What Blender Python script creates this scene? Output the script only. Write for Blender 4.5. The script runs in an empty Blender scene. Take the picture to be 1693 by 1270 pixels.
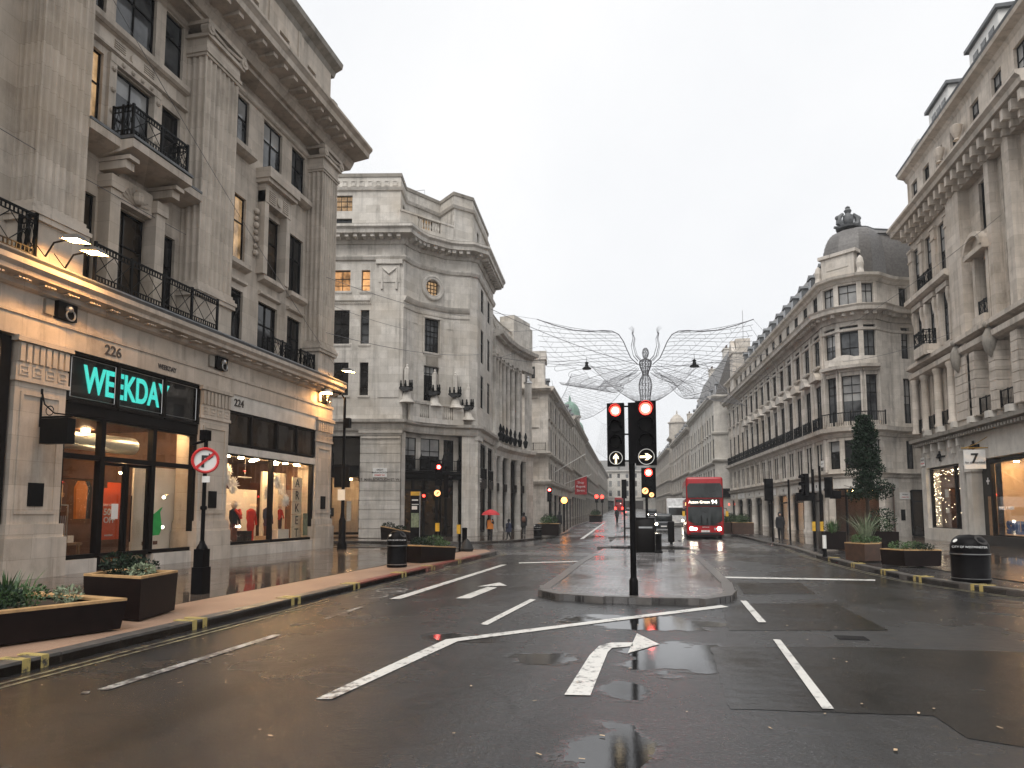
import bpy, bmesh, math, random
from mathutils import Vector, Matrix
random.seed(7)
SC = bpy.context.scene
R = math.radians
# ---------------------------------------------------------------- camera
CH = 1.80
PSI = R(12.5976)
cam_d = bpy.data.cameras.new("camera")
cam = bpy.data.objects.new("camera", cam_d)
SC.collection.objects.link(cam)
cam.location = (0, 0, CH)
cam.rotation_euler = (R(95), 0, PSI)
cam_d.sensor_width = 36
cam_d.lens = 1130 / 1693 * 36
cam_d.shift_y = 0.0668
cam_d.clip_end = 3000
SC.camera = cam
# ---------------------------------------------------------------- sky, sun, exposure
W = bpy.data.worlds.new("World"); SC.world = W; W.use_nodes = True
_n, _l = W.node_tree.nodes, W.node_tree.links
_n.clear()
_out = _n.new("ShaderNodeOutputWorld")
_sky = _n.new("ShaderNodeTexSky"); _sky.sky_type = 'NISHITA'; _sky.sun_disc = False
_sky.sun_elevation = R(56); _sky.sun_rotation = R(194); _sky.dust_density = 4
_b1 = _n.new("ShaderNodeBackground"); _b1.inputs[1].default_value = 0.06
_l.new(_sky.outputs[0], _b1.inputs[0])
_tc = _n.new("ShaderNodeTexCoord")
_nz = _n.new("ShaderNodeTexNoise"); _nz.inputs['Scale'].default_value = 2.2; _nz.inputs['Detail'].default_value = 5
_l.new(_tc.outputs['Generated'], _nz.inputs['Vector'])
_cr = _n.new("ShaderNodeValToRGB")
_cr.color_ramp.elements[0].position = .3; _cr.color_ramp.elements[0].color = (.88, .895, .92, 1)
_cr.color_ramp.elements[1].position = .7; _cr.color_ramp.elements[1].color = (1.0, 1.0, 1.0, 1)
_l.new(_nz.outputs['Fac'], _cr.inputs[0])
_b2 = _n.new("ShaderNodeBackground"); _b2.inputs[1].default_value = 0.62   # the overcast layer
_l.new(_cr.outputs[0], _b2.inputs[0])
_mx = _n.new("ShaderNodeMixShader"); _mx.inputs[0].default_value = 0.93
_l.new(_b1.outputs[0], _mx.inputs[1]); _l.new(_b2.outputs[0], _mx.inputs[2])
_l.new(_mx.outputs[0], _out.inputs[0])
sun_d = bpy.data.lights.new("sun", 'SUN'); sun_d.energy = 1.5; sun_d.angle = R(45); sun_d.color = (1, .97, .93)
sun = bpy.data.objects.new("sun", sun_d); SC.collection.objects.link(sun)
sun.rotation_euler = (R(34), 0, R(-14)); sun.location = (0, 0, 60)
vs = SC.view_settings
SC.display_settings.display_device = 'sRGB'
vs.view_transform = 'Standard'; vs.look = 'None'; vs.exposure = 0.82; vs.gamma = 1
SC.render.engine = 'CYCLES'
cy = SC.cycles
cy.use_denoising = True
cy.max_bounces = 6; cy.diffuse_bounces = 3; cy.glossy_bounces = 3; cy.transparent_max_bounces = 10; cy.transmission_bounces = 3
cy.sample_clamp_indirect = 4.0
cy.caustics_reflective = False; cy.caustics_refractive = False
# ---------------------------------------------------------------- pixel -> ground helper (positions only)
_f, _cx, _TH = 1130., 846.5, R(5)
_cyp = 847. - _f * math.tan(_TH)
_fh = Vector((-math.sin(PSI), math.cos(PSI), 0)); _rr = Vector((math.cos(PSI), math.sin(PSI), 0))
_F = _fh * math.cos(_TH) + Vector((0, 0, math.sin(_TH))); _U = -_fh * math.sin(_TH) + Vector((0, 0, math.cos(_TH)))
def sm(t):
    t = min(max(t, 0), 1); return t * t * (3 - 2 * t)
def gz(Y):
    return -0.12 * sm((Y - 24) / 20.) + max(0, Y - 48) * 0.0122
def ray(x, y):
    return _F + _rr * ((x - _cx) / _f) + _U * ((_cyp - y) / _f)
def GG(x, y, off=0.0):
    d = ray(x, y); lo, hi = 2., 900.
    for _ in range(60):
        m = (lo + hi) / 2
        if CH + d.z * m / d.y > gz(m) + off: lo = m
        else: hi = m
    return Vector((d.x * m / d.y, m, gz(m) + off))
def onX(x, y, X):
    d = ray(x, y); t = X / d.x; return Vector((X, d.y * t, CH + d.z * t))
def onY(x, y, Y):
    d = ray(x, y); t = Y / d.y; return Vector((d.x * t, Y, CH + d.z * t))
# ---------------------------------------------------------------- mesh builder
COL = SC.collection
class MB:
    def __init__(s): s.v = []; s.f = []
    def add(s, vs, fs):
        o = len(s.v); s.v += [tuple(p) for p in vs]; s.f += [tuple(i + o for i in f) for f in fs]
    def box(s, x0, x1, y0, y1, z0, z1):
        s.add([(x0,y0,z0),(x1,y0,z0),(x1,y1,z0),(x0,y1,z0),(x0,y0,z1),(x1,y0,z1),(x1,y1,z1),(x0,y1,z1)],
              [(3,2,1,0),(4,5,6,7),(0,1,5,4),(1,2,6,5),(2,3,7,6),(3,0,4,7)])
        return s
    def fbox(s, F, s0, s1, n0, n1, z0, z1):
        P = F.pt
        s.add([P(s0,n0,z0),P(s1,n0,z0),P(s1,n1,z0),P(s0,n1,z0),P(s0,n0,z1),P(s1,n0,z1),P(s1,n1,z1),P(s0,n1,z1)],
              [(3,2,1,0),(4,5,6,7),(0,1,5,4),(1,2,6,5),(2,3,7,6),(3,0,4,7)])
        return s
    def quad(s, a, b, c, d): s.add([a, b, c, d], [(0,1,2,3)]); return s
    def prism(s, poly, z0, z1):
        n = len(poly)
        s.add([(p[0],p[1],z0) for p in poly] + [(p[0],p[1],z1) for p in poly],
              [tuple(range(n))[::-1], tuple(range(n, 2*n))] + [(i,(i+1)%n,(i+1)%n+n,i+n) for i in range(n)])
        return s
    def gprism(s, poly3, vec):
        n = len(poly3); vec = Vector(vec)
        s.add([tuple(p) for p in poly3] + [tuple(Vector(p) + vec) for p in poly3],
              [tuple(range(n))[::-1], tuple(range(n, 2*n))] + [(i,(i+1)%n,(i+1)%n+n,i+n) for i in range(n)])
        return s
    def tube(s, pts, r, seg=6, r2=None, caps=True):
        pts = [Vector(p) for p in pts]; n = len(pts); rings = []
        up = None
        for i, p in enumerate(pts):
            t = (pts[min(i+1,n-1)] - pts[max(i-1,0)])
            if t.length < 1e-9: t = Vector((0,0,1))
            t.normalize()
            if up is None:
                up = Vector((0,0,1)) if abs(t.z) < .9 else Vector((1,0,0))
            a = t.cross(up)
            if a.length < 1e-4: up = Vector((0,1,0)); a = t.cross(up)
            a.normalize(); b = a.cross(t); up = b
            rr = r if r2 is None else r + (r2 - r) * i / max(1, n-1)
            if isinstance(r, (list, tuple)): rr = r[i]
            rings.append([p + (a*math.cos(2*math.pi*k/seg) + b*math.sin(2*math.pi*k/seg))*rr for k in range(seg)])
        vs = [q for ring in rings for q in ring]
        fs = [(i*seg+k, i*seg+(k+1)%seg, (i+1)*seg+(k+1)%seg, (i+1)*seg+k) for i in range(n-1) for k in range(seg)]
        if caps: fs += [tuple(range(seg))[::-1], tuple(range((n-1)*seg, n*seg))]
        s.add(vs, fs); return s
    def lathe(s, c, prof, seg=12, a0=0., a1=2*math.pi, sx=1., sy=1.):
        full = abs(a1 - a0 - 2*math.pi) < 1e-6; m = seg if full else seg + 1
        vs = []; fs = []
        for r, z in prof:
            for k in range(m):
                a = a0 + (a1-a0)*k/seg
                vs.append((c[0]+r*sx*math.cos(a), c[1]+r*sy*math.sin(a), c[2]+z))
        for i in range(len(prof)-1):
            for k in range(seg):
                k2 = (k+1) % m if full else k+1
                fs.append((i*m+k, i*m+k2, (i+1)*m+k2, (i+1)*m+k))
        if full:
            if prof[0][0] > 1e-6: fs.append(tuple(range(m))[::-1])
            if prof[-1][0] > 1e-6: fs.append(tuple(range((len(prof)-1)*m, len(prof)*m)))
        s.add(vs, fs); return s
    def sweep(s, path, prof, side=1, closed=False):
        """path: plan polyline [(x,y)]; prof: closed outline [(n,z)]; n is measured to the side (+1 = right of travel)."""
        n = len(path); P = [Vector((p[0], p[1])) for p in path]; rings = []
        for i in range(n):
            if closed: d0 = (P[i]-P[i-1]).normalized(); d1 = (P[(i+1)%n]-P[i]).normalized()
            else:
                d0 = (P[i]-P[i-1]).normalized() if i else (P[1]-P[0]).normalized()
                d1 = (P[i+1]-P[i]).normalized() if i < n-1 else d0
            n0 = Vector((d0.y,-d0.x))*side; n1 = Vector((d1.y,-d1.x))*side
            b = (n0+n1); b = b/ max(.3, b.length_squared/2) if b.length > 1e-6 else n0
            zz = path[i][2] if len(path[i]) > 2 else 0
            rings.append([(P[i].x+b.x*q[0], P[i].y+b.y*q[0], q[1]+zz) for q in prof])
        m = len(prof); vs = [q for r_ in rings for q in r_]; fs = []
        for i in range(n if closed else n-1):
            j = (i+1) % n
            fs += [(i*m+k, i*m+(k+1)%m, j*m+(k+1)%m, j*m+k) for k in range(m)]
        if not closed: fs += [tuple(range(m))[::-1], tuple(range((n-1)*m, n*m))]
        s.add(vs, fs); return s
    def sphere(s, c, r, seg=8, rings=6, sz=1.):
        return s.lathe(c, [(max(r*math.sin(math.pi*i/rings), 1e-5), -r*sz*math.cos(math.pi*i/rings)) for i in range(rings+1)], seg)
    def mesh(s, name, mat, smooth=False, off=(0,0,0)):
        me = bpy.data.meshes.new(name)
        ox, oy, oz = off
        me.from_pydata([(x-ox, y-oy, z-oz) for x, y, z in s.v], [], s.f)
        bm = bmesh.new(); bm.from_mesh(me)
        bmesh.ops.recalc_face_normals(bm, faces=bm.faces); bm.to_mesh(me); bm.free()
        if smooth:
            me.polygons.foreach_set('use_smooth', [True]*len(me.polygons))
            try: me.set_sharp_from_angle(angle=R(38))
            except Exception: pass
        if mat: me.materials.append(M[mat] if isinstance(mat, str) else mat)
        me.update(); return me
OFF = {}
def part(mb, name, mat, parent=None, smooth=False, kind=None, label=None):
    off = OFF.get(parent.name, (0,0,0)) if parent else (0,0,0)
    o = bpy.data.objects.new(name, mb.mesh(name, mat, smooth, off) if isinstance(mb, MB) else mb)
    COL.objects.link(o); OFF[o.name] = off
    if parent: o.parent = parent
    if kind: o['kind'] = kind
    if label: o['label'] = label
    return o
def tag(o, label, cat, group=None):
    o['label'] = label; o['category'] = cat
    if group: o['group'] = group
    return o
def thing(name, label, cat, loc, group=None):
    o = bpy.data.objects.new(name, None); COL.objects.link(o); o.location = loc; o.empty_display_size = .2
    OFF[o.name] = tuple(loc)
    return tag(o, label, cat, group)
def inst(me, name, parent, loc, rz=0, kids=(), scale=None):
    """a part placed by its own transform; kids = [(name, mesh)] sub-parts; loc in world."""
    off = OFF.get(parent.name, (0,0,0)) if parent else (0,0,0)
    o = bpy.data.objects.new(name, me); COL.objects.link(o); o.parent = parent
    o.location = (loc[0]-off[0], loc[1]-off[1], loc[2]-off[2]); o.rotation_euler = (0, 0, rz)
    if scale: o.scale = scale
    for kn, km in kids:
        k = bpy.data.objects.new(kn, km); COL.objects.link(k); k.parent = o
    return o
class Fr:
    def __init__(s, o, d, n):
        s.o = Vector((o[0], o[1])); s.d = Vector(d).normalized(); s.n = Vector(n).normalized()
        s.rz = math.atan2(s.n.y, s.n.x) - math.pi/2
    def pt(s, a, b, z):
        p = s.o + s.d*a + s.n*b; return (p.x, p.y, z)
def text_mesh(body, size, mat, depth=.01, bold=0.0, cond=1.0):
    cu = bpy.data.curves.new("text", 'FONT'); cu.body = body; cu.size = size; cu.extrude = depth; cu.offset = bold*size
    cu.align_x = 'CENTER'; cu.align_y = 'CENTER'
    o = bpy.data.objects.new("text", cu); COL.objects.link(o)
    dg = bpy.context.evaluated_depsgraph_get()
    me = bpy.data.meshes.new_from_object(o.evaluated_get(dg))
    bpy.data.objects.remove(o)
    me.transform(Matrix.Scale(cond, 4, (1,0,0)))
    me.materials.clear(); me.materials.append(M[mat]); return me
def put_text(body, size, mat, parent, loc, n, name='lettering', depth=.01, bold=0.0, cond=1.0):
    """flat lettering standing upright, facing plan direction n"""
    me = text_mesh(body, size, mat, depth, bold, cond)
    rz = math.atan2(n[1], n[0]) + math.pi/2
    me.transform(Matrix.Rotation(rz, 4, 'Z') @ Matrix.Rotation(R(90), 4, 'X'))
    return inst(me, name, parent, loc)
# ---------------------------------------------------------------- materials
M = {}
class NT:
    def __init__(s, name):
        m = bpy.data.materials.new(name); m.use_nodes = True; M[name] = m
        s.m = m; s.n = m.node_tree.nodes; s.l = m.node_tree.links; s.p = s.n['Principled BSDF']
        s.geo = s.n.new('ShaderNodeNewGeometry').outputs['Position']
    def new(s, t, **kw):
        x = s.n.new(t)
        for k, v in kw.items(): setattr(x, k, v)
        return x
    def link(s, a, b): s.l.new(a, b)
    def vec(s, sx, sy, sz, src=None):
        x = s.new('ShaderNodeMapping'); x.inputs['Scale'].default_value = (sx, sy, sz); s.link(src or s.geo, x.inputs[0]); return x.outputs[0]
    def noise(s, scale, detail=4, v=None, rough=.55):
        x = s.new('ShaderNodeTexNoise'); x.inputs['Scale'].default_value = scale; x.inputs['Detail'].default_value = detail
        x.inputs['Roughness'].default_value = rough; s.link(v or s.geo, x.inputs['Vector']); return x.outputs['Fac']
    def ramp(s, fac, stops):
        x = s.new('ShaderNodeValToRGB'); e = x.color_ramp.elements
        while len(e) < len(stops): e.new(.5)
        for i, (p, c) in enumerate(stops):
            e[i].position = p; e[i].color = (c, c, c, 1) if isinstance(c, (int, float)) else (*c, 1)
        s.link(fac, x.inputs[0]); return x.outputs[0]
    def mix(s, a, b, fac, mode='MIX'):
        x = s.new('ShaderNodeMix', data_type='RGBA', blend_type=mode)
        for i, q in ((6, a), (7, b)):
            if isinstance(q, tuple): x.inputs[i].default_value = (*q, 1)
            else: s.link(q, x.inputs[i])
        if isinstance(fac, (int, float)): x.inputs[0].default_value = fac
        else: s.link(fac, x.inputs[0])
        return x.outputs[2]
    def math(s, op, a, b=0.):
        x = s.new('ShaderNodeMath', operation=op)
        for i, q in ((0, a), (1, b)):
            if isinstance(q, (int, float)): x.inputs[i].default_value = q
            else: s.link(q, x.inputs[i])
        return x.outputs[0]
    def bump(s, h, strength=.3, dist=.02):
        x = s.new('ShaderNodeBump'); x.inputs['Strength'].default_value = strength; x.inputs['Distance'].default_value = dist
        s.link(h, x.inputs['Height']); s.link(x.outputs[0], s.p.inputs['Normal'])
    def set(s, col=None, rough=None, metal=None, spec=None):
        for k, v in (('Base Color', col), ('Roughness', rough), ('Metallic', metal), ('Specular IOR Level', spec)):
            if v is None: continue
            if isinstance(v, tuple): s.p.inputs[k].default_value = (*v, 1)
            elif isinstance(v, (int, float)): s.p.inputs[k].default_value = v
            else: s.link(v, s.p.inputs[k])
def plain(name, col, rough=.5, metal=0., var=.25, scale=3., spec=.5):
    t = NT(name)
    c = t.ramp(t.noise(scale, 5), [(.3, tuple(x*(1-var) for x in col)), (.7, tuple(min(1, x*(1+var)) for x in col))])
    t.set(c, rough, metal, spec); return t
def emit(name, col, strength, base=None):
    t = NT(name); t.set(base or col, .4); t.p.inputs['Emission Color'].default_value = (*col, 1)
    t.p.inputs['Emission Strength'].default_value = strength; return t
def stone(name, col, block=(1.1, .55), joint=.5, dirt=.45):
    t = NT(name)
    big = t.noise(.22, 4); mid = t.noise(1.7, 6)
    streak = t.noise(1.0, 5, t.vec(2.6, 2.6, .16), .65)
    c = t.ramp(mid, [(.25, tuple(x*.82 for x in col)), (.75, tuple(min(1, x*1.14) for x in col))])
    c = t.mix(c, tuple(x*.50 for x in col), t.ramp(streak, [(.50, 0.), (.74, dirt)]))
    c = t.mix(c, (col[0]*.30, col[1]*.29, col[2]*.28), t.ramp(t.math('ADD', t.noise(.9, 6, t.vec(1., 1., .55), .7), t.math('MULTIPLY', streak, .35)), [(.70, 0.), (.92, dirt*.9)]))
    c = t.mix(c, (col[0]*.78, col[1]*.68, col[2]*.55), t.ramp(big, [(.50, 0.), (.72, .45)]))
    # ashlar joints: u = x+y, v = z
    sx = t.new('ShaderNodeSeparateXYZ'); t.link(t.geo, sx.inputs[0])
    cb = t.new('ShaderNodeCombineXYZ'); t.link(t.math('ADD', sx.outputs[0], sx.outputs[1]), cb.inputs[0]); t.link(sx.outputs[2], cb.inputs[1])
    br = t.new('ShaderNodeTexBrick'); t.link(cb.outputs[0], br.inputs[0])
    br.inputs['Scale'].default_value = 1.; br.inputs['Brick Width'].default_value = block[0]; br.inputs['Row Height'].default_value = block[1]
    br.inputs['Mortar Size'].default_value = .006; br.inputs['Mortar Smooth'].default_value = .3
    br.inputs['Color1'].default_value = (1,1,1,1); br.inputs['Color2'].default_value = (.74,.73,.71,1); br.inputs['Mortar'].default_value = (.5,.48,.45,1)
    c = t.mix(c, br.outputs['Color'], joint, 'MULTIPLY')
    t.set(c, .78, spec=.25)
    h = t.math('ADD', t.noise(14, 4), t.math('MULTIPLY', br.outputs['Fac'], -1.2))
    t.bump(h, .25, .012); return t
stone('stone_tan', (0.58, 0.51, 0.435), (1.3,.62), .75, .62)
stone('stone_pale', (0.62, 0.585, 0.535), (1.2,.58), .75, .62)
stone('stone_grey', (0.62, 0.575, 0.52), (1.0,.5), .75, .62)
stone('stone_warm', (0.6, 0.535, 0.465), (1.2,.55), .75, .62)
stone('stone_white', (.62,.59,.54), (1.,.5), .25, .3)
stone('stone_far', (.50,.455,.40), (1.,.5), .3, .5)
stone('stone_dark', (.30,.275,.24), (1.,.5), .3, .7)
plain('iron', (.005,.005,.0055), .45, 0, .3, 9, .1)
plain('black_paint', (.0035,.003,.0035), .40, 0, .4, 6, .08)
plain('frame_dark', (.006,.005,.005), .42, 0, .3, 5, .12)
plain('frame_white', (.62,.61,.58), .4, 0, .1, 5)
plain('lead', (.10,.105,.11), .5, .0, .35, 2)
plain('slate', (.105,.098,.092), .48, 0, .35, 6)
plain('copper', (.16,.27,.21), .6, 0, .25, 1.5)
plain('steel', (.45,.45,.45), .28, .9, .1, 5)
plain('white_paint', (.72,.71,.68), .5, 0, .12, 2)
plain('red_paint', (.34,.008,.012), .20, 0, .12, .8)
plain('red_cloth', (.42,.02,.025), .7, 0, .2, 4)
plain('black_rubber', (.012,.012,.012), .7)
plain('skin', (.45,.27,.19), .55)
plain('cloth_black', (.012,.012,.014), .8)
plain('cloth_navy', (.02,.025,.05), .8)
plain('cloth_orange', (.62,.20,.03), .7)
plain('cloth_red', (.55,.035,.02), .7)
plain('cloth_brown', (.12,.05,.03), .8)
plain('cloth_grey', (.2,.2,.2), .8)
plain('mannequin', (.55,.45,.36), .5)
plain('paper_white', (.86,.82,.74), .8, 0, .12, 9)
plain('wood_rim', (.42,.26,.12), .45, 0, .3, 8)
plain('planter_brown', (.008,.004,.0035), .45, 0, .35, 5, .15)
plain('planter_tan', (.06,.03,.018), .45, 0, .3, 5)
plain('soil', (.03,.02,.012), .9)
plain('leaf_dark', (.009,.022,.010), .65, 0, .5, 7, .25)
plain('leaf_green', (.05,.10,.03), .5, 0, .5, 7)
plain('leaf_pale', (.20,.24,.15), .6, 0, .4, 9)
plain('leaf_yellow', (.38,.36,.05), .6, 0, .3, 9)
plain('leaf_red', (.35,.05,.02), .6, 0, .4, 9)
plain('bark', (.05,.035,.022), .8)
plain('sign_blue', (.03,.10,.30), .5)
plain('yellow_box', (.62,.36,.03), .4)
plain('interior_wall', (.62,.48,.34), .8, 0, .08, 1)
plain('interior_floor', (.16,.10,.06), .3, 0, .3, 3)
plain('interior_white', (.74,.68,.60), .7, 0, .06, 1)
plain('interior_dark', (.02,.017,.015), .6)
plain('interior_brown', (.12,.06,.035), .6, 0, .3, 2)
plain('wood', (.30,.16,.07), .5, 0, .3, 6)
plain('duct', (.50,.55,.55), .35, .6, .1, 3)
plain('green_tape', (.02,.30,.06), .6)
plain('orange_banner', (.75,.10,.02), .6, 0, .08, 2)
plain('letter_black', (.01,.01,.01), .5)
plain('letter_dark', (.06,.05,.045), .6)
plain('letter_white', (.85,.85,.83), .5)
plain('letter_gold', (.45,.27,.06), .35, .6)
plain('wire', (.13,.13,.14), .5, .2, .2, 3)
plain('net_wire', (.27,.27,.285), .5, .3, .2, 3)
plain('gold_foil', (.30,.16,.03), .3, .8)
plain('sign_white', (.74,.73,.70), .45, 0, .06, 3)
plain('sign_red', (.55,.02,.02), .4, 0, .1, 3)
plain('pale_ply', (.72,.60,.44), .6, 0, .1, 2)
plain('ply', (.50,.36,.22), .6, 0, .15, 2)
plain('car_dark', (.02,.022,.026), .2, .2)
plain('car_white', (.6,.6,.6), .25)
plain('kerb_granite', (.10,.092,.086), .30, 0, .3, 5)
plain('kerb_red', (.22,.06,.045), .34, 0, .3, 5)
emit('cyan_letters', (.06,.80,.68), .6, (.1,.6,.55))
emit('lamp_warm', (1,.55,.20), 60)
emit('lamp_cool', (1,.86,.68), 14)
emit('lamp_shop', (1,.64,.32), 105)
emit('flood', (1,.50,.15), 85)
emit('headlight', (1,.90,.70), 22)
emit('red_light', (1,.03,.02), 9)
emit('red_core', (1,.35,.30), 12)
emit('red_lamp', (1,.03,.02), 6)
emit('amber_light', (1,.25,.05), 6)
emit('orange_lamp', (1,.32,.06), 5)
emit('arrow_light', (1,.80,.50), 1.6)
emit('sign_orange', (1,.45,.16), 1.6)
emit('screen_amber', (1,.9,.75), 1.6)
def litglass(name, col, s_):
    t = NT(name); t.set((.03,.02,.012), .06); f = t.ramp(t.noise(1.3, 4, t.vec(1.,1.,.8), .6), [(.35, .12), (.55, .55), (.72, 1.)])
    t.p.inputs['Emission Color'].default_value = (*col, 1); t.link(t.math('MULTIPLY', f, s_), t.p.inputs['Emission Strength'])
litglass('glass_lit', (1,.50,.20), .8); litglass('glass_lit_pale', (1,.62,.30), .5)
emit('led', (1,.80,.52), 10)
emit('neon_red', (1,.10,.05), 3)
def glasspane(name, tint, refl=.04):
    t = NT(name); t.n.remove(t.p)
    out = t.n['Material Output']
    lw = t.new('ShaderNodeLayerWeight'); lw.inputs[0].default_value = .5
    fr = t.math('ADD', t.math('MULTIPLY', t.math('POWER', lw.outputs['Facing'], 4.0), .75), refl)
    tr = t.new('ShaderNodeBsdfTransparent'); tr.inputs[0].default_value = (*tint, 1)
    gl = t.new('ShaderNodeBsdfGlossy'); gl.inputs['Roughness'].default_value = .02; gl.inputs[0].default_value = (.9,.9,.9,1)
    mx = t.new('ShaderNodeMixShader'); t.link(fr, mx.inputs[0]); t.link(tr.outputs[0], mx.inputs[1]); t.link(gl.outputs[0], mx.inputs[2])
    t.link(mx.outputs[0], out.inputs[0])
glasspane('shop_glass', (.94,.94,.93), .03)
glasspane('smoked_glass', (.80,.80,.80), .03)
def darkglass(name, a, b):
    t = NT(name)
    c = t.ramp(t.noise(.9, 3), [(.35, a), (.65, b)])
    t.set(c, .05, 0, .5); t.bump(t.noise(.8, 2), .05, .1)
darkglass('glass_dark', (.004,.0045,.005), (.025,.025,.026))
darkglass('glass_mid', (.015,.017,.02), (.11,.115,.12))
darkglass('glass_blind', (.22,.22,.22), (.36,.36,.35))
darkglass('glass_brown', (.010,.007,.005), (.05,.034,.022))
darkglass('bus_glass', (.008,.010,.010), (.03,.035,.035))
# --- wet asphalt
def wet(name, col, r_lo, r_hi, pud=(.56,.66), grain=260, gscale=.5, puddles=()):
    t = NT(name)
    g = t.noise(grain, 4, None, .75); big = t.noise(.35, 5); mid = t.noise(2.2, 5)
    c = t.ramp(g, [(.3, tuple(x*.45 for x in col)), (.58, tuple(x*1.3 for x in col)), (.70, tuple(min(1, x*5.0) for x in col))])
    c = t.mix(c, tuple(x*.55 for x in col), t.ramp(big, [(.4, 0.), (.65, .7)]))
    if 'asphalt' in name: c = t.mix(c, tuple(x*.42 for x in col), t.ramp(t.noise(1., 4, t.vec(1.1, .035, 1.)), [(.46, 0.), (.66, .75)]))
    wetm = t.math('ADD', t.noise(.28, 4, t.vec(1., .55, 1.)), t.math('MULTIPLY', mid, .18))
    for (px, py, rx, ry) in puddles:
        sp = t.new('ShaderNodeVectorMath', operation='SUBTRACT'); t.link(t.geo, sp.inputs[0]); sp.inputs[1].default_value = (px, py, 0)
        sc = t.new('ShaderNodeVectorMath', operation='MULTIPLY'); t.link(sp.outputs[0], sc.inputs[0]); sc.inputs[1].default_value = (1/rx, 1/ry, 0)
        ln = t.new('ShaderNodeVectorMath', operation='LENGTH'); t.link(sc.outputs[0], ln.inputs[0])
        d = t.math('ADD', ln.outputs['Value'], t.math('MULTIPLY', t.noise(2.1, 5), .9))
        m = t.ramp(d, [(.72, .45), (1.0, .0)])
        wetm = t.math('ADD', wetm, m)
    mask = t.ramp(wetm, [(pud[0], 0.), (pud[1], 1.)])
    rough = t.mix((r_hi,)*3, (r_lo,)*3, mask)
    if 'asphalt' in name: rough = t.mix(rough, (.11,)*3, t.math('MULTIPLY', t.ramp(wetm, [(pud[0]-.16, 0.), (pud[0], 1.)]), t.math('SUBTRACT', 1., mask)))
    rough = t.mix(rough, (.42,)*3, t.math('MULTIPLY', t.ramp(t.noise(.9, 5), [(.42, 0.), (.7, .55)]), t.math('SUBTRACT', 1., mask)))
    vo = t.new('ShaderNodeTexVoronoi', feature='DISTANCE_TO_EDGE'); vo.inputs['Scale'].default_value = .16
    wv = t.new('ShaderNodeVectorMath', operation='ADD'); t.link(t.geo, wv.inputs[0])
    nv = t.new('ShaderNodeTexNoise'); nv.inputs['Scale'].default_value = .9; nv.inputs['Detail'].default_value = 6; t.link(t.geo, nv.inputs['Vector']); t.link(nv.outputs['Color'], wv.inputs[1]); t.link(wv.outputs[0], vo.inputs['Vector'])
    if 'asphalt' in name: c = t.mix(c, tuple(x*.25 for x in col), t.ramp(vo.outputs['Distance'], [(.0, .85), (.0035, 0.)]))
    t.set(c, rough, 0, .62)
    dry = t.math('SUBTRACT', 1., t.math('MULTIPLY', mask, .95))
    t.bump(t.math('MULTIPLY', t.math('ADD', t.math('ADD', g, t.math('MULTIPLY', t.noise(22, 4, None, .7), 1.2)), t.math('MULTIPLY', t.noise(5, 4), 2.2 if 'asphalt' in name else .5)), dry), gscale, .008)
    return t
wet('asphalt', (.026,.0255,.026), .025, .30, (.66,.82), 38, .6,
    [(.05, 9.0, 1.5, 2.1), (-.4, 11.6, 3.0, 1.7), (-1.5, 8.5, 1.1, .7), (-.47, 5.4, .8, 1.5), (-2.9, 9.6, 1.3, .9), (-.45, 7.2, .6, .9), (3.2, 7.6, 1.8, 1.2)])
wet('asphalt_light', (.105,.103,.102), .05, .30, (.62,.8), 38, .3)
wet('asphalt_patch', (.009,.0085,.0085), .03, .20, (.55,.75), 38, .4)
wet('flagstone', (.085,.066,.052), .03, .15, (.42,.66), 60, .12)
wet('resin', (.33,.20,.135), .22, .50, (.80,.9), 300, .35)
wet('brick_paving', (.235,.23,.23), .08, .20, (.55,.7), 90, .12)
wet('pavement_asphalt', (.036,.034,.034), .08, .30, (.60,.75), 240, .4)
# pattern of the small paving bricks on the island
_t = [m for m in (M['brick_paving'],)][0].node_tree
_b = _t.nodes.new('ShaderNodeTexBrick'); _g = _t.nodes.new('ShaderNodeNewGeometry')
_t.links.new(_g.outputs['Position'], _b.inputs[0])
_b.inputs['Scale'].default_value = 1.; _b.inputs['Brick Width'].default_value = .30; _b.inputs['Row Height'].default_value = .15; _b.inputs['Mortar Size'].default_value = .016
_b.inputs['Color1'].default_value = (1,1,1,1); _b.inputs['Color2'].default_value = (.62,.60,.60,1); _b.inputs['Mortar'].default_value = (.12,.11,.11,1)
_mx = _t.nodes.new('ShaderNodeMix'); _mx.data_type = 'RGBA'; _mx.blend_type = 'MULTIPLY'; _mx.inputs[0].default_value = 1.
_p = _t.nodes['Principled BSDF']; _src = _p.inputs['Base Color'].links[0].from_socket
_t.links.new(_src, _mx.inputs[6]); _t.links.new(_b.outputs['Color'], _mx.inputs[7]); _t.links.new(_mx.outputs[2], _p.inputs['Base Color'])
def marking(name, col, wear):
    t = NT(name)
    c = t.mix(tuple(col), (.05,.046,.043), t.ramp(t.math('ADD', t.noise(9, 6, None, .75), t.math('MULTIPLY', t.noise(1.3, 3), .5)), [(wear, 0.), (wear+.12, 1.)]))
    t.set(c, .35); t.bump(t.noise(120, 2), .3, .004)
marking('mark_white', (.62,.61,.57), .78)
marking('mark_worn', (.45,.43,.40), .66)
marking('mark_yellow', (.46,.36,.13), .76)
marking('mark_dim', (.24,.21,.12), .68)
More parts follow.
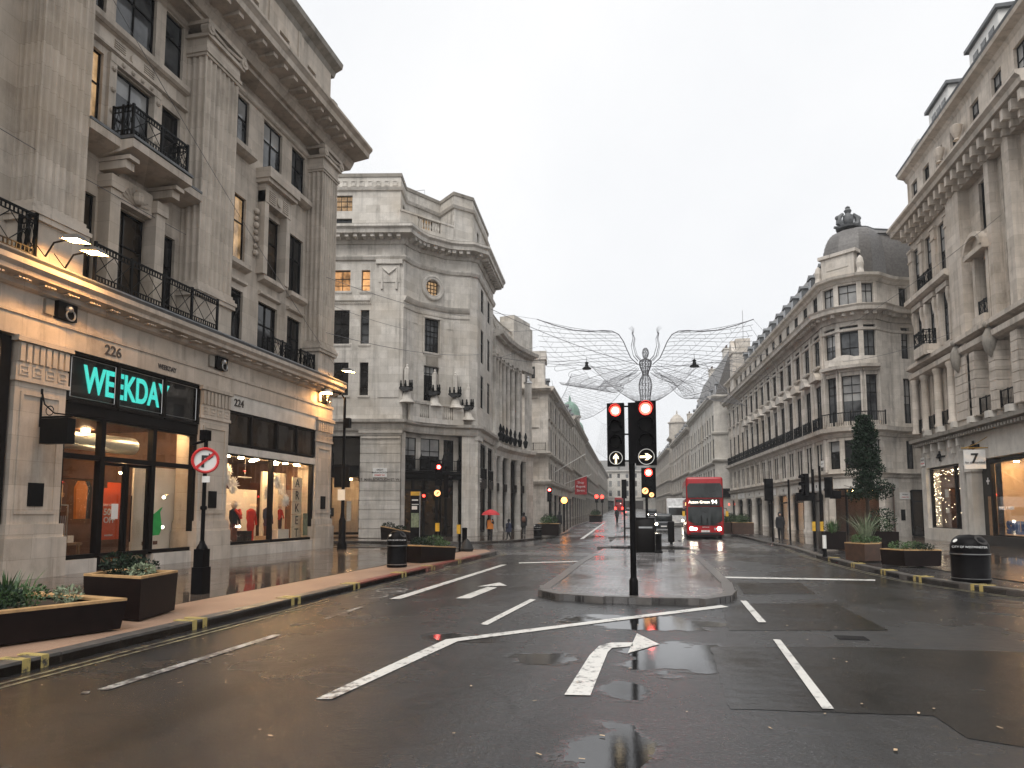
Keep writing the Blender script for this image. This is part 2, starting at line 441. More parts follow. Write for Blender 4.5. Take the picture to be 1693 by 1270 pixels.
# ---------------------------------------------------------------- the ground
ys = [-60 + 2*i for i in range(90)] + [120 + 15*i for i in range(1, 42)]
mb = MB()
for i, y in enumerate(ys): mb.v += [(-260, y, gz(y)), (-12, y, gz(y)), (12, y, gz(y)), (260, y, gz(y))]
for i in range(len(ys)-1):
    for k in range(3): a = 4*i+k; mb.f.append((a, a+1, a+5, a+4))
road = part(mb, 'road', 'asphalt', kind='structure')
def sheet(pts, z, name, mat, parent):
    mb = MB(); mb.add([(p[0], p[1], gz(p[1]) + z) for p in pts], [tuple(range(len(pts)))])
    return part(mb, name, mat, parent)
def mark(px, name, mat='mark_white', z=.008): return sheet([GG(*p) for p in px], z, name, mat, road)
def strip(K, Wl, z, name, mat, parent, kind=None, face=True):
    mb = MB(); n = len(K)
    # refine
    KK, WW = [], []
    for i in range(n-1):
        m = max(1, int((Vector(K[i+1])-Vector(K[i])).length / 4))
        for j in range(m):
            t = j/m; KK.append(tuple(Vector(K[i]).lerp(Vector(K[i+1]), t))); WW.append(tuple(Vector(Wl[i]).lerp(Vector(Wl[i+1]), t)))
    KK.append(K[-1]); WW.append(Wl[-1]); n = len(KK)
    for k, w in zip(KK, WW):
        mb.v += [(k[0], k[1], gz(k[1])-.05), (k[0], k[1], gz(k[1])+z), (w[0], w[1], gz(w[1])+z)]
    for i in range(n-1):
        a = 3*i
        if face: mb.f.append((a, a+3, a+4, a+1))
        mb.f.append((a+1, a+4, a+5, a+2))
    return part(mb, name, mat, parent, kind=kind)
def offs(K, d):
    """offset a polyline to the right of travel by d"""
    out = []
    for i in range(len(K)):
        a = Vector(K[max(i-1,0)]); b = Vector(K[min(i+1,len(K)-1)]); t = (b-a).normalized()
        out.append((K[i][0]+t.y*d, K[i][1]-t.x*d))
    return out
def resample(K, step):
    out = []; rest = 0.
    for i in range(len(K)-1):
        a, b = Vector(K[i]), Vector(K[i+1]); L = (b-a).length; d = (b-a)/L; t = rest
        while t < L: out.append((a+d*t, d)); t += step
        rest = t - L
    return out
_ks = MB().box(-.452, .452, 0, .24, -.12, .135)
ks_grey = _ks.mesh('kerb_stone', 'kerb_granite'); ks_red = _ks.mesh('kerb_stone', 'kerb_red')
def kerb(K, parent, side, ymin=-1e9, ymax=1e9, red=None):
    """kerb stones one by one; side=+1: pavement lies right of travel"""
    for c, d in resample(K, .915):
        if not (ymin <= c.y <= ymax): continue
        a = math.atan2(d.y, d.x)
        if side > 0: a += math.pi
        inst(ks_red if red and red[0] < c.y < red[1] else ks_grey, 'kerb_stone', parent, (c.x, c.y, gz(c.y)+random.uniform(-.004,.004)), a)
# left pavement, up to the side street
KL = [(-7.1,-20),(-7.1,0),(-7.1,10),(-7.1,20),(-7.12,28),(-7.2,29.2),(-7.6,30.4),(-8.6,31.3),(-10.5,31.8),(-18,31.9),(-40,31.6)]
WL = [(-20,-20),(-20,0),(-20,10),(-20,20),(-20,28),(-20,29),(-20,29.6),(-20,30),(-20,30.3),(-20,30.4),(-40,30.4)]
pav_l = strip(KL, WL, .10, 'pavement_left', 'flagstone', None, 'structure')
kerb(KL, pav_l, -1, 4, 33, (15.6, 26.5))
strip([(-7.32,-20),(-7.32,10),(-7.32,20),(-7.34,28),(-7.5,29.4),(-8.1,30.6)], [(-8.75,-20),(-8.75,10),(-8.7,20),(-8.6,28),(-8.6,29),(-8.7,30.2)], .124, 'resin_strip', 'resin', pav_l, face=False)
_sl = [MB().box(-.372, .372, -.446, .446, -.02, 0).mesh('flagstone', 'flagstone'), MB().box(-.372, .372, -.296, .296, -.02, 0).mesh('flagstone', 'flagstone')]
random.seed(3)
for col in range(11):
    x = -9.0 - .375 - col*.75 + .22; y = 8.0 + random.uniform(0, .6); k = 0
    while y < 29.6 and k < 27:
        L = 1 if random.random() < .25 else 0
        h = (.6 if L else .9)
        inst(_sl[L], 'flagstone', pav_l, (x, y+h/2, .121 + random.uniform(-.0015,.0015) + gz(y)), 0); y += h; k += 1
# left pavement beyond the side street
KL2 = [(-60,35.5),(-40,37),(-18,39.2),(-13,39.8),(-11.2,40.6),(-10.2,42),(-9.2,45),(-8.4,49),(-8.1,54),(-8.2,59),(-8.9,66),(-9.6,75),(-10.4,99),(-12.6,140),(-17,220),(-23,330)]
WL2 = [(-60,44),(-40,45),(-22,47),(-20,48),(-17,49),(-16,50),(-16,51),(-16,52),(-16,56),(-16,60),(-16,68),(-16,76),(-17,99),(-19.5,140),(-24,220),(-30,330)]
pav_l2 = strip(KL2, WL2, .10, 'pavement_left_far', 'flagstone', None, 'structure')
kerb(KL2, pav_l2, -1, 36, 62)
part(MB().sweep([(*p, gz(p[1])) for p in KL2[9:]], [(0,-.1),(0,.13),(.24,.13),(.24,-.1)], -1), 'kerb', 'kerb_granite', pav_l2)
# right pavement
KR = [(60,9),(30,10),(16,11),(11,12.5),(8.7,14.5),(7.5,16.5),(6.75,18.3),(6.25,20.3),(6.03,23),(5.9,26),(5.9,30),(6.1,34),(6.3,38),(6.1,43),(5.7,50),(5.0,58),(4.4,70),(3.2,99),(1.0,140),(-5,220),(-13.5,330)]
WR = [(60,36),(40,36),(30,36),(26,36),(22,36),(20,36),(20,37),(20,38),(20,39),(20,40),(20,42),(20,44),(20,47),(18,51),(17,54),(14.5,58),(13,70),(11,99),(8,140),(2,220),(-7,330)]
pav_r = strip(KR, WR, .10, 'pavement_right', 'pavement_asphalt', None, 'structure')
kerb(KR, pav_r, +1, 9, 60)
part(MB().sweep([(*p, gz(p[1])) for p in KR[15:]], [(0,-.1),(0,.13),(.24,.13),(.24,-.1)], 1), 'kerb', 'kerb_granite', pav_r)
KRo = [(a[0]+1.75, a[1]+.6) for a in KR]
strip(KRo[3:], WR[3:], .112, 'paved_strip', 'flagstone', pav_r, face=False)
# yellow loading marks on the kerbs and the yellow lines
_km = MB().box(-.05, .05, -.006, .34, .128, .1415).box(-.05, .05, -.008, .0, -.02, .1415).mesh('kerb_mark', 'mark_yellow')
def kmarks(lst, K, parent, side):
    S = resample(K, .05)
    for px in lst:
        g = GG(*px); c, d = min(S, key=lambda q: (q[0]-g.xy).length)
        a = math.atan2(d.y, d.x) + (math.pi if side > 0 else 0)
        for t in (-.12, .12): inst(_km, 'kerb_mark', parent, (c.x+d.x*t, c.y+d.y*t, gz(c.y)+.004), a)
kmarks([(60,1108),(350,1040),(512,1000),(605,975),(678,955),(724,943),(770,932)], KL, pav_l, -1)
kmarks([(1592,978),(1487,962),(1438,950),(1395,938),(1362,928)], KR, pav_r, +1)
def yline(K, d, w, i0, i1, mat):
    a = offs(K, d); b = offs(K, d+w)
    strip(a[i0:i1], b[i0:i1], .006, 'yellow_line', mat, road, face=False)
yline(KL, .22, .06, 0, 7, 'mark_dim'); yline(KL, .38, .06, 0, 7, 'mark_dim')
yline(KR, -.22, .06, 2, 13, 'mark_dim'); yline(KR, -.38, .06, 2, 13, 'mark_dim')
# painted markings, one by one
mark([(521,1157),(549,1157),(757,1061),(737,1058)], 'lane_line')
mark([(737,1058),(757,1061),(1000,1029.5),(1000,1025)], 'lane_line'); mark([(1000,1025),(1000,1029.5),(1205,1004),(1192,1001)], 'lane_line')
mark([(793,1033),(806,1034),(886,992),(877,991)], 'lane_line')
mark([(753,990),(777,990),(822,972),(806,971)], 'arrow_shaft'); mark([(789,970.5),(838,969),(826,963.5)], 'arrow_head')
mark([(643,991),(662,991),(838,934),(829,934)], 'lane_line')
mark([(160,1141),(178,1142),(467,1050),(452,1050)], 'lane_line', 'mark_worn'); mark([(132,1148),(146,1148),(150,1144),(138,1144)], 'lane_line', 'mark_worn')
mark([(533,1024),(541,1024),(602,1004),(594,1004)], 'lane_line', 'mark_worn')
mark([(933,1150),(976,1151),(1005,1079),(975,1084)], 'arrow_shaft'); mark([(975,1084),(1005,1079),(1012,1072),(1046,1069.5),(1046,1063),(1010,1063.5),(990,1069)], 'arrow_shaft')
mark([(1053,1048),(1090,1066),(1038,1081)], 'arrow_head')
mark([(1224,994),(1234,994),(1267,1030),(1254,1030)], 'lane_line', z=.0125); mark([(1278,1058.5),(1290,1058.5),(1379,1174),(1360,1174)], 'lane_line', z=.0125)
mark([(1190,953.6),(1447,958.6),(1447,961),(1190,956)], 'stop_line'); mark([(858,932),(968,929),(968,927.5),(858,930.5)], 'stop_line')
mark([(955,894),(961,894),(1000,865),(997,865)], 'lane_line'); mark([(985,858),(988,858),(1003,850),(1001.5,850)], 'lane_line')
for px in ([(1193,1004),(1205,1043),(1471,1043),(1380,998),(1255,998)], [(1175,1070),(1206,1172),(1544,1184),(1600,1222),(1700,1236),(1850,1240),(1850,1085),(1620,1076),(1403,1070)],
           [(1217,964),(1323,964),(1350,982.5),(1232,982.5)], [(930,889),(1006,886),(1002,894),(925,899)]):
    W_ = [GG(*q) for q in px]; pts = []; rj = random.Random(len(px))
    for a, b in zip(W_, W_[1:]+W_[:1]):
        k = max(2, int((b-a).length/.16))
        for j in range(k): q = a.lerp(b, j/k); pts.append((q.x+rj.uniform(-.016,.016), q.y+rj.uniform(-.016,.016)))
    sheet(pts, .004, 'asphalt_patch', 'asphalt_patch', road)
def lane(K, d0, d1, i0, i1, nm):
    a = offs(K, d0); b = offs(K, d1); strip(a[i0:i1], b[i0:i1], .0035, nm, 'asphalt_light', road, face=False)
lane(KL2, .55, 5.0, 4, 14, 'pale_sheen_lane'); strip([(1.9,34.5),(1.5,46),(.6,60),(.2,75),(-.6,99),(-2.5,140),(-8,220),(-16,330)], [(5.4,34.5),(5.4,46),(4.4,60),(3.7,75),(2.6,99),(.5,140),(-5.6,220),(-14,330)], .0035, 'pale_sheen_lane', 'asphalt_light', road, face=False)  # paler far surfacing, with the wet road's sky sheen put into its colour
sheet([(-7.0,28.6),(-2.9,28.2),(-2.9,32.5),(-9.3,33.5),(-8.0,31.0)], .0045, 'crossing_table', 'asphalt_light', road)
g = GG(632, 981)      # bicycle symbol
mb = MB()
for dy in (-.55, .55):
    for k in range(16):
        a0, a1 = 2*math.pi*k/16, 2*math.pi*(k+1)/16
        mb.quad(*[(g.x+r*math.cos(a), g.y+dy+r*1.25*math.sin(a), .008) for r, a in ((.30,a0),(.36,a0),(.36,a1),(.30,a1))])
for (a, b) in (((0,-.55),(.45,-.15)),((.45,-.15),(.42,.35)),((.42,.35),(0,-.1)),((0,-.1),(0,-.55)),((0,.55),(.5,.35)),((0,-.1),(.45,-.15))):
    d = (Vector(b)-Vector(a)).normalized(); p = Vector((d.y,-d.x))*.03
    mb.quad(*[(g.x+q.x, g.y+q.y, .0095) for q in (Vector(a)-p, Vector(a)+p, Vector(b)+p, Vector(b)-p)])
part(mb, 'bicycle_symbol', 'mark_worn', road)
for px in [(1408,1055)]:
    g = GG(*px); part(MB().box(g.x-.2, g.x+.2, g.y-.16, g.y+.16, gz(g.y)-.01, gz(g.y)+.006), 'manhole_cover', 'iron', road)
# traffic islands
def island(pts, name):
    o = part(MB().prism([(p[0], p[1]) for p in pts], -.25, .118), name, 'brick_paving', kind='structure')
    K = [Vector(p) for p in pts]; n = len(K)
    Kc = [(p.x, p.y) for p in K] + [(K[0].x, K[0].y)]
    kerb(Kc, o, -1)
    return o
isl = island([(-2.75,15.2),(-2.62,14.6),(-2.25,14.15),(-1.6,13.9),(-.6,13.82),(.4,13.9),(.95,14.15),(1.28,14.6),(1.40,15.2),(1.5,17),(1.35,24),(1.05,31.8),(-2.85,32.2),(-2.95,24)], 'traffic_island')
isl2 = island([(-2.95,35.0),(.85,35.3),(.6,46),(-3.2,46)], 'traffic_island')
isl3 = island([(-3.6,50),(-1.2,50),(-1.6,70),(-4.2,70)], 'traffic_island')

# scraps of paper and leaves flattened on the wet road
mb = MB(); rnd = random.Random(31)
for i in range(170):
    y = rnd.uniform(4.2, 24); x = rnd.uniform(-6.6, 5.5); 
    if -3 < x < 1.7 and y > 13.5: continue
    a = rnd.uniform(0, 6.28); w, h = rnd.uniform(.008,.03), rnd.uniform(.006,.014); u = Vector((math.cos(a), math.sin(a), 0)); v = Vector((-math.sin(a), math.cos(a), 0)); c = Vector((x, y, gz(y)+.014))
    mb.add([c-u*w-v*h, c+u*w-v*h*rnd.uniform(.3,1), c+u*w*rnd.uniform(.5,1)+v*h, c-u*w+v*h*rnd.uniform(.3,1)], [(0,1,2,3)])
part(mb, 'road_litter', 'ply', road, kind='stuff')
# ---------------------------------------------------------------- architecture kit
def wall(mb, F, s0, s1, z0, z1, holes=(), n=0., reveal=.35):
    """a wall sheet on frame F with real openings; holes (s0,s1,z0,z1)"""
    S = sorted({s0, s1, *[min(max(h[i], s0), s1) for h in holes for i in (0,1)]}); Z = sorted({z0, z1, *[min(max(h[i], z0), z1) for h in holes for i in (2,3)]})
    for a, b in zip(S, S[1:]):
        for c, d in zip(Z, Z[1:]):
            ms, mz = (a+b)/2, (c+d)/2
            if any(h[0] < ms < h[1] and h[2] < mz < h[3] for h in holes): continue
            mb.quad(F.pt(a,n,c), F.pt(b,n,c), F.pt(b,n,d), F.pt(a,n,d))
    for a, b, c, d in holes:
        m = n - reveal
        mb.quad(F.pt(a,n,c), F.pt(a,n,d), F.pt(a,m,d), F.pt(a,m,c)); mb.quad(F.pt(b,n,c), F.pt(b,m,c), F.pt(b,m,d), F.pt(b,n,d))
        mb.quad(F.pt(a,n,d), F.pt(b,n,d), F.pt(b,m,d), F.pt(a,m,d)); mb.quad(F.pt(a,n,c), F.pt(a,m,c), F.pt(b,m,c), F.pt(b,n,c))
    return mb
WC = {}
def win_mesh(w, h, cols, rows, fm, gm, sill, surround, sm_, bl=0):
    key = (round(w,2), round(h,2), cols, rows, fm, gm, sill, surround, sm_, bl)
    if key in WC: return WC[key]
    f = MB(); t = .05 if w > .7 else .04
    f.box(-w/2, -w/2+t, -.03, .05, 0, h); f.box(w/2-t, w/2, -.03, .05, 0, h); f.box(-w/2+t, w/2-t, -.03, .05, 0, t); f.box(-w/2+t, w/2-t, -.03, .05, h-t, h)
    for i in range(1, cols): x = -w/2 + w*i/cols; f.box(x-.02, x+.02, -.02, .04, t, h-t)
    for r in rows: f.box(-w/2+t, w/2-t, -.022, .046, h*r-.022, h*r+.022)
    g = MB().box(-w/2+t, w/2-t, -.05, -.005, t, h-t)
    kids = [('pane', g.mesh('pane', gm))]
    if bl: kids.append(('blind', MB().box(-w/2+t, w/2-t, -.004, .001, h*(1-bl), h-t).mesh('blind', 'glass_blind')))
    if sill:
        kids.append(('sill', MB().box(-w/2-.12, w/2+.12, .0, .30+sill, -.14, -.001).box(-w/2-.06, w/2+.06, .28, .28+sill*.6, -.24, -.14).mesh('sill', sm_)))
    if surround:
        d = .26; p = .05+surround; e = .16
        m = MB().box(-w/2-e, -w/2-.003, d, .30+p, 0, h).box(w/2+.003, w/2+e, d, .30+p, 0, h).box(-w/2-e, w/2+e, d, .30+p+.02, h+.003, h+e)
        kids.append(('surround', m.mesh('surround', sm_)))
    r = (f.mesh('window', fm), kids); WC[key] = r; return r
GL = ['glass_dark', 'glass_dark', 'glass_mid', 'glass_dark', 'glass_brown', 'glass_mid', 'glass_blind']
def window(par, F, s, z, w, h, n=-.3, cols=2, rows=(.62,), fm='frame_dark', gm=None, sill=0, surround=0, sm_='stone_tan'):
    gm = gm or random.choice(GL)
    me, kids = win_mesh(w, h, cols, rows, fm, gm, sill, surround, sm_, random.choice((0,0,0,0,0,.25,.4,.55)) if not gm.startswith('glass_lit') else 0)
    return inst(me, 'window', par, F.pt(s, n, z), F.rz, kids)
def facade(par, F, s0, s1, z0, z1, wins, mat, n=0., reveal=.3, wname='wall', **kw):
    """wins: (s, z, w, h[, opts])"""
    holes = [(w[0]-w[2]/2, w[0]+w[2]/2, w[1], w[1]+w[3]) for w in wins]
    part(wall(MB(), F, s0, s1, z0, z1, holes, n, reveal+.06), wname, mat, par)
    for w in wins:
        o = dict(kw); 
        if len(w) > 4: o.update(w[4])
        o.setdefault('sm_', mat)
        window(par, F, w[0], w[1], w[2], w[3], n=n-reveal, **o)
RC = {}
def rail_mesh(L, h, style):
    key = (round(L,2), h, style)
    if key in RC: return RC[key]
    m = MB(); m.box(-L/2, L/2, -.03, .03, h-.05, h); m.box(-L/2, L/2, -.02, .02, .06, .1)
    k = max(2, round(L/1.5)); 
    for i in range(k+1): x = -L/2+L*i/k; m.box(x-.035, x+.035, -.035, .035, 0, h+.04)
    if style == 'cross':
        m.box(-L/2, L/2, -.015, .015, h-.2, h-.17); m.box(-L/2, L/2, -.015, .015, .22, .25)
        for i in range(k):
            a = -L/2+L*i/k; b = a+L/k; q = 2
            for j in range(q):
                x0 = a+(b-a)*j/q; x1 = a+(b-a)*(j+1)/q
                m.tube([(x0,0,.24),(x1,0,h-.19)], .014, 4); m.tube([(x1,0,.24),(x0,0,h-.19)], .014, 4)
        c = max(4, int(L/.11))
        for i in range(c): x = -L/2+L*(i+.5)/c; m.box(x-.018, x+.018, -.012, .012, h-.17, h-.05); m.box(x-.018, x+.018, -.012, .012, .1, .22)
    else:
        c = max(3, int(L/.13))
        for i in range(1, c): x = -L/2+L*i/c; m.box(x-.011, x+.011, -.011, .011, .1, h-.05)
    RC[key] = m.mesh('balcony_railing', 'iron'); return RC[key]
def railing(par, F, s0, s1, n, z, h=.95, style='bar', ends=0):
    inst(rail_mesh(s1-s0, h, style), 'balcony_railing', par, F.pt((s0+s1)/2, n, z), F.rz)
    if ends:
        for s in (s0, s1): inst(rail_mesh(ends, h, style), 'balcony_railing', par, F.pt(s, n-ends/2, z), F.rz+math.pi/2)
CORN = lambda z, p, h=.7: [(0,z),(p*.25,z+h*.12),(p*.3,z+h*.3),(p*.8,z+h*.42),(p*.82,z+h*.6),(p,z+h*.75),(p,z+h),(0,z+h+.06)]
BAND = lambda z, p, h: [(0,z),(p*.6,z+h*.15),(p,z+h*.4),(p,z+h),(0,z+h+.03)]
def line(par, F, s0, s1, prof, name, mat, n=0.):
    """a straight moulding; its ends closed"""
    m = MB(); k = len(prof)
    m.add([F.pt(s0, n+q[0], q[1]) for q in prof]+[F.pt(s1, n+q[0], q[1]) for q in prof], [tuple(range(k))[::-1], tuple(range(k,2*k))]+[(i,(i+1)%k,(i+1)%k+k,i+k) for i in range(k)])
    return part(m, name, mat, par)
def dentils(par, F, s0, s1, n, z, w=.16, d=.18, h=.2, gap=.34, name='dentil_course', mat='stone_tan'):
    m = MB(); k = int((s1-s0)/gap)
    for i in range(k): a = s0+(s1-s0)*(i+.5)/k; m.fbox(F, a-w/2, a+w/2, n, n+d, z, z+h)
    return part(m, name, mat, par, kind='stuff')
def fluted(par, F, s0, s1, n0, n1, z0, z1, mat, nf=7, name='pilaster_shaft'):
    """rectangular shaft with round flutes cut into front and both sides"""
    def run(a, b, k):   # 1-D outline of flutes between a and b: list of (t, depth)
        out = []; L = b-a; w = abs(L)/(k*1.35+.35); st = L/abs(L)
        out.append((a, 0))
        x = a + st*w*.35
        for i in range(k):
            for j, d in ((0,0),(.25,.8),(.5,1),(.75,.8),(1,0)): out.append((x+st*w*j, d*w*.42))
            x += st*w*1.35
        out.append((b, 0)); return out
    nk = max(2, round(nf*(n1-n0)/(s1-s0)))
    P = [(s0+d, t) for t, d in run(n0, n1, nk)] + [(t, n1-d) for t, d in run(s0, s1, nf)] + [(s1-d, t) for t, d in run(n1, n0, nk)]
    m = MB(); k = len(P)
    m.add([F.pt(a, b, z0) for a, b in P]+[F.pt(a, b, z1) for a, b in P], [(i, i+1, i+1+k, i+k) for i in range(k-1)])
    return part(m, name, mat, par)
def rings(par, F, s0, s1, n0, n1, lst, name, mat):
    """stack of slabs (z0, z1, proud)"""
    m = MB()
    for z0, z1, p in lst: m.fbox(F, s0-p, s1+p, n0, n1+p, z0, z1)
    return part(m, name, mat, par)
def courses(par, F, s0, s1, n0, n1, z0, z1, k, mat, joint=.035, pr=.05):
    """rusticated pier: a core and every course a stone of its own"""
    part(MB().fbox(F, s0+pr, s1-pr, n0, n1-pr, z0, z1), 'pier_core', mat, par)
    h = (z1-z0)/k; me = None
    for i in range(k):
        m = MB().fbox(F, s0, s1, n0, n1+random.uniform(-.006,.006), z0+h*i+joint/2, z0+h*(i+1)-joint/2)
        part(m, 'stone_course', mat, par)
def shop_room(par, F, s0, s1, n0, n1, z0, z1, wallm='interior_wall', floor='interior_floor'):
    m = MB(); P = F.pt
    m.quad(P(s0,n1,z0),P(s1,n1,z0),P(s1,n1,z1),P(s0,n1,z1)); m.quad(P(s0,n0,z0),P(s0,n1,z0),P(s0,n1,z1),P(s0,n0,z1)); m.quad(P(s1,n0,z0),P(s1,n1,z0),P(s1,n1,z1),P(s1,n0,z1))
    m.quad(P(s0,n0,z1),P(s1,n0,z1),P(s1,n1,z1),P(s0,n1,z1))
    part(m, 'interior_wall', wallm, par)
    part(MB().quad(P(s0,n0,z0),P(s1,n0,z0),P(s1,n1,z0),P(s0,n1,z0)), 'interior_floor', floor, par)
def frame_grid(par, F, s0, s1, z0, z1, n, mull, trans, t=.07, mat='frame_dark', gm='shop_glass', d=.10):
    """shopfront: frame bars as one part, every pane a part"""
    S = [s0]+list(mull)+[s1]; Z = [z0]+list(trans)+[z1]
    m = MB()
    for s in S: m.fbox(F, s-t, s+t, n-d, n+d, z0, z1)
    for z in Z:
        for a, b in zip(S, S[1:]): m.fbox(F, a+t, b-t, n-d+.01, n+d-.01, z-t*.9, z+t*.9)
    fr = part(m, 'shopfront_frame', mat, par)
    if gm:
        for a, b in zip(S, S[1:]):
            for c, e in zip(Z, Z[1:]): part(MB().fbox(F, a+t, b-t, n-.008, n+.008, c+t*.9, e-t*.9), 'pane', gm, fr)
    return fr
def spot(par, F, s, n, z, mat='lamp_shop', r=.07):
    c = F.pt(s, n, z); part(MB().lathe(c, [(r,.0),(r,.05)], 8), 'spotlight', mat, par)
# ================================================================ left corner building with the two lit shops
L1 = thing('corner_shop_building', 'tan stone building with fluted pilasters and two lit shops, nearest on the left', 'building', (-15.8, 22, .1))
F = Fr((-15.8, 0), (0, 1), (1, 0)); ST = 'stone_tan'
S0, S1 = 3.0, 30.4; WN = -.8
PIL = [(13.95, 15.5), (20.3, 22.2), (28.9, 30.4)]; PIL0 = (5.5, 7.1)
# shop piers
for a, b in [(13.75,15.25), (20.75,22.35), (28.9,30.42), (5.3,6.9)]:
    part(MB().fbox(F, a-.14, b+.14, -.9, .14, .05, 1.15).fbox(F, a-.08, b+.08, -.9, .08, 1.15, 1.5), 'pier_base', ST, L1)
    m = MB().fbox(F, a, b, -.9, .0, 1.5, 5.1)
    part(m, 'pier_shaft', ST, L1)
    m = MB()
    for q in ((a+.16, a+.24), (b-.24, b-.16)): m.fbox(F, q[0], q[1], .0, .035, 1.75, 4.85)
    m.fbox(F, a+.24, b-.24, .0, .035, 4.77, 4.85).fbox(F, a+.24, b-.24, .0, .035, 1.75, 1.83)
    part(m, 'pier_panel_moulding', ST, L1)
    m = MB().fbox(F, a-.05, b+.05, -.9, .06, 5.1, 5.2).fbox(F, a-.02, b+.02, -.9, .03, 5.2, 5.56)   # key band
    k = 4
    for i in range(k):
        c = a + (b-a)*(i+.5)/k; w = (b-a)/k*.36
        m.fbox(F, c-w, c+w, .03, .055, 5.25, 5.28).fbox(F, c-w, c-w+.035, .03, .055, 5.28, 5.51).fbox(F, c-w+.035, c+w, .03, .055, 5.475, 5.51).fbox(F, c+w-.035, c+w, .03, .055, 5.34, 5.475).fbox(F, c-w*.3, c+w-.035, .03, .055, 5.34, 5.375)
    m.fbox(F, a+.02, b-.02, -.9, .03, 5.56, 6.1)
    for i in range(8):
        c = a + (b-a)*(i+.5)/8; m.fbox(F, c-.062, c+.062, .03, .09, 5.6, 6.06)
    m.fbox(F, a-.08, b+.08, -.9, .13, 6.1, 6.24)
    part(m, 'pier_capital', ST, L1)
    part(MB().fbox(F, (a+b)/2-.22, (a+b)/2+.22, .0, .03, 1.95, 2.55), 'wall_plaque', 'iron', L1)
# entablature and lower cornice
m = MB().fbox(F, S0, S1, -1.2, .02, 6.24, 6.78).fbox(F, S0, S1, -1.2, .06, 6.78, 6.9).fbox(F, S0, S1, -1.2, -.04, 6.9, 7.42)
part(m, 'entablature', ST, L1)
line(L1, F, S0, S1+.35, CORN(7.42, .62, .62), 'cornice', ST, -.04)
line(L1, F, S0, S1+.35, [(0,8.10),(.62,8.02),(.66,8.10),(.62,8.16),(0,8.2)], 'lead_flashing', 'lead', -.04)
m = MB(); 
for i in range(38):
    s = S0+.4+i*.72
    for k in range(4): m.fbox(F, s+k*.09-.16, s+k*.09-.10, .22, .42, 7.56, 7.60)
part(m, 'cornice_drops', ST, L1, kind='stuff')
for s in (15.05, 21.7, 29.6):         # ring bosses on the frieze
    m = MB().fbox(F, s-.3, s+.3, -.04, .12, 6.98, 7.44); part(m, 'boss_block', 'iron', L1)
    m = MB(); c = Vector(F.pt(s+.02, .2, 7.1)); m.tube([c+Vector((0, .14*math.cos(a), .14*math.sin(a))) for a in [2*math.pi*k/14 for k in range(15)]], .022, 6, caps=False)
    m.sphere(F.pt(s, .16, 7.27), .1, 8, 6); part(m, 'boss_ring', 'steel', L1)
    part(MB().fbox(F, s-.62, s-.36, -.04, .05, 7.0, 7.4), 'boss_panel', 'stone_dark', L1)
# numbers and names cut in the stone
put_text('226', .42, 'letter_dark', L1, F.pt(16.75, .03, 6.5), (1,0), 'street_number', .012, .012)
put_text('WEEKDAY', .22, 'letter_dark', L1, F.pt(19.0, .03, 6.47), (1,0), 'carved_name', .01, .02, .8)
# ---- shop one: glowing letters above a dark framed front
NF = -.2
part(MB().fbox(F, 15.25, 20.75, -1.0, NF-.02, 4.82, 6.24), 'sign_box', 'interior_dark', L1)
fr = frame_grid(L1, F, 15.32, 20.68, 4.86, 6.2, NF+.08, [17.1, 19.05], [], .045, 'frame_dark', 'smoked_glass')
m = MB()
for a, b in ((15.45,17.0),(17.2,18.95),(19.15,20.6)):
    for q in (4.98, 6.1): m.tube([F.pt(a,NF+.12,q), F.pt(b,NF+.12,q)], .012, 4)
    for q in (a, b): m.tube([F.pt(q,NF+.12,4.98), F.pt(q,NF+.12,6.1)], .012, 4)
part(m, 'sign_guard_rods', 'steel', L1)
put_text('WEEKDAY', 1.08, 'cyan_letters', L1, F.pt(17.62, NF+.06, 5.52), (1,0), 'glowing_sign', .012, .022, .66)
part(MB().fbox(F, 15.25, 20.75, NF-.35, NF+.12, 4.5, 4.83), 'shopfront_header', 'frame_dark', L1)
MU = [16.7, 18.75]
frame_grid(L1, F, 15.3, 20.7, .55, 4.5, NF, MU, [3.35], .08)
for a, b in ((15.25,16.62),(18.83,20.75)): part(MB().fbox(F, a, b, -1.0, NF+.16, .1, .5), 'stallriser', 'stone_grey', L1)
# door leaves
for a, b in ((16.8,17.68),(17.74,18.66)):
    d = MB(); t = .075
    d.fbox(F, a, a+t, NF-.05, NF+.03, .14, 3.26).fbox(F, b-t, b, NF-.05, NF+.03, .14, 3.26).fbox(F, a+t, b-t, NF-.05, NF+.03, .14, .34).fbox(F, a+t, b-t, NF-.05, NF+.03, 3.17, 3.26)
    dd = part(d, 'door', 'frame_dark', L1); part(MB().fbox(F, a+t, b-t, NF-.015, NF-.005, .34, 3.17), 'pane', 'shop_glass', dd)
    h = b-.14 if a < 17 else a+.14
    part(MB().tube([F.pt(h, NF+.09, .9), F.pt(h, NF+.09, 2.3)], .022, 6), 'door_handle', 'iron', dd)
shop_room(L1, F, 14.9, 21.2, NF-.12, -7.5, .11, 4.7, 'interior_brown')
for s, n, mt in ((16.0,-.7,'lamp_shop'),(17.4,-1.0,'lamp_shop'),(19.4,-.6,'lamp_shop'),(20.2,-.6,'lamp_shop'),(16.5,-3,'lamp_shop'),(18.6,-4.4,'lamp_shop'),(20,-4,'lamp_shop')): spot(L1, F, s, n, 4.62, mt, .13)
part(MB().tube([F.pt(15.9,-1.35,3.95), F.pt(19.2,-1.35,3.95)], .28, 16), 'air_duct', 'duct', L1, True)
part(MB().fbox(F, 18.9, 20.9, -1.02, -.95, .5, 3.3), 'display_panel', 'interior_white', L1)
part(MB().fbox(F, 16.4, 21.0, -6.2, -6.1, .2, 4.2), 'back_screen', 'interior_wall', L1)
m = MB()
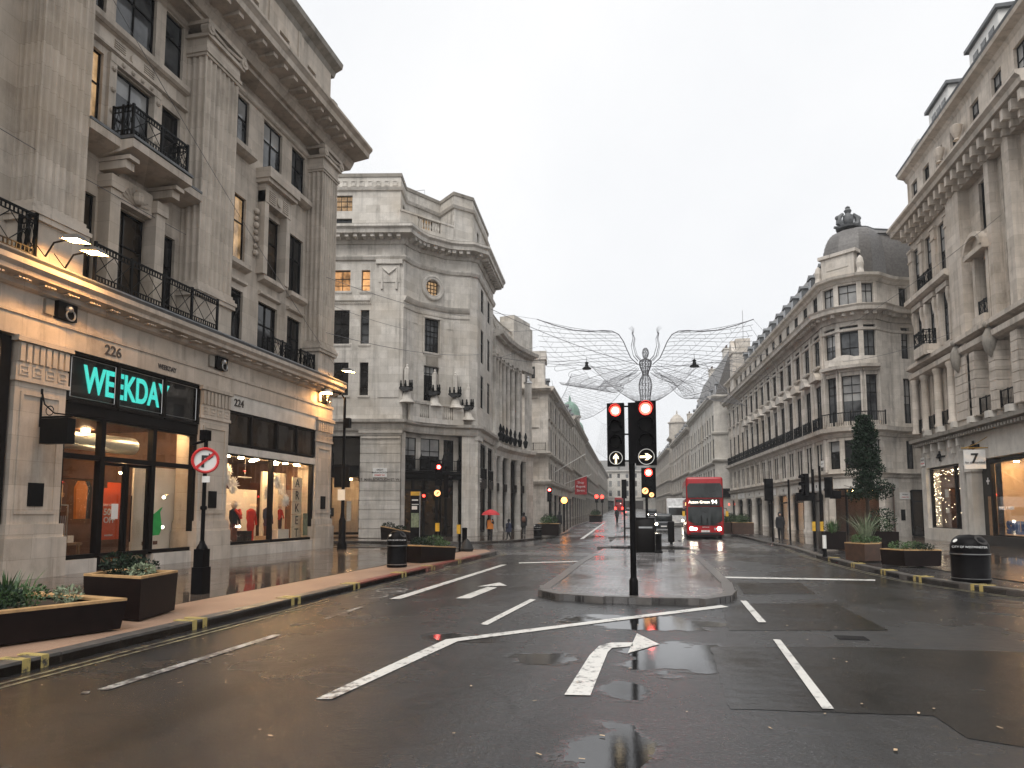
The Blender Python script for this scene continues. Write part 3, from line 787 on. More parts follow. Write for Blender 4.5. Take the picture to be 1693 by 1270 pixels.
for s in (15.85, 16.25): m.tube([F.pt(s,-.75,.15), F.pt(s,-.75,2.0)], .018, 6)
m.tube([F.pt(15.85,-.75,2.0), F.pt(16.25,-.75,2.0)], .018, 6)
for k in range(5): m.tube([F.pt(15.9+.07*k,-.75,.5), F.pt(15.9+.07*k,-.75,1.7)], .01, 4)
o = part(m, 'clothes_rail', 'steel'); o.location.z = 0; tag(o, 'chrome clothes rail behind the left pane of the shop with glowing letters', 'clothes rail')
random.seed(5)
def garment(s, n, z, w, h, mat, label):
    m = MB(); c = [F.pt(s-w*.22,n,z), F.pt(s+w*.22,n,z), F.pt(s+w*.5,n,z-h*.18), F.pt(s+w*.42,n,z-h), F.pt(s-w*.42,n,z-h), F.pt(s-w*.5,n,z-h*.18)]
    m.gprism(c, (-.09, 0, 0)); tag(part(m, 'hanging_garment', mat), label, 'garment')
for i, (s, mt, nm) in enumerate(((16.35,'cloth_brown','dark brown'),(16.55,'ply','camel'),(16.75,'cloth_brown','chestnut'),(17.5,'cloth_orange','rust orange'),(17.7,'cloth_black','black'))):
    garment(s, -1.45-.03*i, 2.75, .42, .95 if i < 3 else 1.15, mt, f'{nm} garment hanging in the shop with glowing letters, number {i+1} from the left')
part(MB().tube([F.pt(16.0,-1.5,2.8), F.pt(18.0,-1.5,2.8)], .015, 6).tube([F.pt(16.0,-1.5,2.8), F.pt(16.0,-1.5,4.6)], .012, 4).tube([F.pt(18.0,-1.5,2.8), F.pt(18.0,-1.5,4.6)], .012, 4), 'hanging_rail', 'iron', L1)
t = thing('display_table', 'wooden display table with folded clothes inside the shop with glowing letters', 'table', F.pt(16.4,-1.2,.11))
part(MB().fbox(F, 15.9, 16.95, -1.5, -.9, .85, .92), 'tabletop', 'wood', t)
for a in (15.95, 16.85):
    for b in (-1.45, -1.0): part(MB().fbox(F, a, a+.07, b, b+.07, .11, .85), 'leg', 'wood', t)
for k, (a, mt) in enumerate(((16.0,'cloth_red'),(16.28,'cloth_navy'),(16.6,'paper_white'))): part(MB().fbox(F, a, a+.2, -1.4, -1.05, .92, 1.02+.05*k), 'folded_clothes', mt, t)
spot(L1, F, 18.2, -.8, 3.0, 'lamp_shop', .06)
t = thing('sale_banner', 'orange banner reading 50% OFF hanging behind the shop door', 'banner', F.pt(18.2,-1.2,1.2))
part(MB().fbox(F, 17.85, 18.62, -1.22, -1.18, .95, 2.55), 'cloth', 'orange_banner', t)
part(MB().fbox(F, 18.4, 18.95, -1.5, -1.46, .95, 2.75), 'cloth', 'orange_banner', t)
for b, sz, z in (('SALE UP TO', .10, 2.02), ('50%', .28, 1.80), ('OFF', .26, 1.55), ('WEEKDAY', .07, 1.08)): put_text(b, sz, 'letter_white', t, F.pt(18.2, -1.165, z), (1,0), 'lettering', .004, .015)
tag(part(MB().gprism([F.pt(18.84+.06*math.sin(k*2.1)+(.42 if 3<=k<=8 else 0), NF+.02, 1.05+[0,.3,.6,.9,.92,.75,.5,.25,.02][k]) for k in range(9)], (.01,0,0)), 'paper_notice', 'green_tape'), 'green paper notice taped inside the right shop pane', 'notice')
tag(part(MB().fbox(F, 17.2, 17.45, NF+.02, NF+.03, 1.6, 2.05), 'paper_notice', 'sign_white'), 'white paper notice on the glass shop door', 'notice')
for i, z in enumerate((1.35, 2.35)):
    t = thing('wall_light', ['lower', 'upper'][i]+' small white tube light on the pale panel in the shop window', 'light', F.pt(20.15,-.94,z))
    part(MB().tube([F.pt(20.3,-.9,z), F.pt(19.98,-.7,z-.05)], .055, 8), 'tube', 'sign_white', t); part(MB().tube([F.pt(19.975,-.697,z-.051), F.pt(19.955,-.684,z-.053)], .045, 8), 'lens', 'lamp_cool', t)
part(MB().fbox(F, 19.35, 19.55, -.945, -.93, .72, .84).fbox(F, 19.6, 19.8, -.945, -.93, .72, .84).fbox(F, 19.85, 20.05, -.945, -.93, .72, .84), 'socket_plates', 'cloth_brown', L1)
# ---- shop two
part(MB().fbox(F, 22.35, 28.9, -.9, -.02, 5.62, 6.24), 'shop_fascia', 'stone_white', L1)
put_text('224', .40, 'letter_black', L1, F.pt(22.95, -.005, 5.93), (1,0), 'street_number', .012, .008)
part(MB().fbox(F, 22.35, 28.9, -1.0, NF-.06, 4.2, 5.62), 'clerestory_back', 'interior_dark', L1)
frame_grid(L1, F, 22.42, 28.85, 4.36, 5.58, NF+.06, [23.9, 25.75, 27.3], [], .06, 'frame_dark', 'glass_brown')
part(MB().fbox(F, 22.35, 28.9, -1.0, NF+.18, 4.0, 4.28), 'shop_beam', 'stone_white', L1)
frame_grid(L1, F, 22.42, 28.85, .62, 4.0, NF, [25.55], [], .06)
part(MB().fbox(F, 22.35, 28.9, -1.0, NF+.2, .1, .56), 'stallriser', 'stone_grey', L1)
shop_room(L1, F, 22.3, 29.0, NF-.1, -5.2, .5, 4.1, 'interior_brown', 'interior_white')
part(MB().fbox(F, 22.6, 26.6, -1.6, -1.5, .5, 2.75).fbox(F, 27.0, 28.9, -1.6, -1.5, .5, 3.6), 'backdrop_panel', 'interior_white', L1)
part(MB().fbox(F, 22.3, 29.0, -5.15, -5.05, 2.6, 4.1), 'dark_back', 'interior_dark', L1)
for s, n in ((22.9,-.42),(23.8,-.42),(24.8,-.42),(26.1,-.42),(27.0,-.42),(27.9,-.42),(23.4,-1.0),(25.4,-1.0),(27.2,-1.0),(25,-2.6)): spot(L1, F, s, n, 3.9, 'lamp_shop', .11)
spot(L1, F, 28.1, NF-.2, 3.88, 'lamp_shop', .05)
t = thing('window_banner', 'tall plywood panel with five black letters in the shop window', 'banner', F.pt(28.2, NF-.25, .7))
for i, ch in enumerate('ARKET'):
    z = 3.1-.56*i; part(MB().fbox(F, 27.72, 28.55, NF-.3, NF-.26, z-.27, z+.27), 'panel', 'pale_ply', t); put_text(ch, .55, 'letter_black', t, F.pt(28.13, NF-.25, z), (1,0), 'letter', .006)
part(MB().fbox(F, 27.72, 28.55, NF-.3, NF-.26, .62, .58+.0), 'panel_foot', 'ply', t)
tag(part(MB().fbox(F, 28.35, 28.75, NF-.06, NF-.05, .75, 1.75), 'paper_notice', 'leaf_pale'), 'pale green notice low in the lettered shop window', 'notice')
def mannequin(s, n, z, h, top, legs, label, head=True):
    t = thing('mannequin', label, 'mannequin', F.pt(s, n, z), 'mannequins in the lettered shop window'); c = F.pt(s, n, z)
    part(MB().lathe((c[0], c[1], z+.02), [(.13*h/1.8,0),(.17*h/1.8,.15*h),(.16*h/1.8,.3*h),(.20*h/1.8,.46*h)], 10, sx=.75, sy=1.), 'trousers', legs, t, True)
    m = MB().lathe((c[0], c[1], z), [(.21*h/1.8,.40*h),(.19*h/1.8,.56*h),(.24*h/1.8,.74*h),(.22*h/1.8,.80*h),(.07*h/1.8,.845*h)], 12, sx=.6, sy=1.)
    for q in (-1, 1): m.tube([(c[0], c[1]+q*.21*h/1.8, z+.79*h), (c[0]+.03, c[1]+q*.29*h/1.8, z+.62*h), (c[0]+.10, c[1]+q*.25*h/1.8, z+.45*h)], [.07*h/1.8,.06*h/1.8,.045*h/1.8], 8)
    part(m, 'top', top, t, True)
    if head: part(MB().sphere((c[0], c[1], z+.925*h), .075*h, 10, 8, 1.25).tube([(c[0],c[1],z+.82*h),(c[0],c[1],z+.88*h)], .045, 8), 'head', 'mannequin', t, True)
    part(MB().lathe((c[0],c[1],z), [(.2,0),(.2,.02)], 12), 'base', 'steel', t)
mannequin(24.1, -.85, .5, 1.72, 'cloth_black', 'cloth_brown', 'mannequin in black jacket and brown trousers with a red and white scarf')
mannequin(25.15, -.8, .5, 1.72, 'cloth_red', 'cloth_red', 'mannequin in a long orange red coat in the shop window', False)
mannequin(26.5, -.9, .5, 1.78, 'cloth_navy', 'cloth_brown', 'tall mannequin in navy coat beside the window mullion', False)
mannequin(27.25, -.75, 1.05, 1.05, 'cloth_red', 'cloth_black', 'small child mannequin in orange jacket standing on a white box', True)
c = F.pt(24.1, -.62, 1.75); tag(part(MB().tube([(c[0]-.1,c[1]-.15,1.9),(c[0]+.02,c[1]-.05,1.72),(c[0]+.05,c[1]+.06,1.55)], .06, 6).tube([(c[0]-.1,c[1]+.15,1.9),(c[0]+.04,c[1]+.05,1.68)], .06, 6), 'scarf', 'cloth_red'), 'red scarf on the black jacketed mannequin', 'scarf')
for i, (a, b, zt) in enumerate(((22.7,23.3,.75),(24.5,24.8,1.05),(26.7,27.6,1.05),(25.9,26.2,.8))):
    tag(part(MB().fbox(F, a, b, -1.1, -.5, .5, zt), 'display_box', ['interior_white','cloth_black','interior_white','ply'][i]), ['low white display box at the left end of the lettered shop window','black narrow display box beside the orange coat','white display box carrying the child mannequin','wooden display box at the feet of the navy coat'][i], 'display box')
def flower(s, n, z, r, i, where):
    t = thing('paper_flower', f'{where} pleated paper star in the lettered shop window', 'paper star', F.pt(s, n, z), 'paper stars'); c = Vector(F.pt(s, n, z))
    m = MB(); k = 22; rnd = random.Random(i)
    for j in range(k*2):
        a = 2*math.pi*j/(k*2); q = r*(rnd.uniform(.82,1.)); d = Vector((rnd.uniform(.02,.32)*r, math.cos(a)*q, math.sin(a)*q)); p = Vector((0,-math.sin(a), math.cos(a)))*r*.09
        m.add([c+Vector((.06,0,0)), c+d*.6+p, c+d, c+d*.6-p, c+Vector((-.05,0,0))+d*.5], [(0,1,2),(0,2,3),(4,1,2),(4,2,3)])
    part(m, 'petals', 'paper_white', t); part(MB().tube([c+Vector((0,0,r*.9)), (c.x, c.y, 4.0)], .006, 4), 'string', 'iron', t)
for i, (s, z, r, w) in enumerate(((22.95,3.05,.36,'lowest left large'),(23.2,3.4,.30,'upper left small'),(23.65,2.85,.40,'second large'),(26.45,3.1,.36,'upper right'),(26.0,2.6,.42,'largest right hand'),(27.15,2.8,.32,'smaller far right'),(27.15,2.3,.34,'lowest right'))): flower(s, -.5-.1*(i%3), z, r, i, w)
c = F.pt(24.35, -.6, 3.15); tag(part(MB().lathe(c, [(.02,0),(.45,.03),(.43,.06),(.02,.05)], 18, sx=.25, sy=1.).tube([(c[0],c[1],3.1),(c[0],c[1],4.0)], .006, 4), 'paper_disc', 'paper_white'), 'round white paper disc hanging left of the window mullion', 'decoration')
t = thing('flocked_tree', 'white frosted little tree at the left end of the lettered shop window', 'tree', F.pt(22.85, -.6, .5)); c = F.pt(22.85, -.6, .5)
part(MB().tube([c, (c[0],c[1],2.3)], .03, 6), 'trunk', 'bark', t)
m = MB(); rnd = random.Random(4)
for i in range(420):
    z = rnd.uniform(.1, 1.95); r = (2.05-z)*.24*math.sqrt(rnd.random()); a = rnd.uniform(0, 6.28); p = Vector((c[0]+r*math.cos(a), c[1]+r*math.sin(a), c[2]+z)); u = Vector((rnd.uniform(-1,1), rnd.uniform(-1,1), rnd.uniform(-1,1)))*.07; v = Vector((rnd.uniform(-1,1), rnd.uniform(-1,1), rnd.uniform(-1,1)))*.05
    m.add([p-u, p+v, p+u, p-v], [(0,1,2,3)])
part(m, 'crown', 'paper_white', t)
# neighbouring shop at the edge of the picture
frame_grid(L1, F, 7.1, 13.55, .5, 6.2, NF, [10.2], [4.4], .14, 'frame_dark', 'shop_glass')
shop_room(L1, F, 6.9, 13.8, NF-.12, -5, .11, 6.2); spot(L1, F, 12.6, -1.4, 5.9, 'lamp_shop', .16); spot(L1, F, 10, -2, 5.9, 'lamp_shop', .16)
part(MB().fbox(F, S0, 5.3, -1, 0, .1, 6.24), 'wall', ST, L1)
# ---- upper floors: bay walls between the pilasters
core = MB().fbox(F, S0, S1-.05, -14, -1.35, 8.2, 24.5).fbox(F, S0, S1-.05, -14, -7.6, 0, 8.2).fbox(F, S1-.5, S1-.05, -7.6, -.9, .05, 8.2); part(core, 'core', ST, L1)
facade(L1, F, S0, 13.95, 8.1, 19.6, [(9.0,8.5,1.3,2.8),(11.6,8.5,1.5,2.8),(9.0,13.4,1.3,2.4),(11.6,13.4,1.5,2.4)], ST, WN)
lit = dict(gm='glass_lit_pale')
facade(L1, F, 15.5, 20.3, 8.1, 19.6, [(16.2,8.5,.95,2.8,dict(cols=1,gm='glass_brown')),(17.9,8.5,1.6,2.85,dict(gm='glass_brown')),(19.65,8.5,.9,2.8,dict(cols=1)),
    (16.2,13.35,.95,2.5,dict(cols=1,gm='glass_lit_pale',rows=(.6,))),(17.9,13.2,1.6,2.5,dict(gm='glass_mid',rows=(.4,))),(19.65,13.35,.9,2.4,dict(cols=1)),
    (16.2,17.1,.95,2.1,dict(cols=1)),(17.9,17.1,1.7,2.1,dict(gm='glass_mid')),(19.65,17.1,.9,2.1,dict(cols=1,gm='glass_mid'))], ST, WN, .16)
facade(L1, F, 22.2, 28.9, 8.1, 19.6, [(s, z, w, h, dict(gm=g)) for s, w in ((23.5,1.2),(25.9,1.45),(28.05,1.2)) for z, h, g in ((8.3,2.4,'glass_dark'),(11.85,2.75,'glass_lit_pale' if s == 23.5 else ('glass_brown' if s == 25.9 else 'glass_dark')),(16.6,2.15,'glass_mid'))], ST, WN, .16)
# surrounds, hoods, brackets
for s in (17.9,):
    m = MB()
    for q in (-1, 1): m.fbox(F, s+q*.95-.2, s+q*.95+.2, WN, -.35, 8.2, 11.6).fbox(F, s+q*.95-.26, s+q*.95+.26, WN, -.28, 11.6, 12.0)
    m.fbox(F, s-.72, s+.72, WN, -.5, 11.4, 12.2); part(m, 'window_surround', ST, L1)
    m = MB()
    for k in range(9): a = math.pi*(k+.5)/9; m.tube([F.pt(s, -.48, 11.55), F.pt(s+.55*math.cos(a), -.48, 11.55+.5*math.sin(a))], .03, 4)
    m.sphere(F.pt(s, -.4, 11.75), .2, 8, 6, 1.2); part(m, 'shell_ornament', ST, L1)
line(L1, F, 15.5, 20.3, BAND(12.55,.85,.42), 'balcony_ledge', ST, WN); line(L1, F, 16.6, 19.2, BAND(12.53,1.3,.42), 'balcony_slab', ST, WN)
line(L1, F, 15.5, 20.3, [(0,12.99),(.87,12.98),(.87,13.06),(0,13.08)], 'lead_flashing', 'lead', WN); line(L1, F, 16.58, 19.22, [(.86,12.98),(1.34,12.98),(1.34,13.06),(.86,13.08)], 'lead_flashing', 'lead', WN)
m = MB()
for s in (16.9, 18.9): m.fbox(F, s-.17, s+.17, WN, .15, 12.15, 12.53).fbox(F, s-.2, s+.2, WN, .3, 12.4, 12.53)
part(m, 'console_bracket', ST, L1)
railing(L1, F, 16.7, 19.1, .36, 13.07, 1.0, 'cross', .7)
m = MB()
for s in (16.95, 18.85): m.fbox(F, s-.14, s+.14, WN, WN+.12, 13.1, 15.75)
m.fbox(F, 16.81, 18.99, WN, WN+.14, 15.75, 16.0)
for s in (16.95, 18.85):
    for k in range(4): m.sphere(F.pt(s, WN+.13, 13.5+k*.68), .09, 8, 5)
for k in range(4): m.sphere(F.pt(17.3+k*.4, WN+.15, 15.87), .08, 8, 5)
part(m, 'window_surround', ST, L1)
line(L1, F, 15.5, 20.3, BAND(16.7,.2,.3), 'string_course', ST, WN); line(L1, F, 15.5, 20.3, BAND(16.08,.14,.12), 'string_course', ST, WN)
m = MB()
for k in range(6): m.fbox(F, 17.05, 17.5, WN, WN+.04, 16.2+.075*k, 16.235+.075*k).fbox(F, 18.3, 18.75, WN, WN+.04, 16.2+.075*k, 16.235+.075*k)
m.tube([F.pt(17.9,WN,16.4), F.pt(17.9,WN+.08,16.4)], .21, 16)
part(m, 'roundel_panel', ST, L1)
# bay two details
for s, w in ((23.5,.95),(25.9,1.2),(28.0,.95)):
    line(L1, F, s-w/2-.25, s+w/2+.25, BAND(11.5,.3,.3), 'sill', ST, WN); line(L1, F, s-w/2-.2, s+w/2+.2, BAND(10.95,.16,.16), 'window_hood', ST, WN)
    if s != 25.9: line(L1, F, s-w/2-.25, s+w/2+.25, BAND(16.2,.4,.34), 'sill', ST, WN)
m = MB()
for q in (-1, 1): m.fbox(F, 25.9+q*.85-.15, 25.9+q*.85+.15, WN, -.45, 11.8, 15.4)
m.fbox(F, 24.9, 26.9, WN, -.42, 14.9, 15.7).fbox(F, 24.75, 27.05, WN, -.2, 15.7, 15.86).fbox(F, 24.7, 27.1, WN, -.1, 15.86, 16.3); part(m, 'aedicule', ST, L1)
m = MB()
for k in range(6): m.fbox(F, 25.15, 25.6, -.42, -.38, 15.0+.09*k, 15.045+.09*k).fbox(F, 26.2, 26.65, -.42, -.38, 15.0+.09*k, 15.045+.09*k)
m.tube([F.pt(25.9,-.42,15.25), F.pt(25.9,-.36,15.25)], .2, 14); part(m, 'roundel_panel', ST, L1)
for s in (25.05, 26.95):
    m = MB()
    for k in range(7): m.sphere(F.pt(s-.32 if s < 26 else s-.05, WN+.08, 12.6+.3*k), .1 if k % 2 else .13, 7, 5)
    part(m, 'carved_drop', ST, L1)
for s0, s1 in ((25.2,26.6),(27.4,28.6)): railing(L1, F, s0, s1, -.05, 8.14, .95, 'cross', .5)
line(L1, F, 22.2, 28.9, BAND(18.85,.12,.2), 'string_course', ST, WN); line(L1, F, 15.5, 20.3, BAND(19.25,.12,.3), 'string_course', ST, WN)
# long iron balustrade on the cornice
railing(L1, F, 15.55, 20.9, .4, 8.16, 1.15, 'cross'); railing(L1, F, 8.0, 13.7, .4, 8.16, 1.15, 'cross', .5)
# dark bracket lamp in the gap behind pilaster two
m = MB(); c = F.pt(22.75, -.35, 9.3); m.lathe(c, [(.03,-.9),(.05,-.3),(.12,.0),(.3,.35),(.26,.7),(.34,.8),(.05,1.0)], 8); part(m, 'wall_lantern', 'iron', L1, True)
# pilasters
for a, b in PIL + [PIL0]:
    rings(L1, F, a, b, WN, 0, [(8.1,8.35,.05),(8.35,9.35,.03),(9.35,9.5,.12),(9.5,9.62,.16),(9.62,9.74,.1),(9.74,9.86,.05)], 'pilaster_base', ST)
    fluted(L1, F, a, b, WN, 0, 9.86, 18.2, ST, 7 if b-a > 1.5 else 6)
    rings(L1, F, a, b, WN, 0, [(18.2,18.3,.04),(18.3,18.42,.09),(18.42,18.85,.03)], 'pilaster_capital', ST)
    m = MB().fbox(F, a-.14, b+.14, WN, .16, 18.85, 18.98)
    for q in (a-.05, b+.05):
        m.tube([F.pt(q, -.1, 19.12), F.pt(q, .22, 19.12)], .2, 12); m.tube([F.pt(q, .2, 19.12), F.pt(q, .26, 19.12)], .09, 8)
    m.tube([F.pt(a, .12, 19.18), F.pt((a+b)/2, .14, 19.06), F.pt(b, .12, 19.18)], .07, 6)
    m.fbox(F, a-.18, b+.18, WN, .18, 19.3, 19.44); part(m, 'pilaster_volutes', ST, L1)
# top entablature and main cornice
part(MB().fbox(F, S0, S1, -1.3, -.12, 19.44, 19.62), 'architrave', ST, L1)
for a, b in PIL: rings(L1, F, a, b, WN, .06, [(19.44,19.95,.0)], 'frieze_block', ST)
line(L1, F, S0, S1+1.25, [(-.6,19.6),(.05,19.6),(.2,19.82),(.28,20.0),(1.1,20.12),(1.14,20.34),(1.3,20.5),(1.3,20.62),(-.6,20.72)], 'main_cornice', ST)
for i in range(36): s = S0+.4+.76*i; part(MB().fbox(F, s-.15, s+.15, .22, .95, 19.93, 20.08), 'mutule', ST, L1)
# attic
facade(L1, F, S0, S1-.1, 20.6, 24.2, [(s, 21.6, .8, 1.5, dict(cols=1, rows=(.5,))) for s in (17,19,21.3,23.6,26.0,28.4)], ST, -.45, .35)
for s in (15.9,18,20.1,22.4,24.8,27.2): part(MB().fbox(F, s-.12, s+.12, -.45, -.38, 20.7, 24.1), 'attic_pilaster', ST, L1)
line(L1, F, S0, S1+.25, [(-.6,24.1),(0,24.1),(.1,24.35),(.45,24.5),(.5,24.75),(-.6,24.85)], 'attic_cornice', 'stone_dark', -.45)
m = MB().fbox(F, 29.75, 30.25, -.5, .1, 20.7, 21.0).lathe(F.pt(30.0,-.2,21.0), [(.2,0),(.28,.3),(.33,.8),(.25,1.1),(.3,1.25),(.1,1.5)], 10); part(m, 'urn', 'stone_dark', L1, True)
part(MB().fbox(F, S0, S1, -14, -.5, 24.85, 25.0), 'roof', 'lead', L1)
# ---- things fixed to the front
def floodlight(s, z, label, tilt=1):
    t = thing('floodlight', label, 'floodlight', F.pt(s, .5, z), 'floodlights on the cornice of the left building'); c = Vector(F.pt(s, 1.15, z+.42))
    part(MB().tube([F.pt(s-.1,.35,z), F.pt(s-.1,.6,z+.35), F.pt(s,1.0,z+.45)], .025, 6).tube([F.pt(s-.1,.35,z), F.pt(s-.4,.3,z+.3)], .015, 4), 'bracket', 'iron', t)
    m = MB(); m.add([c+Vector(q) for q in ((-.3,-.2,0),(-.3,.2,0),(.3,.24,-.08),(.3,-.24,-.08),(-.22,-.1,.13),(-.22,.1,.13),(.15,.12,.1),(.15,-.12,.1))], [(4,5,6,7),(0,1,5,4),(1,2,6,5),(2,3,7,6),(3,0,4,7)]); part(m, 'housing', 'steel', t)
    m = MB(); m.add([c+Vector(q) for q in ((-.27,-.17,.012),(-.27,.17,.012),(.27,.21,-.062),(.27,-.21,-.062))], [(0,1,2,3)]); part(m, 'lens', 'flood', t)
floodlight(14.15, 8.35, 'lit sodium floodlight at the left end of the iron balustrade, upper of the pair'); floodlight(14.75, 8.25, 'lit sodium floodlight on the cornice just left of the iron balustrade, lower of the pair')
floodlight(29.7, 8.1, 'lit floodlight at the far end of the left building cornice')
t = thing('hanging_sign', 'dark box sign on a scrolled iron bracket left of the lit shop', 'sign', F.pt(14.6, .0, 4.5))
c = F.pt(14.9, 0, 0)
part(MB().tube([F.pt(14.5,.02,4.0), F.pt(14.5,.02,5.0)], .03, 6).tube([F.pt(14.5,.02,4.95), F.pt(14.5,.12,4.6), F.pt(14.5,.45,4.35), F.pt(14.5,.95,4.28)], .02, 5).tube([F.pt(14.5,.02,4.25), F.pt(14.5,1.0,4.25)], .03, 6).tube([F.pt(14.5,.3+.12*math.cos(a),4.42+.12*math.sin(a)) for a in [k*.5 for k in range(13)]], .014, 4), 'bracket', 'iron', t)
part(MB().fbox(F, 14.38, 14.62, .15, 1.0, 3.55, 4.2), 'sign_box', 'iron', t)
t = thing('hanging_sign', 'small dark sign on a bracket at the far corner pier of the left building', 'sign', F.pt(30.5, .0, 4.2)); G2 = Fr((-15.8,30.55),(0,1),(1,0))
part(MB().tube([G2.pt(.1,.0,3.7), G2.pt(.1,.0,4.7)], .025, 6).tube([G2.pt(.1,.0,4.1), G2.pt(.1,.8,4.1)], .022, 6), 'bracket', 'iron', t); part(MB().fbox(G2, .02, .18, .1, .85, 3.0, 4.0), 'sign_box', 'iron', t)
# ================================================================ left building across the side street
def seg(a, b):
    d = Vector(b)-Vector(a); return Fr(a, d, (d.y, -d.x)), d.length
def onF(F, x, y):
    d = ray(x, y); n = F.n; t = (n.x*F.o.x+n.y*F.o.y)/(n.x*d.x+n.y*d.y); p = Vector((d.x*t, d.y*t))-F.o
    return p.dot(F.d), CH+d.z*t
SP = 'stone_pale'
L2 = thing('curved_corner_building', 'pale stone building with concave corner bay, round window and deep cornice', 'building', (-16, 50, 0))
PA, P1, P2, P3, P4, P5 = (-36,41.5), (-18.1,45.2), (-14.4,49.5), (-13.95,50.1), (-14.6,57.7), (-13.3,68.4)
tt = [0,.08,.17,.3,.7,.83,.92,1]
ch = Vector(P2)-Vector(P1); nrm = Vector((ch.y,-ch.x)).normalized()
ARC = [tuple(Vector(P1)+ch*t-nrm*(.95*4*t*(1-t))) for t in tt]
FA, LA = seg(PA, P1); FS, LS = seg(P3, P4); FC, LC = seg(P4, P5)
top = 20.6
path = [PA]+ARC+[P3, P4]
# left wing
sx = lambda x, y=600: onF(FA, x, y)[0]
w1, w2 = sx(562), sx(602)
facade(L2, FA, 0, LA, 7.3, top, [(s, z, w, h, dict(gm=g, cols=c, rows=(.3,.62), sill=.06)) for s, w, c in ((w1,1.25,2),(w2,.62,1),(w1-3.4,1.25,2),(w1-6.5,1.25,2)) for z, h, g in ((9.75,2.3,'glass_dark'),(13.35,2.4,'glass_mid' if c == 1 else 'glass_dark'),(17.1,1.5,'glass_lit'))], SP)
line(L2, FA, 0, sx(610), BAND(16.3,.12,.3), 'string_course', SP); dentils(L2, FA, LA-6.5, sx(612), 0, 16.18, .07, .1, .1, .14, 'bead_course', SP)
a, b = sx(617), LA
m = MB().fbox(FA, a+.35, b-.25, 0, .045, 9.6, 19.0).fbox(FA, a+.1, b-.1, 0, .2, 19.0, 19.3).fbox(FA, a+.3, b-.3, .045, .09, 17.7, 18.9)
part(m, 'wide_pilaster', SP, L2)
m = MB()
for q in (a+.55, b-.5): m.tube([FA.pt(q,.1,18.75), FA.pt(q,.1,17.2)], [.05,.1], 6)
m.tube([FA.pt(a+.6,.1,18.7), FA.pt((a+b)/2,.14,18.3), FA.pt(b-.55,.1,18.7)], .08, 6); part(m, 'carved_garland', SP, L2)
# ground floor of the wing: shop and rusticated pier
g0, g1 = sx(595, 800), sx(662, 800)
courses(L2, FA, g0, g1, -.9, .12, .0, 7.0, 11, SP)
rings(L2, FA, g0, g1, -.9, .12, [(7.0,7.12,.06),(7.12,7.3,.12)], 'pier_capital', SP)
part(MB().fbox(FA, g0+.05, g1-.05, .1, .2, 6.75, 6.8), 'pier_bead', SP, L2)
part(MB().fbox(FA, 0, g0, -1, .0, 6.95, 7.3), 'lintel', SP, L2)
part(MB().fbox(FA, 0, g0-4.2, -1, 0, 0, 6.95), 'wall', SP, L2)
frame_grid(L2, FA, g0-4.2, g0-.05, .3, 6.9, -.45, [g0-2.2], [4.3], .09, 'frame_dark', 'shop_glass')
part(MB().fbox(FA, g0-4.2, g0, -.6, .35, 4.1, 4.9), 'awning_box', 'iron', L2)
part(MB().fbox(FA, g0-4.2, g0-.06, -.55, -.5, 4.9, 6.85), 'dark_upper_glazing', 'interior_dark', L2)
shop_room(L2, FA, g0-4.2, g0, -.6, -3.2, .05, 4.2, 'interior_wall'); spot(L2, FA, g0-1, -1.3, 4.0, 'lamp_shop', .12); spot(L2, FA, g0-2.6, -1.3, 4.0, 'lamp_shop', .12)
for q in (.9, 1.25): tag(part(MB().fbox(FA, g0-q-.2, g0-q+.1, -.9, -.82, .9+q*.3, 2.6), 'hanging_garment', 'paper_white' if q < 1 else 'wood_rim'), ['pale', 'tan'][q > 1]+' garment hanging in the shop across the side street', 'garment')
t = thing('sale_poster', 'black poster reading SALE in the shop window across the side street', 'poster', FA.pt(g0-3.3,-.4,1.5)); part(MB().fbox(FA, g0-3.1, g0-1.9, -.38, -.35, 1.5, 2.1), 'board', 'letter_black', t); put_text('SALE', .42, 'letter_white', t, FA.pt(g0-2.55, -.34, 1.8), FA.n, 'lettering', .004, .01)
put_text('50%', .5, 'letter_white', t, FA.pt(g0-2.5, -.34, 1.05), FA.n, 'lettering', .004, .02)
put_text('GT. MARLBOROUGH ST. W.1', .27, 'letter_dark', L2, FA.pt((g0+g1)/2+.0, .135, 3.93), FA.n, 'carved_name', .008, .004, .88)
t = thing('street_sign', 'white street nameplate on the rusticated pier reading GREAT MARLBOROUGH STREET', 'street sign', FA.pt((g0+g1)/2,.13,4.4)); part(MB().fbox(FA, (g0+g1)/2-.5, (g0+g1)/2+.5, .135, .16, 4.25, 4.9), 'plate', 'sign_white', t)
for tx, z, sz, c in (('GREAT', 4.76, .15, 'letter_black'), ('MARLBOROUGH', 4.58, .15, 'letter_black'), ('STREET W1', 4.38, .15, 'sign_red')): put_text(tx, sz, c, t, FA.pt((g0+g1)/2, .165, z), FA.n, 'lettering', .003, .01)
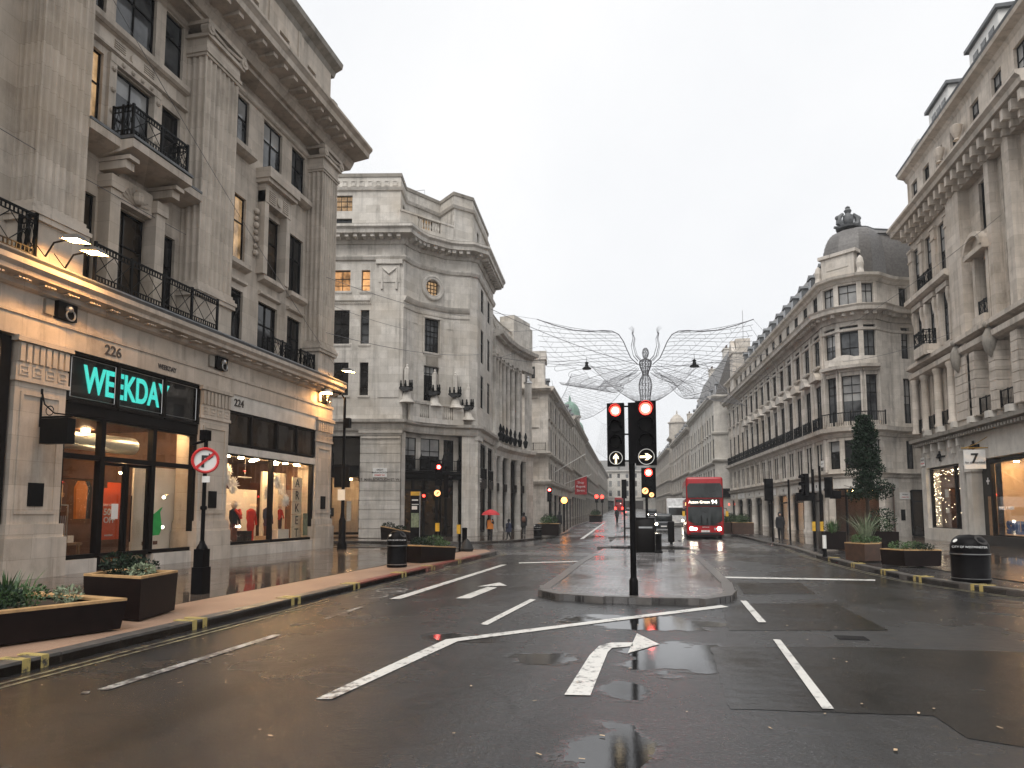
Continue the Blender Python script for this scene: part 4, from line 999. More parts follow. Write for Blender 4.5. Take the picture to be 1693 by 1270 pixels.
# concave bay
for i in range(7):
    Fi, Li = seg(ARC[i], ARC[i+1])
    if i == 3:
        c = Li/2; FB = Fi
        facade(L2, Fi, 0, Li, 7.3, top, [(c, 9.7, 1.32, 2.55, dict(cols=4, rows=(.4,.55,.8), gm='glass_dark')), (c, 13.25, 1.32, 2.5, dict(cols=4, rows=(.25,.5,.64,.82), gm='glass_mid', sill=.08, surround=.02)), (c, 17.5, 1.1, 1.1, dict(cols=4, rows=(.25,.5,.75), gm='glass_lit_pale'))], SP)
        m = MB(); cc = Fi.pt(c, .0, 18.05)
        for r, q in ((.83,.14),(.68,.10)):
            pts = [Vector(Fi.pt(c+r*math.cos(a), .05, 18.05+r*math.sin(a))) for a in [2*math.pi*k/28 for k in range(29)]]; m.tube(pts, q, 8, caps=False)
        part(m, 'round_window_wreath', SP, L2, True)
        part(MB().fbox(Fi, c-.5, c+.5, 0, .03, 12.3, 12.95), 'vent_grille', 'stone_dark', L2)
    else:
        part(wall(MB(), Fi, 0, Li, 7.3 if 0 < i < 6 else 0, top), 'wall', SP, L2)
        if i in (2, 4): 
            m = MB(); 
            for z0, z1 in ((9.2,15.2),): m.fbox(Fi, .12, .17, 0, .03, z0, z1).fbox(Fi, Li-.17, Li-.12, 0, .03, z0, z1).fbox(Fi, .17, Li-.17, 0, .03, z1-.05, z1)
            part(m, 'sunk_panel_moulding', SP, L2)
part(MB().sweep(ARC, [(0,16.4),(.1,16.45),(.2,16.6),(.26,16.75),(0,16.8)]), 'string_course', SP, L2)
part(MB().sweep(ARC, [(0,15.95),(.06,15.98),(.08,16.1),(0,16.12)]), 'string_course', SP, L2)
# balcony parapet with obelisks
bal = [tuple(Vector(P1)+ch*t-nrm*(.5*4*t*(1-t)-.35)) for t in (.1,.25,.4,.6,.75,.9)]
part(MB().sweep(bal, [(0,8.0),(0,8.35),(-.25,8.35),(-.25,8.0)]), 'balcony_plinth', SP, L2); part(MB().sweep(bal, [(.03,9.3),(.05,9.45),(-.28,9.45),(-.28,9.3)]), 'balcony_coping', SP, L2)
for i in range(5):
    Fi, Li = seg(bal[i], bal[i+1])
    if i in (1, 3):
        m = MB(); k = 5
        for j in range(k): m.lathe(Fi.pt(Li*(j+.5)/k, -.12, 8.35), [(.05,0),(.05,.1),(.09,.35),(.04,.65),(.06,.95)], 7)
        part(m, 'balusters', SP, L2, True)
    else: part(MB().fbox(Fi, 0, Li, -.22, 0, 8.35, 9.3), 'balcony_pedestal', SP, L2)
def obelisk(p, z, h, name='stone_obelisk'):
    o = part(MB().lathe((p[0],p[1],z), [(.55,0),(.5,.12),(.34,.3),(.3,.6),(.2,.75)], 10), name, SP, L2, True)
    part(MB().prism([(p[0]-.16,p[1]-.16),(p[0]+.16,p[1]-.16),(p[0]+.16,p[1]+.16),(p[0]-.16,p[1]+.16)], z+.7, z+h-.25).lathe((p[0],p[1],z+h-.3), [(.16,0),(.17,.12),(.09,.2),(.1,.3),(.02,.4)], 8), 'shaft', SP, o)
    m = MB(); m.add([(p[0]-.5,p[1]-.3,z+1.0),(p[0]-.15,p[1]-.45,z+.72),(p[0]+.2,p[1]-.4,z+.72),(p[0]+.55,p[1]-.2,z+1.0),(p[0]+.3,p[1]+.3,z+.85),(p[0]-.3,p[1]+.3,z+.85),(p[0]-.45,p[1]-.25,z+1.12),(p[0]+.5,p[1]-.2,z+1.12),(p[0]+.3,p[1]+.25,z+1.12),(p[0]-.3,p[1]+.25,z+1.12)], [(0,1,2,3,7,6),(3,4,8,7),(4,5,9,8),(5,0,6,9),(6,7,8,9),(0,5,4,3,2,1)])
    for q in (-.38, -.05, .3, .45): m.lathe((p[0]+q,p[1]-.22,z+1.1), [(.07,0),(.09,.15),(.05,.32),(.06,.4),(.01,.46)], 6)
    part(m, 'bronze_prow', 'iron', o)
for t in (.06, .5, .80, .97): p = Vector(P1)+ch*t-nrm*(.5*4*t*(1-t)-.18); obelisk(p, 9.25 if .05 < t < .9 else 8.4, 2.6)
# ground floor of the bay: dark framed entrance set back behind the chord
FD, LD = seg(P1, P2)
part(MB().fbox(FD, .3, LD-.3, -1.9, -1.85, 0, 7.3), 'entrance_back', 'interior_dark', L2)
for a, b in ((.55,1.75),(2.15,3.75),(4.1,5.0)): window(L2, FD, (a+b)/2, 4.75, b-a, 2.25, n=-1.2, cols=2, rows=(.6,), gm='glass_dark')
part(MB().fbox(FD, .3,.55,-1.6,-1.1,0,7.3).fbox(FD,1.75,2.15,-1.6,-1.1,4.7,7.3).fbox(FD,3.75,4.1,-1.6,-1.1,4.7,7.3).fbox(FD,5.0,LD-.25,-1.6,-1.1,0,7.3).fbox(FD,.55,5.0,-1.6,-1.1,7.0,7.3), 'bay_mullions', SP, L2)
part(MB().sweep([FD.pt(.15,-.9,0)[:2], FD.pt(1.3,-1.1,0)[:2], FD.pt(LD/2,-1.2,0)[:2], FD.pt(LD-1.3,-1.1,0)[:2], FD.pt(LD-.15,-.9,0)[:2]], [(0,4.1),(.35,4.1),(.45,4.45),(.6,4.5),(.6,4.65),(0,4.7)]), 'entrance_hood', 'iron', L2)
for q in (.35, 2.0, 3.9, 5.3): 
    c = FD.pt(q, -.75, 4.68); part(MB().lathe(c, [(.14,0),(.1,.1),(.12,.2),(.13,.75),(.17,.8),(.06,1.0),(.03,1.2)], 6), 'iron_lantern', 'iron', L2)
railing(L2, FD, .5, LD-.5, -.8, 4.68, .8, 'bar')
frame_grid(L2, FD, .6, LD-.6, .05, 4.05, -1.25, [1.6,2.5,3.6,4.4], [3.3], .1, 'frame_dark', 'glass_brown')
part(MB().fbox(FD, 2.6, 3.5, -1.5, -1.45, 3.4, 3.95), 'door_glow', 'glass_brown', L2)
# street side of the pavilion
facade(L2, FS, 0, LS, 7.3, top, [(s, z, 1.2, h, dict(cols=2, gm='glass_dark')) for s in (2.1, 5.2) for z, h in ((9.7,2.5),(13.2,2.6),(17.2,1.8))], SP, 0, .12)
part(wall(MB(), *[FS, 0, .02, 7.3, top]), 'wall', SP, L2)
F3, L3_ = seg(P2, P3); part(wall(MB(), F3, 0, L3_, 0, top), 'wall', SP, L2)
courses(L2, FS, -.1, 1.0, -.8, .10, 0, 7.0, 11, SP); courses(L2, FS, 3.7, 4.4, -.8, .10, 0, 7.0, 11, SP); courses(L2, FS, 7.0, 7.7, -.8, .10, 0, 7.0, 11, SP)
rings(L2, FS, -.1, 1.3, -.8, .16, [(7.0,7.3,.08)], 'pier_capital', SP)
for a, b in ((1.0,3.7),(4.4,7.0)):
    frame_grid(L2, FS, a+.05, b-.05, .3, 6.9, -.12, [(a+b)/2], [3.6,4.3], .09, 'frame_dark', 'glass_brown'); part(MB().fbox(FS, a, b, -.1, .16, 3.6, 4.2), 'shop_hood', 'iron', L2)
    railing(L2, FS, a+.1, b-.1, .12, 4.2, .9, 'bar')
    part(MB().fbox(FS, a+.4, a+.52, -.10, -.07, .6, 3.2), 'lit_panel', 'glass_lit', L2)
part(MB().fbox(FS, 0, LS, -.6, .0, 6.95, 7.3), 'lintel', SP, L2)
t = thing('street_sign', 'small white nameplate on the street side pier of the pale corner building', 'street sign', FS.pt(.6,.17,4.3)); part(MB().fbox(FS, .3, .95, .175, .195, 4.1, 4.4), 'plate', 'sign_white', t); put_text('REGENT ST', .12, 'letter_black', t, FS.pt(.62, .2, 4.25), FS.n, 'lettering', .003)
# mouldings that run round the corner
part(MB().sweep(path, [(-.3,7.3),(.15,7.3),(.22,7.5),(.22,7.75),(.5,7.85),(.55,8.05),(-.3,8.1)]), 'band_cornice', SP, L2)
part(MB().sweep(path, [(0,19.25),(.12,19.3),(.22,19.5),(.22,19.6),(0,19.62)]), 'string_course', SP, L2)
part(MB().sweep(path, [(-.3,20.45),(.1,20.45),(.22,20.7),(.3,20.85),(.92,20.95),(.95,21.2),(1.1,21.35),(1.1,21.5),(-.3,21.6)]), 'main_cornice', SP, L2)
m = MB()
for c, d in resample(path, .62):
    n = Vector((d.y,-d.x)); q = c+n*.28; e = c+n*.8
    m.add([(*(q-d*.14),20.66),(*(q+d*.14),20.66),(*(e+d*.14),20.72),(*(e-d*.14),20.72),(*(q-d*.14),20.93),(*(q+d*.14),20.93),(*(e+d*.14),20.93),(*(e-d*.14),20.93)], [(0,1,2,3),(0,1,5,4),(1,2,6,5),(2,3,7,6),(3,0,4,7)])
part(m, 'modillions', SP, L2, kind='stuff')
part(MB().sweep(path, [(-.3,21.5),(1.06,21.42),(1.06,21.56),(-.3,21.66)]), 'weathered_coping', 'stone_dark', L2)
# attic blocks
FB2, _ = seg(ARC[3], ARC[4])
aL = [FA.pt(0,-.5,0)[:2], FA.pt(LA-.4,-.5,0)[:2]]; aM = [FA.pt(LA-.4,-2.6,0)[:2], FD.pt(LD-1.0,-2.9,0)[:2]]; aR = [FD.pt(LD-1.0,-.8,0)[:2], FS.pt(.5,-.5,0)[:2], FS.pt(LS,-.5,0)[:2]]
apath = [aL[0], aL[1], aM[0], aM[1], aR[0], aR[1], aR[2]]
for i in range(6):
    Fi, Li = seg(apath[i], apath[i+1]); ws = []
    if i == 0: ws = [(sx(565,340)-.2, 23.1, 1.7, 1.15, dict(cols=4, rows=(.33,.66), gm='glass_lit_pale')), (sx(565,340)-.2, 21.75, 1.7, .8, dict(cols=4, rows=(.5,), gm='glass_mid'))]
    if i == 2: ws = [(Li*.62, 22.8, 1.2, 1.3, dict(cols=3, rows=(.33,.66), gm='glass_lit_pale'))]
    if i == 1: ws = [(Li*.6, 22.9, .7, 1.1, dict(cols=2, rows=(.5,), gm='glass_brown'))]
    if i == 5: ws = [(2.2, 22.3, .8, 1.6, dict(gm='glass_brown'))]
    facade(L2, Fi, 0, Li, 21.5, 25.8, ws, SP, 0, .2)
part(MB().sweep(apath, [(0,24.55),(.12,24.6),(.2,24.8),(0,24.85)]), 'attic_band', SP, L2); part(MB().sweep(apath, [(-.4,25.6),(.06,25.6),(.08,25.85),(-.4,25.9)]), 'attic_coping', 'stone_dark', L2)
m = MB()
for i in (0,):
    for k in range(9): s = LA-6+.62*k; m.fbox(FA, s, s+.4, -.5, -.46, 24.95, 25.02).fbox(FA, s, s+.07, -.5, -.46, 25.02, 25.35).fbox(FA, s+.07, s+.4, -.5, -.46, 25.28, 25.35).fbox(FA, s+.33, s+.4, -.5, -.46, 25.1, 25.28)
part(m, 'key_frieze', SP, L2)
q0, q1 = FA.pt(LA-.4,-.25,0)[:2], FD.pt(LD-1.1,-.65,0)[:2]; Fq, Lq = seg(q0, q1)
part(MB().fbox(Fq, 0, Lq, -.25, 0, 21.5, 22.2).fbox(Fq, 0, Lq*.32, -.25, 0, 22.2, 23.0).fbox(Fq, Lq*.75, Lq, -.25, 0, 22.2, 23.0).fbox(Fq, 0, Lq, -.3, .05, 23.0, 23.15), 'roof_parapet', SP, L2)
m = MB(); 
for k in range(8): m.lathe(Fq.pt(Lq*(.34+.40*(k+.5)/8), -.12, 22.2), [(.06,0),(.06,.1),(.1,.3),(.04,.6),(.06,.8)], 7)
part(m, 'balusters', SP, L2, True)
m = MB(); q = FD.pt(LD*.45,-4,0)
for a in (0, 1.2): m.tube([(q[0]+a,q[1],25.8),(q[0]+a,q[1],26.5)], .02, 4)
m.tube([(q[0],q[1],26.5),(q[0]+1.2,q[1],26.5)], .02, 4); part(m, 'roof_rail', 'steel', L2)
part(MB().prism([apath[0], apath[1], apath[2], apath[3], apath[4], apath[5], apath[6], (-26,57.5), (-36,56)], 25.6, 25.7), 'roof', 'lead', L2)
part(MB().prism([(-36,45), (-20,47.6), (-17.6,50.5), (-16.6,52), (-16.6,57.3), (-36,57.3)], .0, 25.6), 'core', SP, L2)
# the colonnaded wing beyond
L2c = thing('colonnaded_building', 'pale stone colonnade with ionic columns and curved cornice beside the concave corner', 'building', (-15, 63, 0))
ct = [0,.12,.24,.36,.48,.6,.72,.86,1]; cc_ = Vector(P5)-Vector(P4); cn = Vector((cc_.y,-cc_.x)).normalized()
CARC = [tuple(Vector(P4)+cc_*t-cn*(.55*4*t*(1-t))) for t in ct]
for i in range(8):
    Fi, Li = seg(CARC[i], CARC[i+1]); end = i == 7
    facade(L2c, Fi, 0, Li, 7.4, 16.6, [] if end else [(Li/2, 9.3, .8, 3.2, dict(gm='glass_dark')), (Li/2, 13.6, .7, 1.7, dict(gm='glass_mid'))], SP, -.2 if not end else .1, .12)
    if not end:
        p = Fi.pt(0, .05, 0)
        part(MB().lathe((p[0],p[1],8.2), [(.32,0),(.32,.15),(.26,.25),(.22,7.2),(.3,7.4)], 12), 'column', SP, L2c, True)
        part(MB().fbox(Fi, -.32, .32, -.2, .34, 15.75, 15.95).tube([Fi.pt(-.28,.3,15.62), Fi.pt(-.28,-.1,15.62)], .14, 8).tube([Fi.pt(.28,.3,15.62), Fi.pt(.28,-.1,15.62)], .14, 8), 'ionic_capital', SP, L2c)
        p = Fi.pt(Li/2, .55, 0); mm = MB().lathe((p[0],p[1],8.1), [(.12,0),(.2,.3),(.26,.6),(.1,.8),(.16,1.1),(.05,1.5)], 7); part(mm, 'bronze_figure', 'iron', L2c, True)
        p = Fi.pt(0, .0, 0)
        if i % 2 == 0: part(MB().lathe((p[0],p[1],.0), [(.42,0),(.42,.25),(.34,.45),(.32,6.4),(.4,6.6),(.4,6.9)], 14), 'ground_column', SP, L2c, True)
        frame_grid(L2c, Fi, .1, Li-.05, .2, 6.8, -.25, [Li/2], [3.7], .08, 'frame_dark', 'glass_brown'); part(MB().fbox(Fi, .1, Li-.1, -.24, .1, 3.7, 4.4), 'shop_hood', 'iron', L2c)
    else: courses(L2c, Fi, .0, Li, -.9, .25, 0, 6.9, 11, SP)
part(MB().sweep(CARC, [(-1.2,6.8),(.25,6.8),(.3,7.3),(.6,7.6),(.62,7.9),(-1.2,8.0)]), 'band_cornice', SP, L2c)
part(MB().sweep(CARC, [(-.5,15.95),(.3,15.95),(.34,16.5),(-.5,16.55)]), 'architrave', SP, L2c)
part(MB().sweep(CARC, [(-.5,16.5),(.2,16.5),(.2,17.3),(.4,17.5),(.9,17.6),(1.0,17.9),(-.5,18.0)]), 'main_cornice', SP, L2c)
part(MB().sweep(CARC, [(-.6,17.9),(-.1,17.9),(-.1,19.3),(.0,19.4),(-.6,19.5)]), 'carved_parapet', SP, L2c)
m = MB(); rnd = random.Random(2)
for c, d in resample(CARC, .28): 
    n = Vector((d.y,-d.x)); m.sphere((c.x-n.x*.1, c.y-n.y*.1, 18.6+rnd.uniform(-.35,.35)), rnd.uniform(.12,.26), 6, 4)
part(m, 'carved_relief', SP, L2c)
m = MB()
for c, d in resample(CARC, .5): n = Vector((d.y,-d.x)); q = c+n*.5; m.box(q.x-.12, q.x+.12, q.y-.12, q.y+.12, 17.35, 17.55)
part(m, 'modillions', SP, L2c, kind='stuff')
Fe, Le = seg(CARC[5], CARC[8]); part(MB().fbox(Fe, 0, Le, -1.6, .2, 18.0, 20.6).fbox(Fe, .3, Le-.4, -1.5, .1, 20.6, 21.2), 'end_block', SP, L2c)
part(MB().prism([CARC[0], CARC[3], CARC[6], CARC[8], (-30, 69), (-30, 57.9)], 17.9, 18.0), 'roof', 'lead', L2c)
part(MB().prism([(-16.6,57.9),(-16.3,68.6),(-30,68.6),(-30,57.9)], 0, 17.9), 'core', SP, L2c)

L2.scale = (1, 1, 1.035)
# ================================================================ right side, nearest building
RA = thing('right_shop_building', 'warm stone building with bracketed cornice, dormers and two shop windows, nearest on the right', 'building', (17.2, 45, 0))
F = Fr((17.2, 0), (0, 1), (-1, 0)); SW = 'stone_warm'; E1 = 51.7
C3 = (46.3, 48.5, 50.7)
g = lambda z: gz(45) + z
facade(RA, F, 44.9, E1, 6.4, 19.9, [(s, z, 1.15, h, dict(gm=q, cols=2, rows=r)) for s in C3 for z, h, q, r in ((7.1,3.3,'glass_brown',(.7,)),(12.0,3.1,'glass_mid',(.35,.7)),(16.3,3.0,'glass_dark',(.35,.7)))], SW, 0, .2)
facade(RA, F, 34.0, 43.1, 6.4, 19.9, [(s, z, w, h, dict(gm=q)) for s, w in ((41.2,1.35),(38.6,1.2),(36.2,1.2)) for z, h, q in ((7.1,3.2,'glass_brown'),(12.0,3.3,'glass_dark'),(16.9,2.7,'glass_dark'))], SW, -.35, .2)
part(MB().fbox(F, 43.1, 44.9, -.8, .25, 6.4, 19.9), 'broad_pilaster', SW, RA); part(MB().fbox(F, 37.2, 37.9, -.8, .2, 11.5, 19.9), 'broad_pilaster', SW, RA); part(MB().fbox(F, 39.6, 40.1, -.8, .12, 11.5, 19.9), 'broad_pilaster', SW, RA)
# first floor: columns in the corner bay, rusticated piers beyond
for s in (45.3, 47.4, 49.6, 51.4):
    c = F.pt(s, .28, 6.9); part(MB().lathe(c, [(.3,0),(.3,.15),(.24,.25),(.21,3.3),(.28,3.45),(.28,3.6)], 12), 'column', SW, RA, True)
for a, b in ((43.1,44.7),(42.0,42.6),(39.6,40.3),(37.2,37.9),(35,35.6)): courses(RA, F, a, b, -.5, .34, 6.9, 10.4, 7, SW)
for a, b in ((45.6,47.1),(47.7,49.3),(49.9,51.1),(40.4,41.9),(38,39.5)): railing(RA, F, a, b, .2, 6.95, .85, 'bar')
line(RA, F, 34, E1+.3, BAND(10.45,.45,.5), 'string_course', SW); line(RA, F, 34, E1+.3, BAND(11.1,.6,.4), 'string_course', SW)
part(MB().gprism([F.pt(47.3,.25,11.5), F.pt(49.7,.25,11.5), F.pt(48.5,.25,12.5)], (-.5,0,0)), 'pediment', SW, RA)
part(MB().fbox(F, 47.6, 49.4, .0, .9, 11.5, 12.15), 'balcony_slab', SW, RA); railing(RA, F, 47.7, 49.3, .85, 12.15, .95, 'cross', .7)
for s in C3:
    m = MB().fbox(F, s-.85, s-.62, 0, .10, 11.9, 15.1).fbox(F, s+.62, s+.85, 0, .10, 11.9, 15.1).fbox(F, s-.85, s+.85, 0, .22, 15.15, 15.45)
    for q in (-.74, .74): m.lathe(F.pt(s+q,.10,14.6), [(.05,-.5),(.13,-.2),(.16,.2),(.1,.5)], 6)
    part(m, 'window_surround', SW, RA)
line(RA, F, 44.9, E1+.3, BAND(15.5,.5,.5), 'string_course', SW); railing(RA, F, 47.8, 49.3, .35, 16.02, .9, 'cross', .3)
for s in (45.2, 47.4, 49.6, 51.5): rings(RA, F, s-.3, s+.3, 0, .14, [(16.0,18.6,.0),(18.6,18.7,.06),(18.7,19.3,.02),(19.3,19.45,.08)], 'pilaster', SW)
# arched pediment bay
m = MB()
for k in range(10):
    a0, a1 = math.pi*k/10, math.pi*(k+1)/10
    q = [F.pt(41.2-1.15*math.cos(a), n, 15.7+.95*math.sin(a)) for n in (-.35,.5) for a in (a0,a1)]; r = [F.pt(41.2-.92*math.cos(a), n, 15.7+.74*math.sin(a)) for n in (-.35,.5) for a in (a0,a1)]
    m.quad(q[0],q[1],q[3],q[2]); m.quad(q[2],q[3],r[3],r[2]); m.quad(r[0],r[1],r[3],r[2])
m.fbox(F, 40.0, 42.4, -.35, .45, 15.45, 15.72).fbox(F, 40.3, 42.1, -.35, .15, 15.72, 16.4); part(m, 'arched_pediment', SW, RA)
part(MB().fbox(F, 40.25, 40.55, -.35, .1, 11.6, 15.45).fbox(F, 41.85, 42.15, -.35, .1, 11.6, 15.45), 'window_surround', SW, RA)
part(MB().fbox(F, 40.5, 41.9, -.3, .35, 11.5, 12.1), 'balcony_slab', SW, RA); railing(RA, F, 40.6, 41.8, .0, 12.1, .9, 'cross')
for s in (44.0, 39.85):     # carved shields
    m = MB().lathe(F.pt(s,.4,10.3), [(.02,-.7),(.28,-.35),(.36,.1),(.34,.45),(.2,.75),(.02,.95)], 10); m.sphere(F.pt(s,.5,11.3), .22, 8, 6); part(m, 'carved_shield', 'stone_dark', RA, True)
# entablature, brackets, cornice, attic
part(MB().fbox(F, 34, E1, -.8, .15, 19.9, 20.5), 'architrave', SW, RA)
line(RA, F, 34, E1+1.0, [(-.5,20.45),(.2,20.45),(.35,20.7),(.95,20.85),(1.0,21.1),(1.2,21.25),(1.2,21.4),(-.5,21.5)], 'main_cornice', SW)
for k in range(20): s = 34.5+.86*k; part(MB().fbox(F, s-.14, s+.14, .15, .85, 20.2, 20.72).fbox(F, s-.1, s+.1, .15, .5, 19.85, 20.2), 'cornice_bracket', SW, RA)
facade(RA, F, 34, E1, 21.4, 24.6, [(s, 21.9, 1.1, 2.1, dict(gm='glass_dark')) for s in (36.2,38.6,41.2,44.0,46.3,48.5,50.7)], SW, -.1, .2)
for s in (42.6, 45.2): part(MB().fbox(F, s-.3, s+.3, -.1, .2, 21.4, 22.6).lathe(F.pt(s,.3,22.6), [(.2,0),(.12,.1),(.3,.55),(.34,.8),(.1,.95)], 10), 'urn', SW, RA, True)
line(RA, F, 34, E1+.5, [(-.5,24.5),(.0,24.5),(.15,24.75),(.55,24.9),(.6,25.1),(-.5,25.2)], 'top_cornice', SW, -.1); line(RA, F, 34, E1+.55, [(-.5,25.1),(.58,25.06),(.66,25.22),(-.5,25.34)], 'lead_flashing', 'lead', -.1)
m = MB(); P = F.pt
m.quad(P(34,-.3,25.2),P(E1,-.3,25.2),P(E1-1.4,-2.2,28.2),P(34,-2.2,28.2)); m.quad(P(E1,-.3,25.2),P(E1,-10,25.2),P(E1-1.4,-9,28.2),P(E1-1.4,-2.2,28.2)); m.quad(P(34,-2.2,28.2),P(E1-1.4,-2.2,28.2),P(E1-1.4,-9,28.2),P(34,-9,28.2)); part(m, 'mansard_roof', 'slate', RA)
for a, b in ((45.0,48.2),(38.5,42.0)):
    m = MB().fbox(F, a, b, -2.5, -.35, 25.2, 27.3); d = part(m, 'dormer', 'white_paint', RA)
    for s in (a+.8, (a+b)/2, b-.8): part(MB().fbox(F, s-.3, s+.3, -.36, -.32, 25.6, 26.8), 'dormer_pane', 'glass_dark', d)
    part(MB().fbox(F, a-.2, b+.2, -2.6, -.15, 27.3, 27.5), 'dormer_roof', 'lead', d)
part(MB().fbox(F, 50.2, 51.2, -1.3, -.4, 25.2, 26.4).fbox(F, 50.0, 51.4, -1.4, -.25, 26.4, 26.6), 'dormer', 'white_paint', RA)
part(MB().fbox(F, 34, E1-.02, -12, -.9, 6.4, 25.1).fbox(F, 34, E1-.02, -12, -6.2, 0, 6.4), 'core', SW, RA)
part(wall(MB(), Fr((17.2,E1),(1,0),(0,1)), 0, 12, 0, 25.1), 'side_wall', SW, RA)
# shops
part(MB().fbox(F, 34, E1, -.8, .0, 4.6, 6.05), 'shop_fascia', 'stone_white', RA)
line(RA, F, 34, E1+.4, [(-.4,6.0),(.15,6.05),(.3,6.25),(.6,6.3),(.62,6.5),(-.4,6.6)], 'shop_cornice', 'stone_dark'); dentils(RA, F, 34, E1+.2, .2, 6.02, .14, .3, .16, .34, 'cornice_drops', 'stone_dark')
for s in (36, 38.3, 40.5, 42.7, 45, 47.3, 49.5): part(MB().fbox(F, s-.25, s+.25, .1, .5, 6.6, 6.95), 'ledge_block', 'stone_white', RA)
for s in (44.9, 46.1, 47.6, 48.9, 50.2): part(MB().fbox(F, s-.12, s+.12, 0, .35, 5.55, 6.0).fbox(F, s-.1, s+.1, 0, .2, 5.2, 5.55), 'console_bracket', 'stone_white', RA)
for s, z in ((48.3,5.2),(43.4,5.35)):
    m = MB().fbox(F, s-.62, s+.62, .0, .07, z-.09, z+.09).fbox(F, s-.11, s+.11, .07, .1, z-.32, z+.32); m.sphere(F.pt(s,.1,z), .16, 8, 6); part(m, 'iron_cross_sign', 'iron', RA)
for a, b in ((50.9,E1),(45.0,45.55),(43.9,44.6),(34,35)): part(MB().fbox(F, a, b, -.8, .05, 0, 4.6), 'shop_pier', 'stone_white', RA)
rings(RA, F, 43.9, 44.6, -.8, .05, [(4.0,4.35,.08),(4.35,4.5,.12)], 'pier_capital', 'stone_white')
part(MB().fbox(F, 45.55, 50.9, -.8, .06, -.1, .75), 'stallriser', 'stone_white', RA)
frame_grid(RA, F, 45.6, 50.85, .75, 4.55, -.3, [46.9], [], .06, 'frame_dark', 'shop_glass')
shop_room(RA, F, 45.0, 51.2, -.45, -4.5, .3, 4.6, 'interior_brown'); spot(RA, F, 47, -1.4, 4.45, 'lamp_shop', .12); spot(RA, F, 49.5, -1.6, 4.45, 'lamp_shop', .10)
m = MB(); rnd = random.Random(8)
for k in range(150):
    s, z = (rnd.uniform(45.8,50.7), rnd.uniform(4.1,4.5)) if k < 55 else (rnd.uniform(49.6,50.75), rnd.uniform(.9,4.4)) if k < 125 else (rnd.uniform(46,50), rnd.uniform(1,4))
    c = F.pt(s, -.36, z); m.box(c[0]-.012, c[0]+.012, c[1]-.012, c[1]+.012, c[2]-.012, c[2]+.012)
o = part(m, 'fairy_lights', 'led'); o['kind'] = 'stuff'; tag(o, 'tiny fairy lights hung round the right shop window', 'fairy lights')
for i, (s, z, w, h) in enumerate(((48.9,3.0,.5,.5),(48.9,1.9,.45,.3))): tag(part(MB().fbox(F, s-w/2, s+w/2, -.45, -.42, z-h/2, z+h/2), 'paper_notice', 'sign_white'), ['upper', 'lower'][i]+' white notice inside the fairy lit shop window', 'notice')
tag(part(MB().lathe(F.pt(48.2,-1.0,.8), [(.1,0),(.24,.4),(.18,.9),(.26,1.3),(.06,1.45)], 10), 'dressed_torso', 'cloth_navy', None, True), 'dark dressed torso form in the fairy lit shop window', 'mannequin')
# door and lit window at the picture edge
part(MB().fbox(F, 42.3, 43.9, -.8, -.5, 0, 4.6), 'door_surround', 'interior_dark', RA); put_text('+', .7, 'letter_white', RA, F.pt(43.2, -.48, 3.4), (-1,0), 'door_emblem', .01, .03)
part(MB().fbox(F, 42.55, 43.3, -.5, -.47, .2, 2.6), 'door', 'wood', RA)
frame_grid(RA, F, 35.0, 42.2, .5, 4.4, -.3, [], [], .08, 'frame_dark', 'shop_glass')
part(MB().fbox(F, 35, 43.9, -.8, .05, -.1, .5), 'stallriser', 'interior_dark', RA)
shop_room(RA, F, 34.5, 42.3, -.45, -3.0, .45, 4.5, 'interior_wall', 'ply')
for s in (36, 37.5, 39, 40.2, 41.5): spot(RA, F, s, -1.2, 4.35, 'lamp_shop', .13)
t = thing('mannequin', 'headed mannequin in a black coat in the orange lit shop window at the right edge', 'mannequin', F.pt(39.6,-1.2,.5)); c = F.pt(39.6,-1.2,.5)
part(MB().lathe(c, [(.16,0.),(.2,.5),(.22,.9),(.19,1.2),(.27,1.5),(.22,1.62),(.07,1.7)], 12, sx=.7), 'coat', 'cloth_black', t, True); part(MB().sphere((c[0],c[1],2.35), .13, 10, 8, 1.3).tube([(c[0],c[1],2.1),(c[0],c[1],2.25)], .06, 8), 'head', 'mannequin', t, True)
o = inst(text_mesh('SALE', .95, 'sign_blue', .06, .02), 'sale_letters', None, F.pt(40.9, -.75, .95), 0); o.rotation_euler = (R(90), 0, R(-90)); tag(o, 'blue SALE letters standing in the orange lit shop window', 'letters')
o = inst(text_mesh('MAKE A WISH', .26, 'letter_white', .01, .01), 'wish_letters', None, F.pt(40.8, -.28, 2.0), 0); o.rotation_euler = (R(90), 0, R(-90)); tag(o, 'white MAKE A WISH lettering on the orange lit shop window', 'letters')
t = thing('hanging_sign', 'pale hanging sign with a black 7 on a bracket at the right edge', 'sign', F.pt(41.8,.0,5.2))
part(MB().tube([F.pt(41.8,.0,5.3), F.pt(41.8,1.3,5.3)], .035, 6).tube([F.pt(41.8,.0,5.9), F.pt(41.8,.6,5.5), F.pt(41.8,1.1,5.33)], .02, 5), 'bracket', 'letter_gold', t)
part(MB().fbox(F, 41.76, 41.84, .15, 1.2, 4.15, 5.2), 'board', 'sign_white', t)
o = inst(text_mesh('7', .75, 'letter_black', .01, .02), 'lettering', t, F.pt(41.74, .7, 4.7)); o.rotation_euler = (R(90), 0, 0)
o = inst(text_mesh('for all mankind', .16, 'letter_black', .006), 'lettering', t, F.pt(41.74, .68, 4.5)); o.rotation_euler = (R(90), 0, 0)
t = thing('street_sign', 'white street nameplate at the upper left of the fairy lit shop', 'street sign', F.pt(51.4,.06,5.2)); part(MB().fbox(F, 50.95, 51.65, .055, .075, 4.9, 5.5), 'plate', 'sign_white', t)
